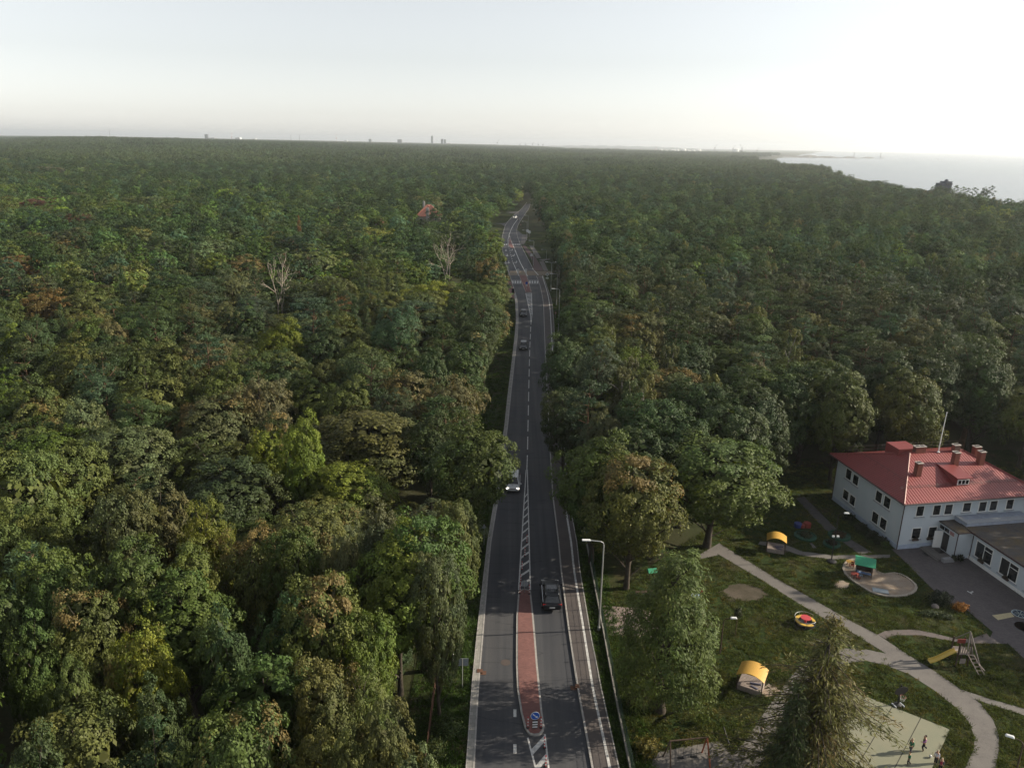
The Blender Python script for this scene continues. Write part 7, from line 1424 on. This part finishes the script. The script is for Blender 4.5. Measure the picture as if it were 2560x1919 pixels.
# flower bed by the yard: a dark shrub, pale edging plants, orange flowers
for nm, px, py, rx, ry, rz_, col, nl_, lb, cat, sd in (('shrub', 2349, 1508, 1.5, 1.2, .95, (.016, .026, .014), 3200, 'dark rounded evergreen shrub in the bed by the yard', 'shrub', 11), ('flower_clump', 2399, 1524, 1.05, .75, .55, (.22, .10, .02), 1500, 'clump of orange flowers right of the dark shrub', 'flowers', 12), ('ground_cover', 2330, 1535, 1.5, .7, .32, (.062, .085, .048), 1400, 'pale green low plants in front of the dark shrub', 'plants', 13), ('ground_cover', 2365, 1543, 1.1, .55, .25, (.055, .075, .042), 900, 'low edging plants below the orange flowers', 'plants', 14)):
    b = P(px, py); o = leafy(nm, (0, 0, rz_ * .55), rx, ry, rz_, nl_, .11, col, sd); o.location = (b[0], b[1], 0); tag(o, lb, cat)
b = P(2337, 1519); k = MB(); k.ball((0, 0, .18), .36, 10, sz=.7); tag(k.build('boulder', mat('boulder_stone', (.16, .14, .13), .9, var=.3), loc=(b[0], b[1], 0)), 'pale boulder at the foot of the dark shrub', 'boulder')
b = P(2212, 1366); o = leafy('shrub', (0, 0, .3), .7, .5, .45, 700, .12, (.05, .085, .02), 21); o.location = (b[0], b[1], 0); tag(o, 'bright green shrub at the house corner', 'shrub')
b = P(2190, 1360)
for i, (px, py) in enumerate(((2120, 1300), (2150, 1325), (2178, 1345), (2200, 1360))):
    b = P(px, py); o = leafy('bush', (0, 0, .4), 1.1, .8, .6, 900, .14, (.020, .028, .013), 30 + i); o.location = (b[0], b[1], 0); tag(o, ('dark bush at the far end of the house wall', 'dark bush second from the far end of the house wall', 'dark bush third along the house wall', 'dark bush nearest the house corner')[i], 'bush', 'bushes along the house wall')
# verge bushes left of the road
for i, (px, py, rx, h, lb) in enumerate(((1120, 1830, 1.6, 1.0, 'leafy green bush right of the rusty fence'), (1085, 1890, 1.3, 1.3, 'green bush at the near end of the rusty fence'), (1135, 1600, 1.0, .8, 'low bush behind the rectangular sign'), (1110, 1555, 1.1, 1.4, 'rust-tinted bush at the far end of the rusty fence'), (1195, 1380, .9, .9, 'dark bush beside the triangular sign'), (1620, 1880, 1.3, 1.1, 'yellowish bush between fence and swing'), (1590, 1760, 1.0, 1.0, 'olive bush between fence and feathery tree'))):
    b = P(px, py); o = leafy('bush', (0, 0, h * .45), rx, rx * .9, h * .7, 1500, .14, ((.045, .07, .02), (.05, .07, .022), (.05, .055, .02), (.12, .06, .025), (.03, .042, .018), (.11, .10, .025), (.07, .075, .025))[i], 50 + i); o.location = (b[0], b[1], 0); tag(o, lb, 'bush', 'bushes on the verges')
# ---------------------------------------------------------------- people
def skin_mesh(name, verts, edges, radii, mt, parent, lv=1, root=0):
    me = bpy.data.meshes.new(name); me.from_pydata(verts, edges, []); me.materials.append(mt); o = bpy.data.objects.new(name, me); COL.objects.link(o); o.parent = parent
    sk = o.modifiers.new('skin', 'SKIN'); sk.use_smooth_shade = True; sb = o.modifiers.new('sub', 'SUBSURF'); sb.levels = lv; sb.render_levels = lv
    for i, r in enumerate(radii): d = me.skin_vertices[0].data[i]; d.radius = (r, r); d.use_root = i == root
    return o
M_skin = mat('skin', (.42, .25, .17), .6, var=.05)
def person(px, py, h, face, label, top, legs, hair, arms, legp, sleeve=None, vest=None):
    """arms / legp: for left and right, joint positions as fractions of height (x sideways, y forward, z up)"""
    b = P(px, py); r = empty('person', (b[0], b[1], .022), face, label, 'person'); V, E, Rd = [], [], []
    def v(p, rad): V.append(tuple(c * h for c in p)); Rd.append(rad * h); return len(V) - 1
    def chain(start, pts):
        for p, rad in pts: i = v(p, rad); E.append((start, i)); start = i
        return start
    pel = v((0, 0, .50), .072); ch = chain(pel, [((0, .01, .60), .070), ((0, .01, .72), .078), ((0, .005, .80), .060)]); nk = chain(ch, [((0, .01, .845), .030)]); hd = chain(nk, [((0, .02, .885), .050), ((0, .02, .935), .064), ((0, .015, .975), .050)])
    i = v((0, .085, .915), .010); E.append((hd - 1, i))
    for s in (-1, 1): i = v((s * .068, .015, .925), .010); E.append((hd - 1, i))
    wr = []
    for s, (el, ha) in zip((-1, 1), arms):
        a = chain(ch, [((s * .095, 0, .795), .036), (el, .026), (ha, .019)]); d = np.array(ha) - np.array(el); d /= np.linalg.norm(d) + 1e-6; pm = chain(a, [(tuple(np.array(ha) + d * .03), .018)]); sd = np.cross(d, (0, 1, 0)); sd /= np.linalg.norm(sd) + 1e-6
        for q in range(4): base = np.array(ha) + d * .045 + sd * (.016 * (q - 1.5)); chain(pm, [(tuple(base), .0065), (tuple(base + d * (.022 + .006 * (q in (1, 2))) + np.array([0, .006, -.004])), .0055)])
        chain(a, [(tuple(np.array(ha) + d * .012 + sd * .028), .0065), (tuple(np.array(ha) + d * .035 + sd * .040), .0055)])
    for s, (kn, an) in zip((-1, 1), legp): chain(pel, [((s * .05, 0, .47), .056), (kn, .042), (an, .028), ((an[0], an[1] + .075, max(.016, an[2] - .022)), .022)])
    skin_mesh('body', V, E, Rd, M_skin, r, 1)
    # jacket
    v2, e2, r2 = [(0, 0, .47 * h), (0, .01 * h, .60 * h), (0, .01 * h, .72 * h), (0, .005 * h, .81 * h)], [(0, 1), (1, 2), (2, 3)], [.084 * h, .082 * h, .090 * h, .062 * h]
    skin_mesh('jacket', v2, e2, r2, vest or top, r, 2)
    for s, (el, ha) in zip((-1, 1), arms): ha2 = tuple(np.array(el) + (np.array(ha) - np.array(el)) * .9); skin_mesh('sleeve', [(s * .07 * h, 0, .80 * h), (s * .10 * h, 0, .79 * h), tuple(c * h for c in el), tuple(c * h for c in ha2)], [(0, 1), (1, 2), (2, 3)], [.045 * h, .045 * h, .036 * h, .028 * h], sleeve or top, r, 1)
    for s, (kn, an) in zip((-1, 1), legp):
        skin_mesh('trouser_leg', [(s * .02 * h, 0, .52 * h), (s * .05 * h, 0, .47 * h), tuple(c * h for c in kn), tuple(c * h for c in an)], [(0, 1), (1, 2), (2, 3)], [.06 * h, .064 * h, .052 * h, .040 * h], legs, r, 1)
        skin_mesh('shoe', [(an[0] * h, (an[1] - .015) * h, max(.02, an[2] - .02) * h), (an[0] * h, (an[1] + .08) * h, max(.018, an[2] - .025) * h)], [(0, 1)], [.034 * h, .026 * h], M_black, r, 2)
    skin_mesh('hair', [(0, -.012 * h, .925 * h), (0, -.006 * h, .965 * h), (0, .015 * h, .985 * h)], [(0, 1), (1, 2)], [.062 * h, .066 * h, .052 * h], hair, r, 2)
    k = MB()
    for s in (-1, 1): k.ball((s * .024 * h, .080 * h, .938 * h), .008 * h, 6)
    k.build('eyes', M_black, r); return r
M_jg = mat('jacket_green', (.015, .13, .07), .8); M_dk = mat('cloth_dark', (.012, .012, .018), .85); M_nv = mat('cloth_grey_blue', (.06, .06, .09), .85); M_wh = mat('cloth_white', (.55, .57, .65), .85); M_pk = mat('cloth_pink', (.42, .18, .36), .85); M_rs = mat('cloth_crimson', (.32, .03, .08), .85); M_blond = mat('hair_blond', (.50, .42, .28), .8); M_brn = mat('hair_dark', (.03, .02, .015), .8)
down = (((-.13, -.02, .64), (-.135, .03, .50)), ((.13, -.02, .64), (.135, .03, .50))); stand = (((-.055, .01, .27), (-.055, -.01, .035)), ((.055, .01, .27), (.055, -.01, .035))); walk = (((-.05, .06, .27), (-.05, .02, .04)), ((.05, .02, .27), (.05, -.13, .09))); run_ = (((-.05, .10, .29), (-.05, .0, .06)), ((.05, -.02, .27), (.05, -.20, .16)))
person(2275, 1881, 1.32, 1.9, 'blond person in a green jacket walking on the ball court', M_jg, M_nv, M_blond, down, walk)
person(2307, 1876, 1.42, 1.5, 'person in dark clothes with a pink sleeve kicking on the court', M_dk, M_dk, M_brn, (((-.14, .05, .68), (-.12, .20, .66)), ((.14, -.03, .66), (.14, -.02, .52))), run_, sleeve=M_pk, vest=M_dk)
person(2270, 1911, 1.2, 1.2, 'dark-haired person in a green jacket at the court edge', M_jg, M_dk, M_brn, down, walk)
person(2338, 1908, 1.22, 2.2, 'blond person in a white and blue top near the ball', M_wh, M_dk, M_blond, down, stand)
person(2349, 1926, 1.15, 2.6, 'person in a crimson top cut by the bottom edge', M_rs, M_dk, M_blond, down, stand, sleeve=M_nv)
person(1902, 1846, 1.3, 1.4, 'lone person in a pale top standing on the concrete path', M_wh if False else mat('cloth_grey', (.22, .22, .22), .85), M_dk, M_brn, down, run_)
b = P(2325.5, 1893); k = MB(); k.ball((0, 0, .12), .11, 14); s = empty('football', (b[0], b[1], .02), 0, 'white ball with dark patches lying on the court', 'ball'); k.build('shell', M_white, s, smooth=True); k = MB(); 
for a in range(5): k.ball((.075 * math.cos(a * 1.257), .075 * math.sin(a * 1.257), .12 + .055), .035, 6)
k.build('dark_patches', M_black, s)
# dark figure on a motorbike-like scooter in the bend
b = P(1295.5, 553); s = empty('scooter_rider', (b[0], b[1], 0), -.35, 'dark scooter and rider following the road bend', 'scooter'); k = MB(); k.box((0, 0, .6), (.3, 1.3, .5), taper=.7); k.box((0, .55, .95), (.3, .12, .5)); bevel(k.build('body', M_black, s), .06, 2)
for yy_ in (-.6, .62): k = MB(); k.tube([(-.06, yy_, .27), (.06, yy_, .27)], .27, 14); k.build('wheel', M_rubber, s)
p_ = person(1295.5, 553, 1.7, -.35, 'person in black riding the scooter', M_dk, M_dk, M_brn, (((-.14, .10, .66), (-.12, .26, .62)), ((.14, .10, .66), (.12, .26, .62))), (((-.09, .20, .44), (-.09, .14, .2)), ((.09, .20, .44), (.09, .14, .2)))); p_.location.z = .05
# ---------------------------------------------------------------- haze
HAZE_D = 9.5e-5
mb = MB(); mb.box((2500, 8200, 50), (28400, 17300, 140)); hz = mb.build('haze', [])
m = bpy.data.materials.new('haze_air'); m.use_nodes = True; n, l = m.node_tree.nodes, m.node_tree.links; n.clear()
o_ = n.new('ShaderNodeOutputMaterial'); v_ = n.new('ShaderNodeVolumePrincipled'); v_.inputs['Color'].default_value = (0.88, 0.94, 1.0, 1); v_.inputs['Density'].default_value = HAZE_D; v_.inputs['Anisotropy'].default_value = 0.45
l.new(v_.outputs[0], o_.inputs['Volume']); hz.data.materials.append(m); tag(hz, kind='stuff'); hz.display_type = 'WIRE'
